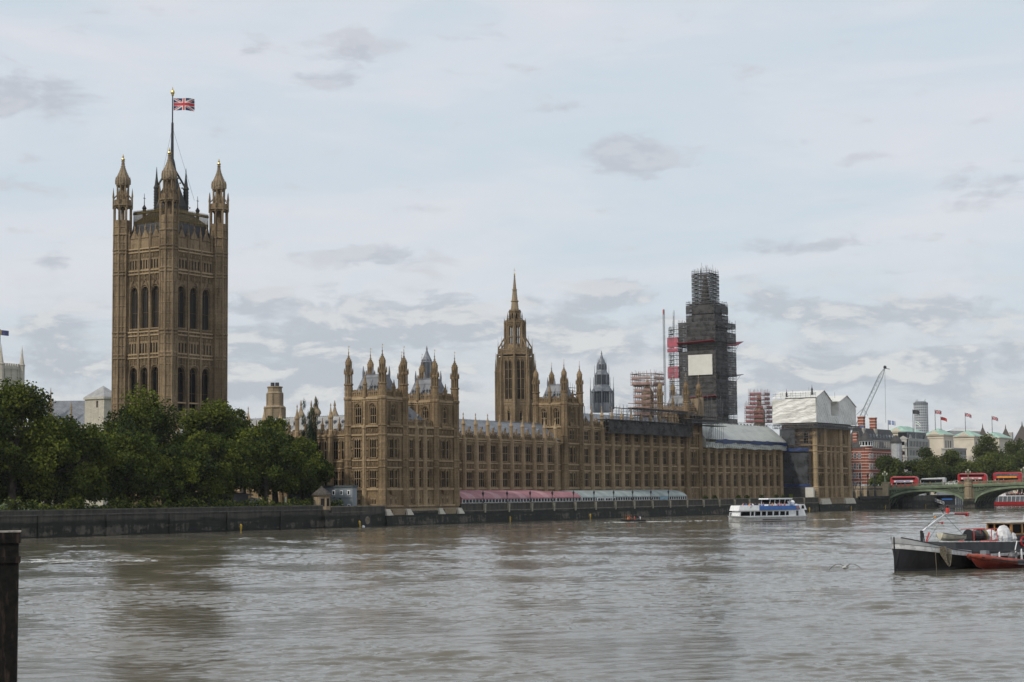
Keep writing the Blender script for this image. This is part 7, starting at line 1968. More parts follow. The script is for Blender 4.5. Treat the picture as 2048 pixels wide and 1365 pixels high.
mb = MB(); mb.box(416, 422, 44.6, 50, LAND, 26.5); mb.build('wall', RED_BRICK, n2)
mb = MB(); mb.hexa([(415.6, 44.2, 30.2), (422.4, 44.2, 30.2), (422.4, 50.4, 30.2), (415.6, 50.4, 30.2), (418, 46, 33), (420, 46, 33), (420, 48.5, 33), (418, 48.5, 33)]); mb.build('roof', LEAD, n2)
mb = MB(); mb.box(415.8, 422.2, 44.4, 50.2, 26.5, 27.1)
S2 = FS(416, 44.6)
for u in (.1, 1.7, 3.3, 4.9): mb.fbox(S2, u, u + .4, -.3, .15, 27.1, 30.2)
mb.build('dormer_frame', WHITE, n2)
mb = MB(); mb.box(416.3, 421.8, 45, 49.8, 27.1, 30.1); mb.build('dormer_glazing', GLASS, n2)

# pale government blocks with green roofs, in steps along the embankment
PALE = plain('portland_stone', (.60, .535, .44), .85, .06, .15)
PALE_G = plain('sooty_portland_stone', (.40, .385, .36), .85, .08, .15)
def block(label, sx, sy, d, w, zt, rise, win_e=True, base_z=LAND, wing=None):
    """hipped-pediment block: south gable width d (along y from sy), depth w along x"""
    t = thing('office_block', label, 'building', (sx + w / 2, sy + d / 2, LAND), 'pale office blocks with green roofs beyond the bridge')
    mb = MB(); mb.box(sx, sx + w, sy, sy + d, LAND, zt)
    S, E = FS(sx, sy), FE(sx, sy)
    for fr, L in ((S, d), (E, w)):
        mb.fbox(fr, -.6, L + .6, 0, .9, zt - .6, zt); mb.fbox(fr, -.2, L + .2, 0, .3, zt - 2.2, zt - 1.9)
    mb.build('wall', PALE, t)
    if win_e:
        for fr, us in ((E, np.arange(w * .22, w * .85, w * .24)), (S, ())):
            for u in us:
                for (za, zb) in ((zt - 8.2, zt - 3.6), (zt - 13.5, zt - 9.0)):
                    m = MB(); m.fbox(fr, u - .75, u + .75, 0, .04, za, zb, 1); m.fbox(fr, u - .95, u - .75, 0, .14, za - .2, zb + .2); m.fbox(fr, u + .75, u + .95, 0, .14, za - .2, zb + .2); m.fbox(fr, u - .75, u + .75, 0, .14, zb, zb + .2); m.fbox(fr, u - .06, u + .06, .04, .1, za, zb); m.build('window', [PALE_G, GLASS], t)
    mb = MB(); a = 1.0; hp = d * .5
    mb.add([(sx - a, sy - a, zt), (sx + w + a, sy - a, zt), (sx + w + a, sy + d + a, zt), (sx - a, sy + d + a, zt), (sx + hp, sy + d / 2, zt + rise), (sx + w - hp, sy + d / 2, zt + rise)], [(0, 1, 5, 4), (1, 2, 5), (2, 3, 4, 5), (3, 0, 4)])
    mb.build('roof', COPPER, t)
    mb = MB(); q = d * .3
    mb.add([(sx - 1.2, sy + d / 2 - q, zt), (sx - 1.2, sy + d / 2 + q, zt), (sx - 1.2, sy + d / 2, zt + rise * .62), (sx + hp * .6, sy + d / 2, zt + rise * .6)], [(0, 1, 2), (0, 2, 3), (1, 3, 2)]); mb.build('pediment', PALE, t)
    return t
block('cream block with green roof furthest left, above the white attic building', 665.9, 105.3, 11.4, 29, 42.2, 3.6, False)
block('tall cream block with green roof and long windows on its river side', 687.6, 89.7, 11.3, 17.6, 40.6, 3.8)
block('cream block with green roof right of the tall windowed one', 726.8, 83.7, 12.8, 18, 40.5, 3.6)
block('rightmost cream block with green roof, half behind trees', 764.7, 79.7, 12, 25.6, 40.3, 3.6, False)
ob = thing('office_block', 'white stone office block with black glazed attic above the embankment trees', 'building', (662, 97, LAND))
mb = MB(); OX, OY = 618.5, 87.4; S, E = FS(OX, OY), FE(OX, OY)
mb.box(OX + .4, OX + 37, OY + .4, OY + 8, LAND, 36.2); mb.fbox(S, 0, 5.2, -.5, .0, LAND, 36.4); mb.fbox(E, 0, 37, -.4, 0, LAND, 36.9)
mb.add([S(-.3, .3, 36.4), S(5.5, .3, 36.4), S(2.6, .3, 38.2), S(-.3, -1.5, 36.4), S(5.5, -1.5, 36.4), S(2.6, -1.5, 38.2)], [(0, 1, 2), (3, 5, 4), (0, 2, 5, 3), (1, 4, 5, 2)])
for z in (31.2, 26.0): mb.fbox(E, 0, 37, 0, .4, z, z + .4); mb.fbox(S, 0, 5.2, 0, .4, z, z + .4)
for u in (3.2, 30): mb.add([E(u, .2, 36.9), E(u + 4, .2, 36.9), E(u + 2, .2, 39), E(u, -1.5, 36.9), E(u + 4, -1.5, 36.9), E(u + 2, -1.5, 39)], [(0, 1, 2), (3, 5, 4), (0, 2, 5, 3), (1, 4, 5, 2)])
mb.build('wall', PALE_G, ob)
mb = MB(); mb.box(OX + 1.5, OX + 33, OY + .7, OY + 6, 36.2, 40.2); mb.build('glazed_attic', plain('black_glazing', (.015, .016, .018), .2, .2, 1, 0, .2), ob)
mb = MB(); F2 = FE(OX, OY + .7)
for u in np.arange(1.5, 33, 2.6): mb.fbox(F2, u, u + .15, 0, .12, 36.9, 40.1)
mb.fbox(F2, 1, 33.5, -5, .3, 40.2, 40.6); mb.build('attic_mullion_screen', GREY, ob)
for u in np.arange(4, 36, 2.5):
    for (za, zb) in ((32.3, 35.4), (27.2, 30.2)):
        m = MB(); m.fbox(E, u - .5, u + .5, 0, .05, za, zb); m.build('window', GLASS, ob)
for z in (33.0, 27.6): m = MB(); m.fbox(S, 1.8, 3.5, 0, .05, z, z + 2.0); m.build('window', GLASS, ob)
wg = thing('office_block', 'lower pale wing with rows of windows between the cream blocks', 'building', (693, 86, LAND))
mb = MB(); mb.box(681, 706, 82.1, 89, LAND, 32.1); S, E = FS(681, 82.1), FE(681, 82.1); mb.fbox(E, 0, 25, 0, .5, 31.6, 32.4); mb.fbox(S, 0, 6.9, 0, .5, 31.6, 32.4); mb.fbox(E, 0, 25, 0, .4, 27.4, 27.8); mb.build('wall', PALE_G, wg)
for fr, L in ((E, 25), (S, 6)):
    for u in np.arange(1.5, L - 1, 2.4):
        m = MB(); m.fbox(fr, u - .5, u + .5, 0, .05, 28.4, 31.0); m.fbox(fr, u - .5, u + .5, 0, .05, 23.6, 26.4); m.build('window', GLASS, wg)
cb_ = thing('office_block', 'white curved modern roof showing between the green roofs', 'building', (921, 150, LAND))
mb = MB(); mb.hexa([(913, 160, LAND), (927, 141, LAND), (945, 150, LAND), (931, 169, LAND), (913, 160, 50.2), (927, 141, 49.4), (945, 150, 49.4), (931, 169, 50.2)]); mb.build('wall', plain('grey_cladding', (.30, .31, .32), .6), cb_)
mb = MB(); mb.hexa([(912.5, 160.5, 50.2), (927, 140.5, 49.4), (945, 150, 49.4), (931, 170, 50.2), (915, 157, 52.4), (924, 145, 51.6), (940, 152, 51.6), (931, 164, 52.4)]); mb.build('roof', WHITE, cb_)
# spired roofs at the right edge
for i, (x, y, w, ze, zt, lab) in enumerate(((927, 140.5, 5.0, 44, 55.2, 'slender dark pointed roof left of the pair beyond the green roofs'), (936, 126.5, 5.4, 43, 54.4, 'dark pointed roof right of the last green roof'), (943, 116.5, 10, 41, 56.6, 'large dark pointed roof with pale chimney at the right edge'))):
    t = thing('pointed_roof_building', lab, 'building', (x, y, LAND), 'pointed roofs beyond the green roofs')
    mb = MB(); mb.box(x - w, x + w * .8, y - w * .8, y + w * .8, LAND, ze); mb.build('wall', PALE, t)
    mb = MB(); mb.lathe(x, y, [(w * 1.05, ze), (w * .75, ze + 2.2), (w * .32, ze + (zt - ze) * .55), (.35, zt - 2.6), (.5, zt - 2.4), (.08, zt)], 4, math.pi / 4 + .5); mb.build('roof', plain('brown_slate', (.085, .07, .06), .8), t)
    if i == 2: mb = MB(); mb.box(x - 8, x - 5.5, y + 5, y + 7.5, ze - 6, 48.6); mb.build('chimney', PALE_G, t)
# cylindrical tower block far away
tb = thing('tower_block', 'distant round tower block gridded with windows', 'building', (1877, 515, LAND))
TCX, TCY, TR = 1877.0, 515.5, 8.6
mb = MB(); mb.lathe(TCX, TCY, [(TR - .4, LAND), (TR - .4, 116.5)], 20)
for k in range(20):
    a = 2 * math.pi * k / 20; mb.tube((TCX + TR * math.cos(a), TCY + TR * math.sin(a), LAND), (TCX + TR * math.cos(a), TCY + TR * math.sin(a), 116.5), .42, 4)
for z in np.arange(74, 117, 3.3): mb.lathe(TCX, TCY, [(TR + .1, z), (TR + .1, z + 1.5)], 20)
mb.build('concrete_frame', plain('pale_concrete', (.45, .46, .48), .8, .05), tb)
mb = MB(); mb.lathe(TCX, TCY, [(TR - .3, LAND), (TR - .3, 116.6)], 20); mb.build('glazing', plain('tower_glass', (.13, .15, .18), .3), tb)
mb = MB(); mb.lathe(TCX, TCY, [(TR + .6, 116.5), (TR + .6, 119.0), (TR - 1.5, 119.4), (TR - 1.5, 120.4)], 20)
for a in (1.2, 2.9, 4.4): mb.tube((TCX + 5 * math.cos(a), TCY + 5 * math.sin(a), 120), (TCX + 8 * math.cos(a), TCY + 8 * math.sin(a), 123), .3, 4)
mb.build('roof_crown', plain('dark_crown', (.16, .17, .19), .6), tb)
# long low distant ground skyline: distant blocks
for i, (x, y, w, d, z) in enumerate(((1500, 330, 60, 40, 36), (1620, 300, 40, 60, 44))):
    t = thing('office_block', ['grey distant block low on the skyline left of the round tower', 'grey distant block low on the skyline right of the round tower'][i], 'building', (x, y, LAND)); mb = MB(); mb.box(x, x + w, y, y + d, LAND, z); mb.box(x + 4, x + w - 8, y + 5, y + d - 5, z, z + 3); mb.build('wall', GREY_L, t)

# flag poles on the roofs
def pole_flag(lab_p, lab_f, x, y, z0, zt, kind, L=4.0, H=2.3, zf=None, droop=.14):
    t = thing('flagpole', lab_p, 'flagpole', (x, y, z0)); mb = MB(); mb.lathe(x, y, [(.26, z0 - 1), (.16, zt), (.16, zt + .3)], 6); mb.build('pole', WHITE if kind == 'green' else STEEL, t)
    zf = zf or zt
    if kind == 'union':
        union_flag('union_flag_small', lab_f, (x + .1, y - .1, zf), L, H, (.45, -.89, 0), .9, True, .4, droop); return
    mb = MB(); nx = 10; d = Vector((.45, -.89, 0)); sd = Vector((.89, .45, 0))
    P = lambda u, v: Vector((x, y, zf)) + d * u * .95 + sd * .3 * math.sin(u * 1.6) + Vector((0, 0, -v - droop * u * u / L))
    for i in range(nx):
        for k in range(3): u0, u1 = L * i / nx, L * (i + 1) / nx; mb.quad(P(u0, H * k / 3), P(u1, H * k / 3), P(u1, H * (k + 1) / 3), P(u0, H * (k + 1) / 3), {'dark': 0, 'red': 0, 'blue': 0 if i % 4 else 1, 'green': k % 2}.get(kind, 0))
    cols = {'dark': [CHAR], 'red': [RED_L], 'blue': [plain('pale_blue_flag', (.22, .30, .50), .8), WHITE], 'green': [WHITE, plain('green_flag', (.12, .30, .16), .8)]}[kind]
    tag(mb.build('flag', cols), lab_f, 'flag')
pole_flag('tall pole with the dark flag above the white attic block', 'dark flag on the tall pole left of the round tower', 640, 91.5, 39, 53.6, 'dark')
pole_flag('shorter white pole in front of the dark attic', 'limp green and white flag beside the dark one', 634, 88, 36, 47.0, 'green', 3.0, 1.6, None, .7)
pole_flag('pole with a Union Jack right of the round tower', 'Union Jack nearest the round tower, above the tall cream block', 692, 96, 42, 55.4, 'union')
pole_flag('short pole with the plain red flag', 'plain red flag between the Union Jacks', 697, 94.2, 43, 51.4, 'red', 3.8, 1.9, None, .3)
pole_flag('pole on the third green roof', 'Union Jack on the third green roof', 732, 90.5, 42, 54.8, 'union', 4.0, 2.2, None, .3)
pole_flag('pole on the last green roof', 'Union Jack on the last green roof, furthest right', 770, 85.5, 42, 53.8, 'union', 4.0, 2.2, None, .3)
pole_flag('pole with pale blue flag behind the brick chimneys', 'pale blue flag right of the brick chimneys', 603, 92.8, 30, 46.5, 'blue', 4.2, 2.4)
# crawler crane behind the pavilion
cr = thing('mobile_crane', 'grey lattice boom crane rising behind the white sheeted pavilion', 'crane', (459, 58, LAND))
mb = MB(); base_, tip_ = Vector((458.6, 59.5, 30)), Vector((465.6, 43.5, 66.0))
ax = (tip_ - base_).normalized(); sA = ax.cross(Vector((.849, .528, 0))).normalized(); sB = ax.cross(sA)
def cor(t, i): w = .95 * min(1, t * 8, (1 - t) * 8 + .15); return base_.lerp(tip_, t) + sA * w * (1 if i in (0, 1) else -1) + sB * w * (1 if i in (1, 2) else -1)
for i in range(4): mb.path([cor(t / 20, i) for t in range(21)], .09, 4)
for t in range(20):
    for i in range(4): mb.tube(cor(t / 20, i), cor((t + 1) / 20, (i + 1) % 4), .05, 3)
mb.build('boom', plain('crane_grey', (.22, .25, .27), .5), cr)
mb = MB(); mb.lathe(458.6, 59.5, [(2.6, LAND), (2.6, 8), (1.4, 9), (1.2, 30)], 8); mb.box(455.8, 462, 56.5, 62.5, LAND, 7.5); mb.build('chassis', plain('crane_body', (.3, .3, .3), .5), cr)
mb = MB(); mb.tube(tip_ + ax * .3, (467.2, 44.2, 40), .06, 4); mb.tube(tip_, (462.6, 53.5, 47), .05, 4); mb.tube((462.6, 53.5, 47), (460, 56, 44), .09, 4); mb.tube((462.6, 53.5, 47), (464.2, 52, 43.5), .09, 4); mb.build('cables', IRON, cr)
mb = MB(); mb.ball(tip_ + ax * .5, .8, 6); mb.tube(tip_, tip_ + Vector((1.6, -2.0, -.5)), .15, 4); mb.build('boom_head', CHAR, cr)

# ------------------------------------------------------------------ boats
def boat_frame(bx, by, hx, hy):
    """local axes: u aft from the stem along the keel, w to the camera side, z above the water"""
    d = Vector((hx, hy, 0)).normalized(); w = Vector((d.y, -d.x, 0))
    if w.dot(Vector((CAM.x - bx, CAM.y - by, 0))) < 0: w = -w
    return (lambda u, v, z: (bx + d.x * u + w.x * v, by + d.y * u + w.y * v, WL + z)), d, w
def hull(mb, P, stations, m=None, zs=None, both=True):
    """stations: (u, [(halfwidth, z), ...]) from keel to rail; strips between z levels can have their own colour"""
    for sgn in (1, -1):
        for (ua, A), (ub, B) in zip(stations, stations[1:]):
            for k in range(len(A) - 1):
                mb.quad(P(ua + A[k][2] if len(A[k]) > 2 else ua, sgn * A[k][0], A[k][1]), P(ub, sgn * B[k][0], B[k][1]), P(ub, sgn * B[k + 1][0], B[k + 1][1]), P(ua + A[k + 1][2] if len(A[k + 1]) > 2 else ua, sgn * A[k + 1][0], A[k + 1][1]), m[k] if m else 0)

# white and blue tour boat
PT0, dT, wT = boat_frame(51.2, -67.6, .92, -.39)
PT = lambda u, v, z: PT0(u * .965, v, z * .86)
tb_ = thing('tour_boat', 'white river tour boat with a blue side panel and passengers on its top deck', 'boat', PT(12, 0, 0))
L = 25.5; HB = 2.7
def hw(u, z):     # half breadth
    e = min(1, max(0, (u - (.9 - z * .9)) / 6.0)); a = 1 if u < L - 1.5 else 1 - .12 * (u - L + 1.5)
    return HB * (1 - (1 - e) ** 2.2) * a * (.86 + .10 * min(1, max(0, z)))
st_ = []
for u in (0, .4, .9, 1.6, 2.6, 4, 6, 9, 13, 18, 22, 24.5, L):
    sh = .35 * max(0, 1 - u / 7) ** 2
    st_.append((u, [(max(.02, hw(u, -.3) if u > 1.2 else .02), -.4), (max(.03, hw(u, .2)), .15), (max(.05, hw(u, 1.0)), 1.15 + sh), (max(.06, hw(u, 1.2)) + .05, 1.25 + sh), (max(.06, hw(u, 1.4)) + .03, 1.55 + sh)]))
mb = MB(); hull(mb, PT, st_, [1, 0, 2, 0])
mb.poly([PT(L, -HB * .8, -.3), PT(L, HB * .8, -.3), PT(L, HB * .85, 1.55), PT(L, -HB * .85, 1.55)])
mb.poly([PT(u, hw(u, 1.4), 1.5) for u in (1, 2.6, 4, 6, 9, 13, 18, 22, L)] + [PT(u, -hw(u, 1.4), 1.5) for u in (L, 22, 18, 13, 9, 6, 4, 2.6, 1)])
mb.build('hull', [plain('boat_hull_grey', (.50, .50, .49), .4, .08), plain('boot_topping', (.10, .05, .05), .5), CHAR], tb_)
def slab(name, mat, ua, ub, w0, za, zb, rake_a=0, rake_b=0, par=tb_, PP=PT, w1=None, wa=None):
    m = MB(); w1 = w1 if w1 is not None else w0; wa = wa if wa is not None else w0
    m.hexa([PP(ua, wa, za), PP(ub, w0, za), PP(ub, -w0, za), PP(ua, -wa, za), PP(ua + rake_a, wa * w1 / w0, zb), PP(ub - rake_b, w1, zb), PP(ub - rake_b, -w1, zb), PP(ua + rake_a, -wa * w1 / w0, zb)])
    return m.build(name, mat, par)
slab('saloon', WHITE, 2.2, 24.9, 2.5, 1.5, 3.25, .5, .6, wa=1.5)
slab('bow_bulwark', WHITE, 1.9, 8.3, 2.55, 3.25, 4.75, .5, 0, w1=2.5, wa=1.7)
slab('blue_side_panel', BLUE, 8.3, 22.8, 2.56, 3.4, 4.55, 0, .5)
slab('stern_house', WHITE, 22.0, 25.3, 2.4, 3.25, 4.9, 0, .7)
slab('upper_deck', GREY_L, 8.3, 22.5, 2.4, 3.25, 3.45)
for (a, b) in ((2.6, 5.8), (6.0, 7.1), (7.35, 9.3), (9.6, 11.2), (11.5, 13.4), (13.7, 15.5), (15.8, 17.6), (17.8, 18.9)):
    m = MB(); f = lambda u: 2.5 if u > 8 else 1.5 + (u - 2.2) / 22.7 * 1.0 + .62 * min(1, (u - 2.2) / 6) * 0
    wa, wb = 1.5 + (a - 2.2) / 22.7 + .03, 1.5 + (b - 2.2) / 22.7 + .03
    for sg in (1, -1): m.hexa([PT(a + .1, sg * wa, 1.75), PT(b, sg * wb, 1.75), PT(b, sg * (wb - .06), 1.75), PT(a + .1, sg * (wa - .06), 1.75), PT(a + .3, sg * wa, 2.95), PT(b, sg * wb, 2.95), PT(b, sg * (wb - .06), 2.95), PT(a + .3, sg * (wa - .06), 2.95)])
    m.build('window', GLASS, tb_)
m = MB(); m.hexa([PT(9.4, 2.68, .55), PT(16, 2.68, .55), PT(16, 2.3, .55), PT(9.4, 2.3, .55), PT(9.4, 2.68, .75), PT(16, 2.68, .75), PT(16, 2.3, .75), PT(9.4, 2.3, .75)]); m.build('rubbing_strake', CHAR, tb_)
slab('wheelhouse', WHITE, 12.5, 20.0, 1.5, 4.0, 5.0); slab('wheelhouse_roof', WHITE, 12.2, 21.0, 1.75, 6.4, 6.75, .1, .3)
slab('wheelhouse_glazing', GLASS, 12.9, 19.6, 1.42, 5.0, 6.4, .3, .4)
for u in (12.9, 14.6, 16.3, 18.2, 19.9): m = MB(); m.tube(PT(u, 1.5, 4.9), PT(u + .3, 1.5, 6.5), .09, 4); m.tube(PT(u, -1.5, 4.9), PT(u + .3, -1.5, 6.5), .09, 4); m.build('pillar', WHITE, tb_)
slab('stern_window', GLASS, 23.4, 24.4, 2.44, 3.6, 4.6, .1, .2)
slab('door', CHAR, 21.5, 22.1, 2.58, 1.6, 3.1)
m = MB(); m.ball(PT(22.6, 0, 5.5), .62, 8, 0, .8); m.ball(PT(21.5, .8, 5.2), .5, 8); m.ball(PT(21.6, -.7, 5.2), .5, 8); m.build('life_raft', WHITE, tb_)
m = MB(); ring = [PT(21.9 + .34 * math.cos(a), 2.62, 4.0 + .34 * math.sin(a)) for a in [k * math.pi / 5 for k in range(11)]]; m.path(ring, .09, 5); m.build('lifebuoy', ORANGE, tb_)
m = MB()
for sg in (1, -1): m.path([PT(.6, sg * .35, 1.7), PT(.8, sg * .5, 2.7), PT(2.2, sg * 1.4, 2.7)], .05, 4); m.tube(PT(1.4, sg * .9, 1.6), PT(1.4, sg * .9, 2.7), .05, 4)
m.path([PT(.8, -.5, 2.7), PT(.7, 0, 2.75), PT(.8, .5, 2.7)], .05, 4)
for u in np.arange(8.5, 22, 1.2): m.tube(PT(u, 2.4, 4.5), PT(u, 2.4, 5.0), .035, 4)
m.tube(PT(8.3, 2.4, 5), PT(22, 2.4, 5), .04, 4)
m.build('bow_rail', WHITE, tb_)
m = MB(); m.box(*sorted((PT(L, 0, 0)[0], PT(L + .9, 0, 0)[0])), *sorted((PT(L, 1.8, 0)[1], PT(L + .9, -1.8, 0)[1])), WL + .85, WL + .95); m.tube(PT(L, 1.2, 1.2), PT(L + .9, 1.2, .8), .06, 4); m.tube(PT(L, -1.2, 1.2), PT(L + .9, -1.2, .8), .06, 4); m.build('stern_platform', CHAR, tb_)
fa = math.atan2(-dT.y, -dT.x)
for i in range(26):
    u = 5.0 + (i % 13) * 1.05 + rnd.uniform(-.2, .2); v = rnd.choice((2.0, 1.3, .4, -.8))
    if u > 12.3: v = 2.05
    k = rnd.choice((0, 0, 1, 2, 3, 8, 5, 6, 7)); x, y, z = PT(u, v, 3.95 if u > 8 else 3.95)
    person('person', 'passenger in a ' + TOPW[k] + ' top seated on the upper deck of the tour boat', x, y, z, 1.7, COATS[k], CHAR, True, 'tour boat passengers in ' + TOPW[k], fa + rnd.uniform(-.5, .5), rnd.choice((BLACK, BARK, WOOD)))
for (a, v) in ((6, 1.0), (6, -.6), (9.8, 1.6), (11.5, 1.6), (11.5, .2)):
    x, y, z = PT(a, v, 3.9); m = MB(); m.hexa([PT(a - .8, v - .5, 3.45), PT(a + 1.2, v - .5, 3.45), PT(a + 1.2, v + .4, 3.45), PT(a - .8, v + .4, 3.45), PT(a - .8, v - .5, 4.35), PT(a + 1.2, v - .5, 4.35), PT(a + 1.2, v + .4, 4.35), PT(a - .8, v + .4, 4.35)]); m.build('bench', RED, tb_)

def foam(name, label, pts, mat=FOAM, group=None):
    """streak of broken water: a lumpy strip lying on the surface"""
    mb = MB(); n = len(pts)
    for (a, b) in zip(pts, pts[1:]):
        K = 6
        for k in range(K):
            t0, t1 = k / K, (k + 1) / K
            q = lambda p, t: (p[0] + (p[2] - p[0]) * t, p[1] + (p[3] - p[1]) * t, WL + .10 + .16 * math.sin(math.pi * t) * rnd.uniform(.5, 1.2))
            mb.quad(q(a, t0), q(b, t0), q(b, t1), q(a, t1))
    o = mb.build(name, mat); tag(o, label, 'foam', None, 'stuff'); return o
def wake(label, x0, y0, dx, dy, L, w0, w1, n=16):
    d = Vector((dx, dy)).normalized(); s = Vector((-d.y, d.x)); P = []
    for i in range(n + 1):
        t = i / n; w = (w0 + (w1 - w0) * t) * rnd.uniform(.7, 1.3); c = Vector((x0, y0)) + d * L * t + s * rnd.uniform(-.3, .3)
        P.append((*(c - s * w / 2), *(c + s * w / 2)))
    foam('wake_foam', label, P)
wake('small white bow wave of the tour boat', *PT(-1.4, .3, 0)[:2], dT.x, dT.y, 3.5, 1.0, 2.2, 6)
wake('thin wash along the stern of the tour boat', *PT(L, 0, 0)[:2], dT.x, dT.y, 16, 3.2, 1.2, 12)

# small dark launch
PD, dD, wD = boat_frame(45.3, -40.5, .756, -.648)
lb = thing('motor_launch', 'small dark open launch with passengers throwing up white spray', 'boat', PD(3, 0, 0))
mb = MB(); stn = []
for u, w, s in ((0, .05, .9), (.6, .5, .82), (1.6, .95, .72), (3.2, 1.15, .66), (5.2, 1.1, .66), (6.4, 1.0, .66)): stn.append((u, [(w * .5, -.3), (w * .85, .1), (w, s), (w * .8, s), (w * .75, .35)]))
hull(mb, PD, stn); mb.poly([PD(6.4, -.9, -.2), PD(6.4, .9, -.2), PD(6.4, 1.0, .66), PD(6.4, -1, .66)]); mb.quad(PD(.6, .4, .35), PD(6.3, .75, .35), PD(6.3, -.75, .35), PD(.6, -.4, .35))
mb.build('hull', BLACK, lb)
mb = MB()
for u in (.9, 1.9, 2.6): mb.path([PD(u, .8, .7), PD(u + .1, .7, 1.9), PD(u + .1, -.7, 1.9), PD(u, -.8, .7)], .03, 4)
mb.tube(PD(1, .7, 1.9), PD(2.7, .7, 1.2), .03, 4); mb.build('frame_hoop', plain('rusty_orange', (.28, .12, .04), .6), lb)
for i, (u, v, k) in enumerate(((1.8, .4, 5), (2.6, -.4, 0), (3.6, .3, 0), (4.9, .2, 6), (5.4, -.3, 1))):
    x, y, z = PD(u, v, .35); person('person', ['passenger in orange at the bow of the small dark launch', 'passenger in red behind the bow of the small dark launch', 'passenger in red amidships in the small dark launch', 'helmsman in navy in the small dark launch', 'passenger in white at the stern of the small dark launch'][i], x, y, z, 1.7, COATS[k], CHAR, True, None, math.atan2(-dD.y, -dD.x))
foam('wake_foam', 'white spray along the hull of the small dark launch', [(40.5, -37.5, 38.5, -39.5), (42.5, -38.6, 39.5, -42.2), (45.0, -41.2, 41.5, -45), (48, -44.0, 46, -47), (51.5, -46.5, 50, -48.5)])
foam('wake_foam', 'long pale wake stretching right of the small dark launch', [(50.5, -44.6, 49.5, -46.6), (55, -48.5, 54, -50.5), (60, -53, 59, -54.5), (66, -58, 65.4, -59.2)])
WH = foamy('thin_foam', (.58, .58, .55), .62)
foam('wake_foam', 'streak of pale broken water at the left beside the mooring pile', [(-209 + .75 * k + rnd.uniform(-2, 2), -99.5 - .95 * k + rnd.uniform(-2, 2), -199 + .5 * k + rnd.uniform(-3, 3), -89 - 1.4 * k + rnd.uniform(-3, 3)) for k in range(13)], WH)

# red and white excursion boat under the second arch
PR, dR, wR = boat_frame(470, 2, .26, -.965)
rb = thing('excursion_boat', 'red and white excursion boat with glass sides beyond the second bridge arch', 'boat', PR(15, 0, 0))
mb = MB(); stn = []
for u, w, s in ((0, .05, 2.0), (1.2, .9, 1.8), (3.5, 2.2, 1.6), (7, 2.9, 1.5), (16, 3.0, 1.5), (29, 2.9, 1.5), (31, 2.4, 1.5)): stn.append((u, [(w * .7, -.3), (w * .9, .25), (w, s), (w + .05, s + .25)]))
hull(mb, PR, stn, [1, 0, 0]); mb.poly([PR(u, w, 1.55) for u, w in ((1.2, .9), (3.5, 2.2), (7, 2.9), (29, 2.9), (31, 2.4))] + [PR(u, -w, 1.55) for u, w in ((31, 2.4), (29, 2.9), (7, 2.9), (3.5, 2.2), (1.2, .9))])
mb.build('hull', [RED, BLACK], rb)
slab('glass_side', plain('excursion_glass', (.10, .115, .13), .15), 2.5, 29, 2.6, 1.6, 4.2, 1.2, .4, rb, PR, 2.3, 1.5)
for u in np.arange(4, 29, 1.9): m = MB(); m.tube(PR(u, 2.65, 1.6), PR(u + .25, 2.36, 4.25), .09, 4); m.build('window_bar', WHITE, rb)
slab('roof_deck', WHITE, 3.5, 29.3, 2.5, 4.2, 4.5, .3, .2, rb, PR, 2.5, 1.7)
slab('wheelhouse', WHITE, 8.5, 13.0, 1.6, 4.5, 7.3, .6, .3, rb, PR); slab('wheelhouse_window', GLASS, 9.2, 12.6, 1.63, 6.0, 6.9, .2, .1, rb, PR); slab('wheelhouse_roof', WHITE, 8.6, 13.4, 1.9, 7.3, 7.5, 0, 0, rb, PR)
m = MB()
for u in np.arange(4, 29, 1.6): m.tube(PR(u, 2.3, 4.4), PR(u, 2.3, 5.4), .04, 4)
m.tube(PR(4, 2.3, 5.4), PR(29, 2.3, 5.4), .05, 4); m.build('deck_rail', RED, rb)
for i in range(26):
    u = 4.5 + i * .92; k = rnd.randrange(10)
    if 8 < u < 13.5: continue
    x, y, z = PR(u, rnd.uniform(.3, 2.0), 4.55); person('person', 'passenger in a ' + TOPW[k] + ' top on the roof deck of the red excursion boat', x, y, z, 1.7, COATS[k], CHAR, rnd.random() < .6, 'red boat passengers in ' + TOPW[k], rnd.uniform(0, 6))

# the old tug at the right edge
PG0, dG, wG = boat_frame(-192.77, -199.3, .950, -.311)
PG = lambda u, v, z: PG0(u * 1.3, v, z)
tg = thing('tug_boat', 'black and grey old river tug with white bow and varnished wheelhouse at the right edge', 'boat', PG(9, 0, 0))
def tw(u, z): 
    e = min(1, max(0, (u + .12 + .10 * z) / 3.6)); return max(.05, 2.45 * (1 - (1 - e) ** 2.0) * (.80 + .16 * min(1.3, max(0, z))))
stn = []
US = (-.22, 0, .25, .6, 1.1, 1.8, 2.8, 4.0, 5.2, 6.4, 8, 10, 13, 16, 19, 22)
def rail(u): return 1.55 + 1.55 * max(0, 1 - u / 7.0) ** 1.5 + .02
def rub(u): return 1.30 + 1.0 * max(0, 1 - u / 8.0) ** 1.4
for u in US:
    zr, zb = rail(u), rub(u)
    bow = lambda z: -.22 * z * max(0, 1 - u / 1.2)
    tw_ = tw
    if u < 0: zr, zb = rail(0), rub(0)
    T_ = (lambda a, b: .03) if u < 0 else tw
    stn.append((u, [(T_(u, -.3), -.5), (T_(u, .2), .2), (T_(u, zb - .25), zb - .22), (T_(u, zb) + .06, zb - .2), (T_(u, zb) + .06, zb + .02), (T_(u, zb), zb + .04), (T_(u, zb + .2), zb + .22), (T_(u, zb + .2), zb + .27), (T_(u, zr), max(zr, zb + .3)), (T_(u, zr) - .02, max(zr, zb + .3) + .05)]))
mb = MB()
hull(mb, PG, stn[:10], [0, 0, 1, 1, 1, 1, 0, 2, 2]); hull(mb, PG, stn[9:], [0, 0, 1, 1, 1, 0, 0, 0, 0])
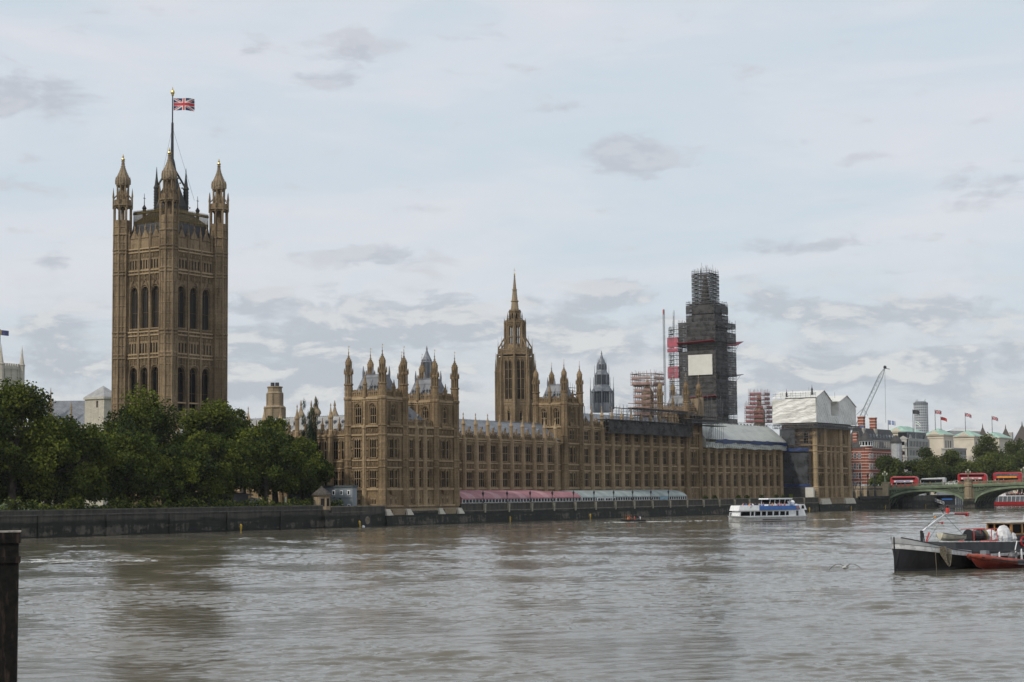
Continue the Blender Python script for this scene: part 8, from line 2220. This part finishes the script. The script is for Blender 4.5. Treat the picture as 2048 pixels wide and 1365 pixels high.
mb.quad(*[PG(0, .0, -.5), PG(-.02, .04, 3.1), PG(.1, -.04, 3.1), PG(.1, 0, -.5)])
mb.build('hull', [plain('tug_black', (.010, .010, .012), .35, .3, .6), plain('tug_white_strake', (.50, .50, .50), .5, .15, 2), plain('tug_pale_grey', (.36, .37, .375), .55, .15, .8)], tg)
mb = MB(); mb.poly([PG(u, tw(u, 1.4) - .05, max(1.5, rail(u) - .7)) for u in US[3:]] + [PG(u, -tw(u, 1.4) + .05, max(1.5, rail(u) - .7)) for u in US[3:][::-1]]); mb.build('deck', GREY, tg)
# raised grey casing amidships
mb = MB(); 
cas = [(3.9, 1.0), (5.0, 1.9), (7.5, 2.1), (12, 2.1), (22, 2.1)]
ringc = [PG(u, w, 1.35) for u, w in cas] + [PG(u, -w, 1.35) for u, w in cas[::-1]]; ringt = [PG(u + .1, w, 2.62 - .2 * min(1, (u - 3.9) / 8)) for u, w in cas] + [PG(u + .1, -w, 2.62 - .2 * min(1, (u - 3.9) / 8)) for u, w in cas[::-1]]
mb.loft([ringc, ringt]); mb.build('casing', plain('tug_casing', (.045, .048, .052), .5, .2, .8), tg)
mb = MB(); mb.path([PG(u + .1, w + .03, 2.62 - .2 * min(1, (u - 3.9) / 8)) for u, w in cas], .045, 4); mb.build('casing_edge', plain('worn_white', (.55, .54, .52), .6, .25, 4), tg)
m = MB(); m.path([PG(-.25, 0, z) for z in np.arange(-.4, 3.3, .4)], .07, 5); m.build('stem_bar', BLACK, tg)
m = MB(); m.path([PG(u, tw(u, rail(u)) + .01, rail(u) + .03) for u in US[1:10]], .05, 4); m.path([PG(u, -tw(u, rail(u)) - .01, rail(u) + .03) for u in US[1:10]], .05, 4); m.build('bulwark_rail', BLACK, tg)
# mast gear: black post, white raking derrick, red and white boom
m = MB(); m.tube(PG(3.0, 0, 1.6), PG(3.0, 0, 3.72), .15, 8); m.tube(PG(3.2, 0, 3.5), PG(3.3, 0, 2.6), .05, 5); m.build('post', BLACK, tg)
m = MB(); m.tube(PG(3.1, 0, 3.65), PG(5.75, 0, 5.2), .10, 8, 0, .08); m.build('derrick', WHITE, tg)
m = MB(); m.tube(PG(4.5, 0, 5.28), PG(7.0, 0, 5.25), .06, 6); m.build('boom_pale', WHITE, tg)
m = MB(); m.tube(PG(7.0, 0, 5.25), PG(8.6, 0, 5.18), .11, 6); q = PG(8.6, 0, 5.18); m.box(q[0] - .15, q[0] + .15, q[1] - .15, q[1] + .15, q[2] - .22, q[2] + .16); m.build('boom_red', plain('boom_dark_red', (.30, .02, .025), .45), tg)
m = MB(); m.lathe(*PG(6.2, 0, 0)[:2], [(.13, WL + 5.3), (.18, WL + 5.5), (.19, WL + 5.8), (.08, WL + 5.85)], 8); m.build('lamp_body', RED_L, tg)
m = MB(); m.lathe(*PG(6.2, 0, 0)[:2], [(.12, WL + 5.85), (.15, WL + 6.0), (.04, WL + 6.15)], 8); m.tube(PG(5.7, 0, 5.2), PG(5.6, 0, 5.6), .06, 5); m.ball(PG(5.55, 0, 5.6), .10, 6); m.build('lamp_cap', BLACK, tg)
m = MB(); m.ball(PG(5.3, .2, 4.4), .13, 8); m.tube(PG(4.8, .1, 4.5), PG(5.3, .2, 4.4), .03, 4); m.build('block', RED, tg)
m = MB(); m.tube(PG(3.35, .1, 2.5), PG(3.8, .1, 3.5), .08, 6); m.build('ram', RED_L, tg)
m = MB(); m.tube(PG(5.8, 0, 5.15), PG(8.0, .6, 2.7), .022, 4); m.path([PG(3.4, .1, 3.8), PG(4.0, .1, 4.6), PG(4.5, .1, 4.9), PG(5.7, 0, 5.15)], .022, 4); m.tube(PG(3.5, .1, 2.6), PG(4.9, .1, 4.2), .022, 4); m.build('rigging', IRON, tg)
m = MB(); m.ball(PG(4.55, .1, 4.95), .11, 6); m.build('orange_shackle', ORANGE, tg)
# coil of rope hung over the side
rp = MB()
for k in range(7):
    a0_ = 2.75 + k * .07; dp = .8 + .16 * k
    rp.path([PG(a0_ + .04 * k - (.2 + .02 * k) * math.cos(t * math.pi), tw(2.6, 1.6) + .16 + .02 * k, 2.25 - dp * math.sin(t * math.pi) ** .8 - .25 * t) for t in [i / 8 for i in range(9)]], -.0 + .045, 5)
tag(rp.build('rope_coil', ROPE), 'bundle of old mooring rope hung over the tug bulwark', 'rope')
m = MB(); m.tube(PG(2.3, 2.2, 2.3), PG(2.1, 2.5, .0), .02, 4); m.build('mooring_line', ROPE, tg)
# wheelhouse
WX0, WX1 = 12.6, 18.0
wh_z0, wh_z1 = 2.4, 4.55
slab('lower_house', plain('tug_house_black', (.014, .014, .018), .45), 13.0, 20, 1.75, 2.3, 3.05, 0, 0, tg, PG)
mb = MB(); 
def wbox(ua, ub, v0, v1, za, zb): mb.hexa([PG(ua, v1, za), PG(ub, v1, za), PG(ub, v0, za), PG(ua, v0, za), PG(ua, v1, zb), PG(ub, v1, zb), PG(ub, v0, zb), PG(ua, v0, zb)])
wbox(WX0, WX1, -1.45, 1.45, 2.8, 3.2)
wbox(WX0, WX1, -1.45, 1.45, 4.1, 4.25)
for u in (WX0, WX0 + 1.35, WX0 + 2.7, WX0 + 4.1, WX1 - .18):
    for v in (-1.45, 1.28): wbox(u, u + .2, v, v + .17, 3.2, 4.1)
for v in (-.6, .5): wbox(WX0, WX0 + .15, v, v + .14, 3.2, 4.1)
mb.build('wheelhouse', WOOD, tg)
slab('wheelhouse_glass', GLASS, WX0 + .08, WX1 - .1, 1.36, 3.2, 4.1, 0, 0, tg, PG)
m = MB(); m.loft([[PG(WX0 - .35, -1.7, 4.23), PG(WX0 - .35, 1.7, 4.23), PG(WX0 - .35, 1.7, 4.31), PG(WX0 - .35, 0, 4.43), PG(WX0 - .35, -1.7, 4.31)], [PG(WX1 + .3, -1.7, 4.23), PG(WX1 + .3, 1.7, 4.23), PG(WX1 + .3, 1.7, 4.31), PG(WX1 + .3, 0, 4.45), PG(WX1 + .3, -1.7, 4.31)]]); m.build('wheelhouse_roof', plain('roof_buff', (.48, .45, .40), .6), tg)
m = MB(); m.ball(PG(16.6, .4, 4.6), .26, 8, 0, .6); m.tube(PG(15.9, .2, 4.3), PG(16.1, .2, 5.1), .02, 4); m.tube(PG(15.6, .2, 4.3), PG(15.8, .2, 5.1), .02, 4); m.build('radar_dome', WHITE, tg)
m = MB(); ring = [PG(13.3 + .3 * math.cos(a), 2.2, 2.4 + .44 * math.sin(a)) for a in [k * math.pi / 6 for k in range(13)]]; m.path(ring, .10, 6); m.build('tyre_fender', RED, tg)
# things on the tug's deck
PB = lambda u, v, z: PG(4.6 + u * .9, .55 + v, 2.62 + z)
dg = thing('dinghy', 'small cream rowing dinghy resting on the tug casing', 'boat', PB(1.8, 0, 0))
mb = MB(); stn = [(u, [(w * .25, zb), (w * .75, zb + .22), (w, zs), (w - .05, zs + .02), (w * .7, zb + .2)]) for u, w, zb, zs in ((0, .42, .2, .82), (.25, .55, .08, .76), (1.2, .68, .03, .62), (2.3, .62, .03, .54), (3.1, .36, .08, .52), (3.6, .04, .22, .56))]
hull(mb, PB, stn); mb.poly([PB(0, -.1, .2), PB(0, .1, .2), PB(0, .42, .82), PB(0, -.42, .82)]); mb.build('hull', plain('cream_paint', (.60, .56, .44), .45), dg)
m = MB()
for sg in (1, -1): m.path([PB(u, sg * w, z + .03) for u, w, z in ((0, .42, .82), (.25, .55, .76), (1.2, .68, .62), (2.3, .62, .54), (3.1, .36, .52), (3.6, .04, .56))], .035, 4)
m.hexa([PB(1.2, .6, .42), PB(1.5, .6, .42), PB(1.5, -.6, .42), PB(1.2, -.6, .42), PB(1.2, .6, .47), PB(1.5, .6, .47), PB(1.5, -.6, .47), PB(1.2, -.6, .47)]); m.build('gunwale', plain('gunwale_green', (.05, .075, .06), .6), dg)
wn = thing('anchor_winch', 'dark cable drum winch between the dinghy and the red rail', 'winch', PG(10.3, .4, 2.45))
mb = MB(); ring = lambda u, r: [PG(u, .4 + r * math.cos(a), 3.05 + r * math.sin(a)) for a in [k * math.pi / 7 for k in range(14)]]
for u in np.arange(8.4, 9.6, .13): mb.loft([ring(u, .50), ring(u + .065, .54), ring(u + .13, .50)])
mb.build('cable_drum', plain('drum_cable', (.035, .033, .036), .5, .3, 3), wn)
for u in (8.25, 9.65, 10.0): m = MB(); m.loft([ring(u, .66), ring(u + .1, .66)]); m.build('flange', BLACK if u < 9.9 else plain('brass_rim', (.22, .18, .09), .5), wn)
slab('bed_plate', GREY, 7.9, 10.3, .9, 2.42, 2.6, 0, 0, wn, PG)
rl = thing('guard_rail', 'bright red tubular guard rail round the canvas bundles on the tug', 'rail', PG(12.5, .5, 2.45))
mb = MB()
for v in (1.4,):
    for u in (7.9, 10.1, 10.8): mb.tube(PG(u, v, 2.4), PG(u, v, 3.72), .045, 5)
    mb.tube(PG(7.9, v, 3.72), PG(10.8, v, 3.72), .05, 5); mb.tube(PG(8.7, v, 3.3), PG(8.7, v, 3.72), .045, 5); mb.tube(PG(8.2, v - 1.8, 3.72), PG(11.2, v - 1.8, 3.72), .045, 5)
    mb.tube(PG(8.6, v + .1, 2.55), PG(10.6, v + .1, 2.55), .09, 5)
mb.build('rail_tube', RED_L, rl)
def sack(label, u, v, w, d, h, seed):
    R = random.Random(seed); n = 10; rings = []
    for (t, k) in ((0, .95), (.25, 1.06), (.5, 1.0), (.75, .8), (.92, .45), (1, .12)):
        rings.append([PG(u + k * w * math.cos(a) * (1 + R.uniform(-.12, .12)) + .12 * t, v + k * d * math.sin(a) * (1 + R.uniform(-.12, .12)), 2.42 + h * t + R.uniform(-.05, .05)) for a in [i * 2 * math.pi / n for i in range(n)]])
    mb = MB(); mb.loft(rings); tag(mb.build('canvas_bundle', CANVAS), label, 'canvas bundle')
sack('tall pointed white canvas bundle beside the tug wheelhouse', 12.1, .9, .7, .75, 1.6, 4)
sack('rounded white canvas bundle behind the red rail', 10.9, .4, .65, .75, 1.2, 5)
sack('low white canvas bundle against the tug wheelhouse', 12.8, 1.1, .5, .6, 1.0, 6)
m = MB(); m.path([PG(6.0 + .3 * math.cos(a), 1.75, 2.62 + .05 * math.sin(a)) for a in [k for k in range(7)]], .08, 5); tag(m.build('red_hose', RED_L), 'small red hose lying under the cream dinghy', 'hose')
# inflatable boat alongside
PI_ = lambda u, v, z: PG0(6.7 + u * .95, 3.5 + v - .012 * u, z)
ib = thing('inflatable_boat', 'faded red rigid inflatable boat moored along the tug', 'boat', PI_(4, 0, 0))
mb = MB()
for sg in (1, -1):
    cpts = [(0, .05, 1.35, .12), (.35, .45, 1.28, .24), (1.2, .82, 1.12, .27), (2.5, .95, .95, .28), (4.5, 1.0, .74, .28), (6.8, 1.0, .56, .28), (8.6, .98, .46, .22), (9.3, .95, .44, .07)]
    rings = []
    for (u, v, z, r) in cpts: rings.append([PI_(u, sg * v + r * math.cos(a), z + r * math.sin(a)) for a in [k * math.pi / 4 for k in range(8)]])
    mb.loft(rings)
mb.build('tube', RUBBER, ib, smooth=True)
mb = MB(); hull(mb, PI_, [(u, [(.02, zk), (w, zc_), (w, zc_ + .25)]) for u, w, zk, zc_ in ((.2, .1, .9, 1.15), (1, .55, .25, .85), (2.5, .85, -.1, .6), (5, .9, -.25, .4), (8.4, .9, -.25, .25))]); mb.build('hull', plain('red_grp_hull', (.26, .035, .022), .4, .15, 1.5), ib)
m = MB(); hull(m, PI_, [(u, [(v + .30, z - .10), (v + .315, z + .02)]) for u, v, z in ((.6, .6, 1.2), (2.5, .95, .95), (4.5, 1.0, .74), (6.8, 1, .56), (8.4, .98, .47))]); m.build('rubbing_band', BLACK, ib)
m = MB(); m.hexa([PI_(6.3, 1.27, .30), PI_(7.5, 1.27, .25), PI_(7.5, .7, .25), PI_(6.3, .7, .3), PI_(6.2, 1.27, .80), PI_(7.4, 1.27, .72), PI_(7.4, .7, .75), PI_(6.2, .7, .82)]); m.build('grey_patch', plain('grey_patch_rubber', (.10, .105, .11), .7), ib)
m = MB(); m.hexa([PI_(2.0, .4, 1.0), PI_(2.7, .4, 1.0), PI_(2.7, -.3, 1.0), PI_(2.0, -.3, 1.0), PI_(2.1, .35, 1.75), PI_(2.7, .35, 1.75), PI_(2.7, -.3, 1.75), PI_(2.1, -.3, 1.75)]); m.build('console', GREY, ib)
m = MB(); m.hexa([PI_(1.95, .5, 1.0), PI_(2.75, .5, 1.0), PI_(2.75, .4, 1.0), PI_(1.95, .4, 1.0), PI_(2.0, .5, 1.42), PI_(2.7, .5, 1.42), PI_(2.7, .4, 1.42), PI_(2.0, .4, 1.42)]); m.build('console_panel', RUBBER, ib)
m = MB()
for (u, h) in ((4.1, .85), (7.0, .9), (8.0, 1.05)): m.path([PI_(u, .5, .7), PI_(u + .05, .5, .7 + h * .8), PI_(u + .2, .45, .7 + h), PI_(u + .35, .4, .7 + h * .8), PI_(u + .38, .4, .7)], .05, 5)
m.tube(PI_(7.3, .2, 1.3), PI_(7.85, .2, 2.55), .05, 5); m.build('white_handrail', WHITE, ib)
m = MB()
for k in range(24): a = PI_(6.4 + rnd.random() * 1.3, .2 + rnd.random() * .6, 1.0 + rnd.random() * .7); b = PI_(6.4 + rnd.random() * 1.3, .2 + rnd.random() * .6, 1.0 + rnd.random() * .7); m.tube(a, b, .03, 4)
m.ball(PI_(6.5, .4, 1.1), .4, 7); m.build('outboard_engine', plain('engine_grey', (.12, .12, .125), .5, .3, 4), ib)

# gull
gl = thing('gull', 'brownish gull gliding with spread wings low over the river before the tug', 'bird', (-274.6, -248.2, 4.7))
O = Vector((-285.6, -246.3, 4.62))
rtv, fwv = Vector((math.sin(YAW), -math.cos(YAW), 0)), Vector((math.cos(YAW), math.sin(YAW), 0))
DG = 76.0
O = Vector((CAM.x, CAM.y, 0)) + fwv * DG + rtv * (DG * (1682 - 1024) / FPX) + Vector((0, 0, 4.75)); gl.location = O; ORG[gl] = O
def G(a, b, c): return tuple(O + rtv * a + fwv * b + Vector((0, 0, c)))
mb = MB(); rings = []
for (t, r) in ((-.28, .02), (-.2, .05), (-.05, .085), (.1, .075), (.2, .05), (.25, .05), (.30, .03), (.34, .008)):
    rings.append([G(.55 * t + r * math.cos(k), t * .85 , .02 + r * math.sin(k)) for k in [i * math.pi / 4 for i in range(8)]])
mb.loft(rings); mb.build('body', plain('gull_white', (.62, .60, .57), .7, .1, 8), gl, smooth=True)
mb = MB()
for sg in (1, -1):
    P_ = [(0.03, .0, .06, .10), (.22, .06, .16, .11), (.38, .04, .15, .10), (.55, -.02, .06, .07), (.70, -.08, -.08, .02)]
    for (a, b, z, c), (a2, b2, z2, c2) in zip(P_, P_[1:]):
        mb.hexa([G(sg * a, b - c, z), G(sg * a2, b2 - c2, z2), G(sg * a2, b2 + c2, z2), G(sg * a, b + c, z), G(sg * a, b - c, z + .02), G(sg * a2, b2 - c2, z2 + .015), G(sg * a2, b2 + c2, z2 + .015), G(sg * a, b + c, z + .025)], 0 if abs(a2) < .6 else 1)
mb.build('wing', [plain('gull_brown', (.16, .13, .10), .8, .25, 14), CHAR], gl)
mb = MB(); mb.poly([G(-.12, -.22, .03), G(-.02, -.26, .03), G(-.05, -.44, .02), G(-.26, -.42, .02)]); mb.poly([G(-.12, -.22, .02), G(-.02, -.26, .02), G(-.05, -.44, .01), G(-.26, -.42, .01)]); mb.build('tail', bpy.data.materials['gull_brown'], gl)

# mooring pile in the left foreground
mp = thing('mooring_pile', 'dark rusted steel mooring pile rising from the water at the left edge', 'pile', (-320, -223, 0))
DP = 46.0
cpx = Vector((CAM.x, CAM.y, 0)) + fwv * DP + rtv * (DP * (9 - 1024) / FPX)
RUST = None
m_, t_, b_ = new_mat('rusted_black_steel')
p_ = pos(t_); n1 = t_.noise(t_.mapping(p_, (6, 6, .9)), 1, 6, .65); n2 = t_.noise(p_, 7, 5, .6)
t_.put(b_.inputs['Base Color'], t_.mix(t_.ramp(n1, .52, .66), t_.mix(t_.ramp(n2, .35, .65), (.004, .004, .004), (.010, .009, .008)), t_.mix(n2, (.016, .008, .006), (.06, .045, .036))))
b_.inputs['Roughness'].default_value = .7; b_.inputs['Specular IOR Level'].default_value = .15; bump(t_, b_, n2, .01)
mb = MB()
w_ = .41
def pil(hw, z0, z1, mb, cut=.0):
    a = math.radians(14); pts = [(-hw, -hw), (hw, -hw), (hw, hw), (-hw, hw)]; q = []
    for (u, v) in pts: uu, vv = u * math.cos(a) - v * math.sin(a), u * math.sin(a) + v * math.cos(a); q.append(cpx + rtv * uu + fwv * vv)
    mb.hexa([(p.x, p.y, z0) for p in q] + [(p.x, p.y, z1) for p in q])
ORG[mp] = cpx.copy(); mp.location = cpx
pil(w_ - .03, -3, 6.9, mb); mb.build('shaft', m_, mp)
mb = MB(); pil(w_ + .012, 6.36, 6.52, mb); pil(w_ + .012, 6.86, 7.13, mb); mb.build('steel_band', m_, mp)
mb = MB(); pil(w_ + .02, 7.13, 7.165, mb); mb.build('cap_plate', plain('pale_cap', (.30, .27, .23), .8, .3, 6), mp)
mb = MB(); q_ = cpx - fwv * (w_ + .10) + rtv * (-.17); mb.hexa([tuple(q_ + rtv * dx + fwv * dy + Vector((0, 0, z))) for z in (5.32, 5.52) for dx, dy in ((-.05, 0), (.05, 0), (.05, .22), (-.05, .22))]); mb.build('marker_plate', GREY_L, mp)
drop_protos()

# ------------------------------------------------------------------ summer haze over the whole city
hm = bpy.data.materials.new('haze'); hm.use_nodes = True
ht = NT(hm.node_tree); hm.node_tree.nodes.remove(hm.node_tree.nodes['Principled BSDF'])
pv_ = ht.n('ShaderNodeVolumePrincipled'); pv_.inputs['Color'].default_value = (.93, .95, 1, 1); pv_.inputs['Density'].default_value = .00004; pv_.inputs['Anisotropy'].default_value = .3
ht.put([n_ for n_ in hm.node_tree.nodes if n_.type == 'OUTPUT_MATERIAL'][0].inputs['Volume'], pv_.outputs[0])
mb = MB(); mb.box(-950, 9200, -9200, 9200, -3.5, 140)
o = mb.build('haze', hm); o['kind'] = 'stuff'
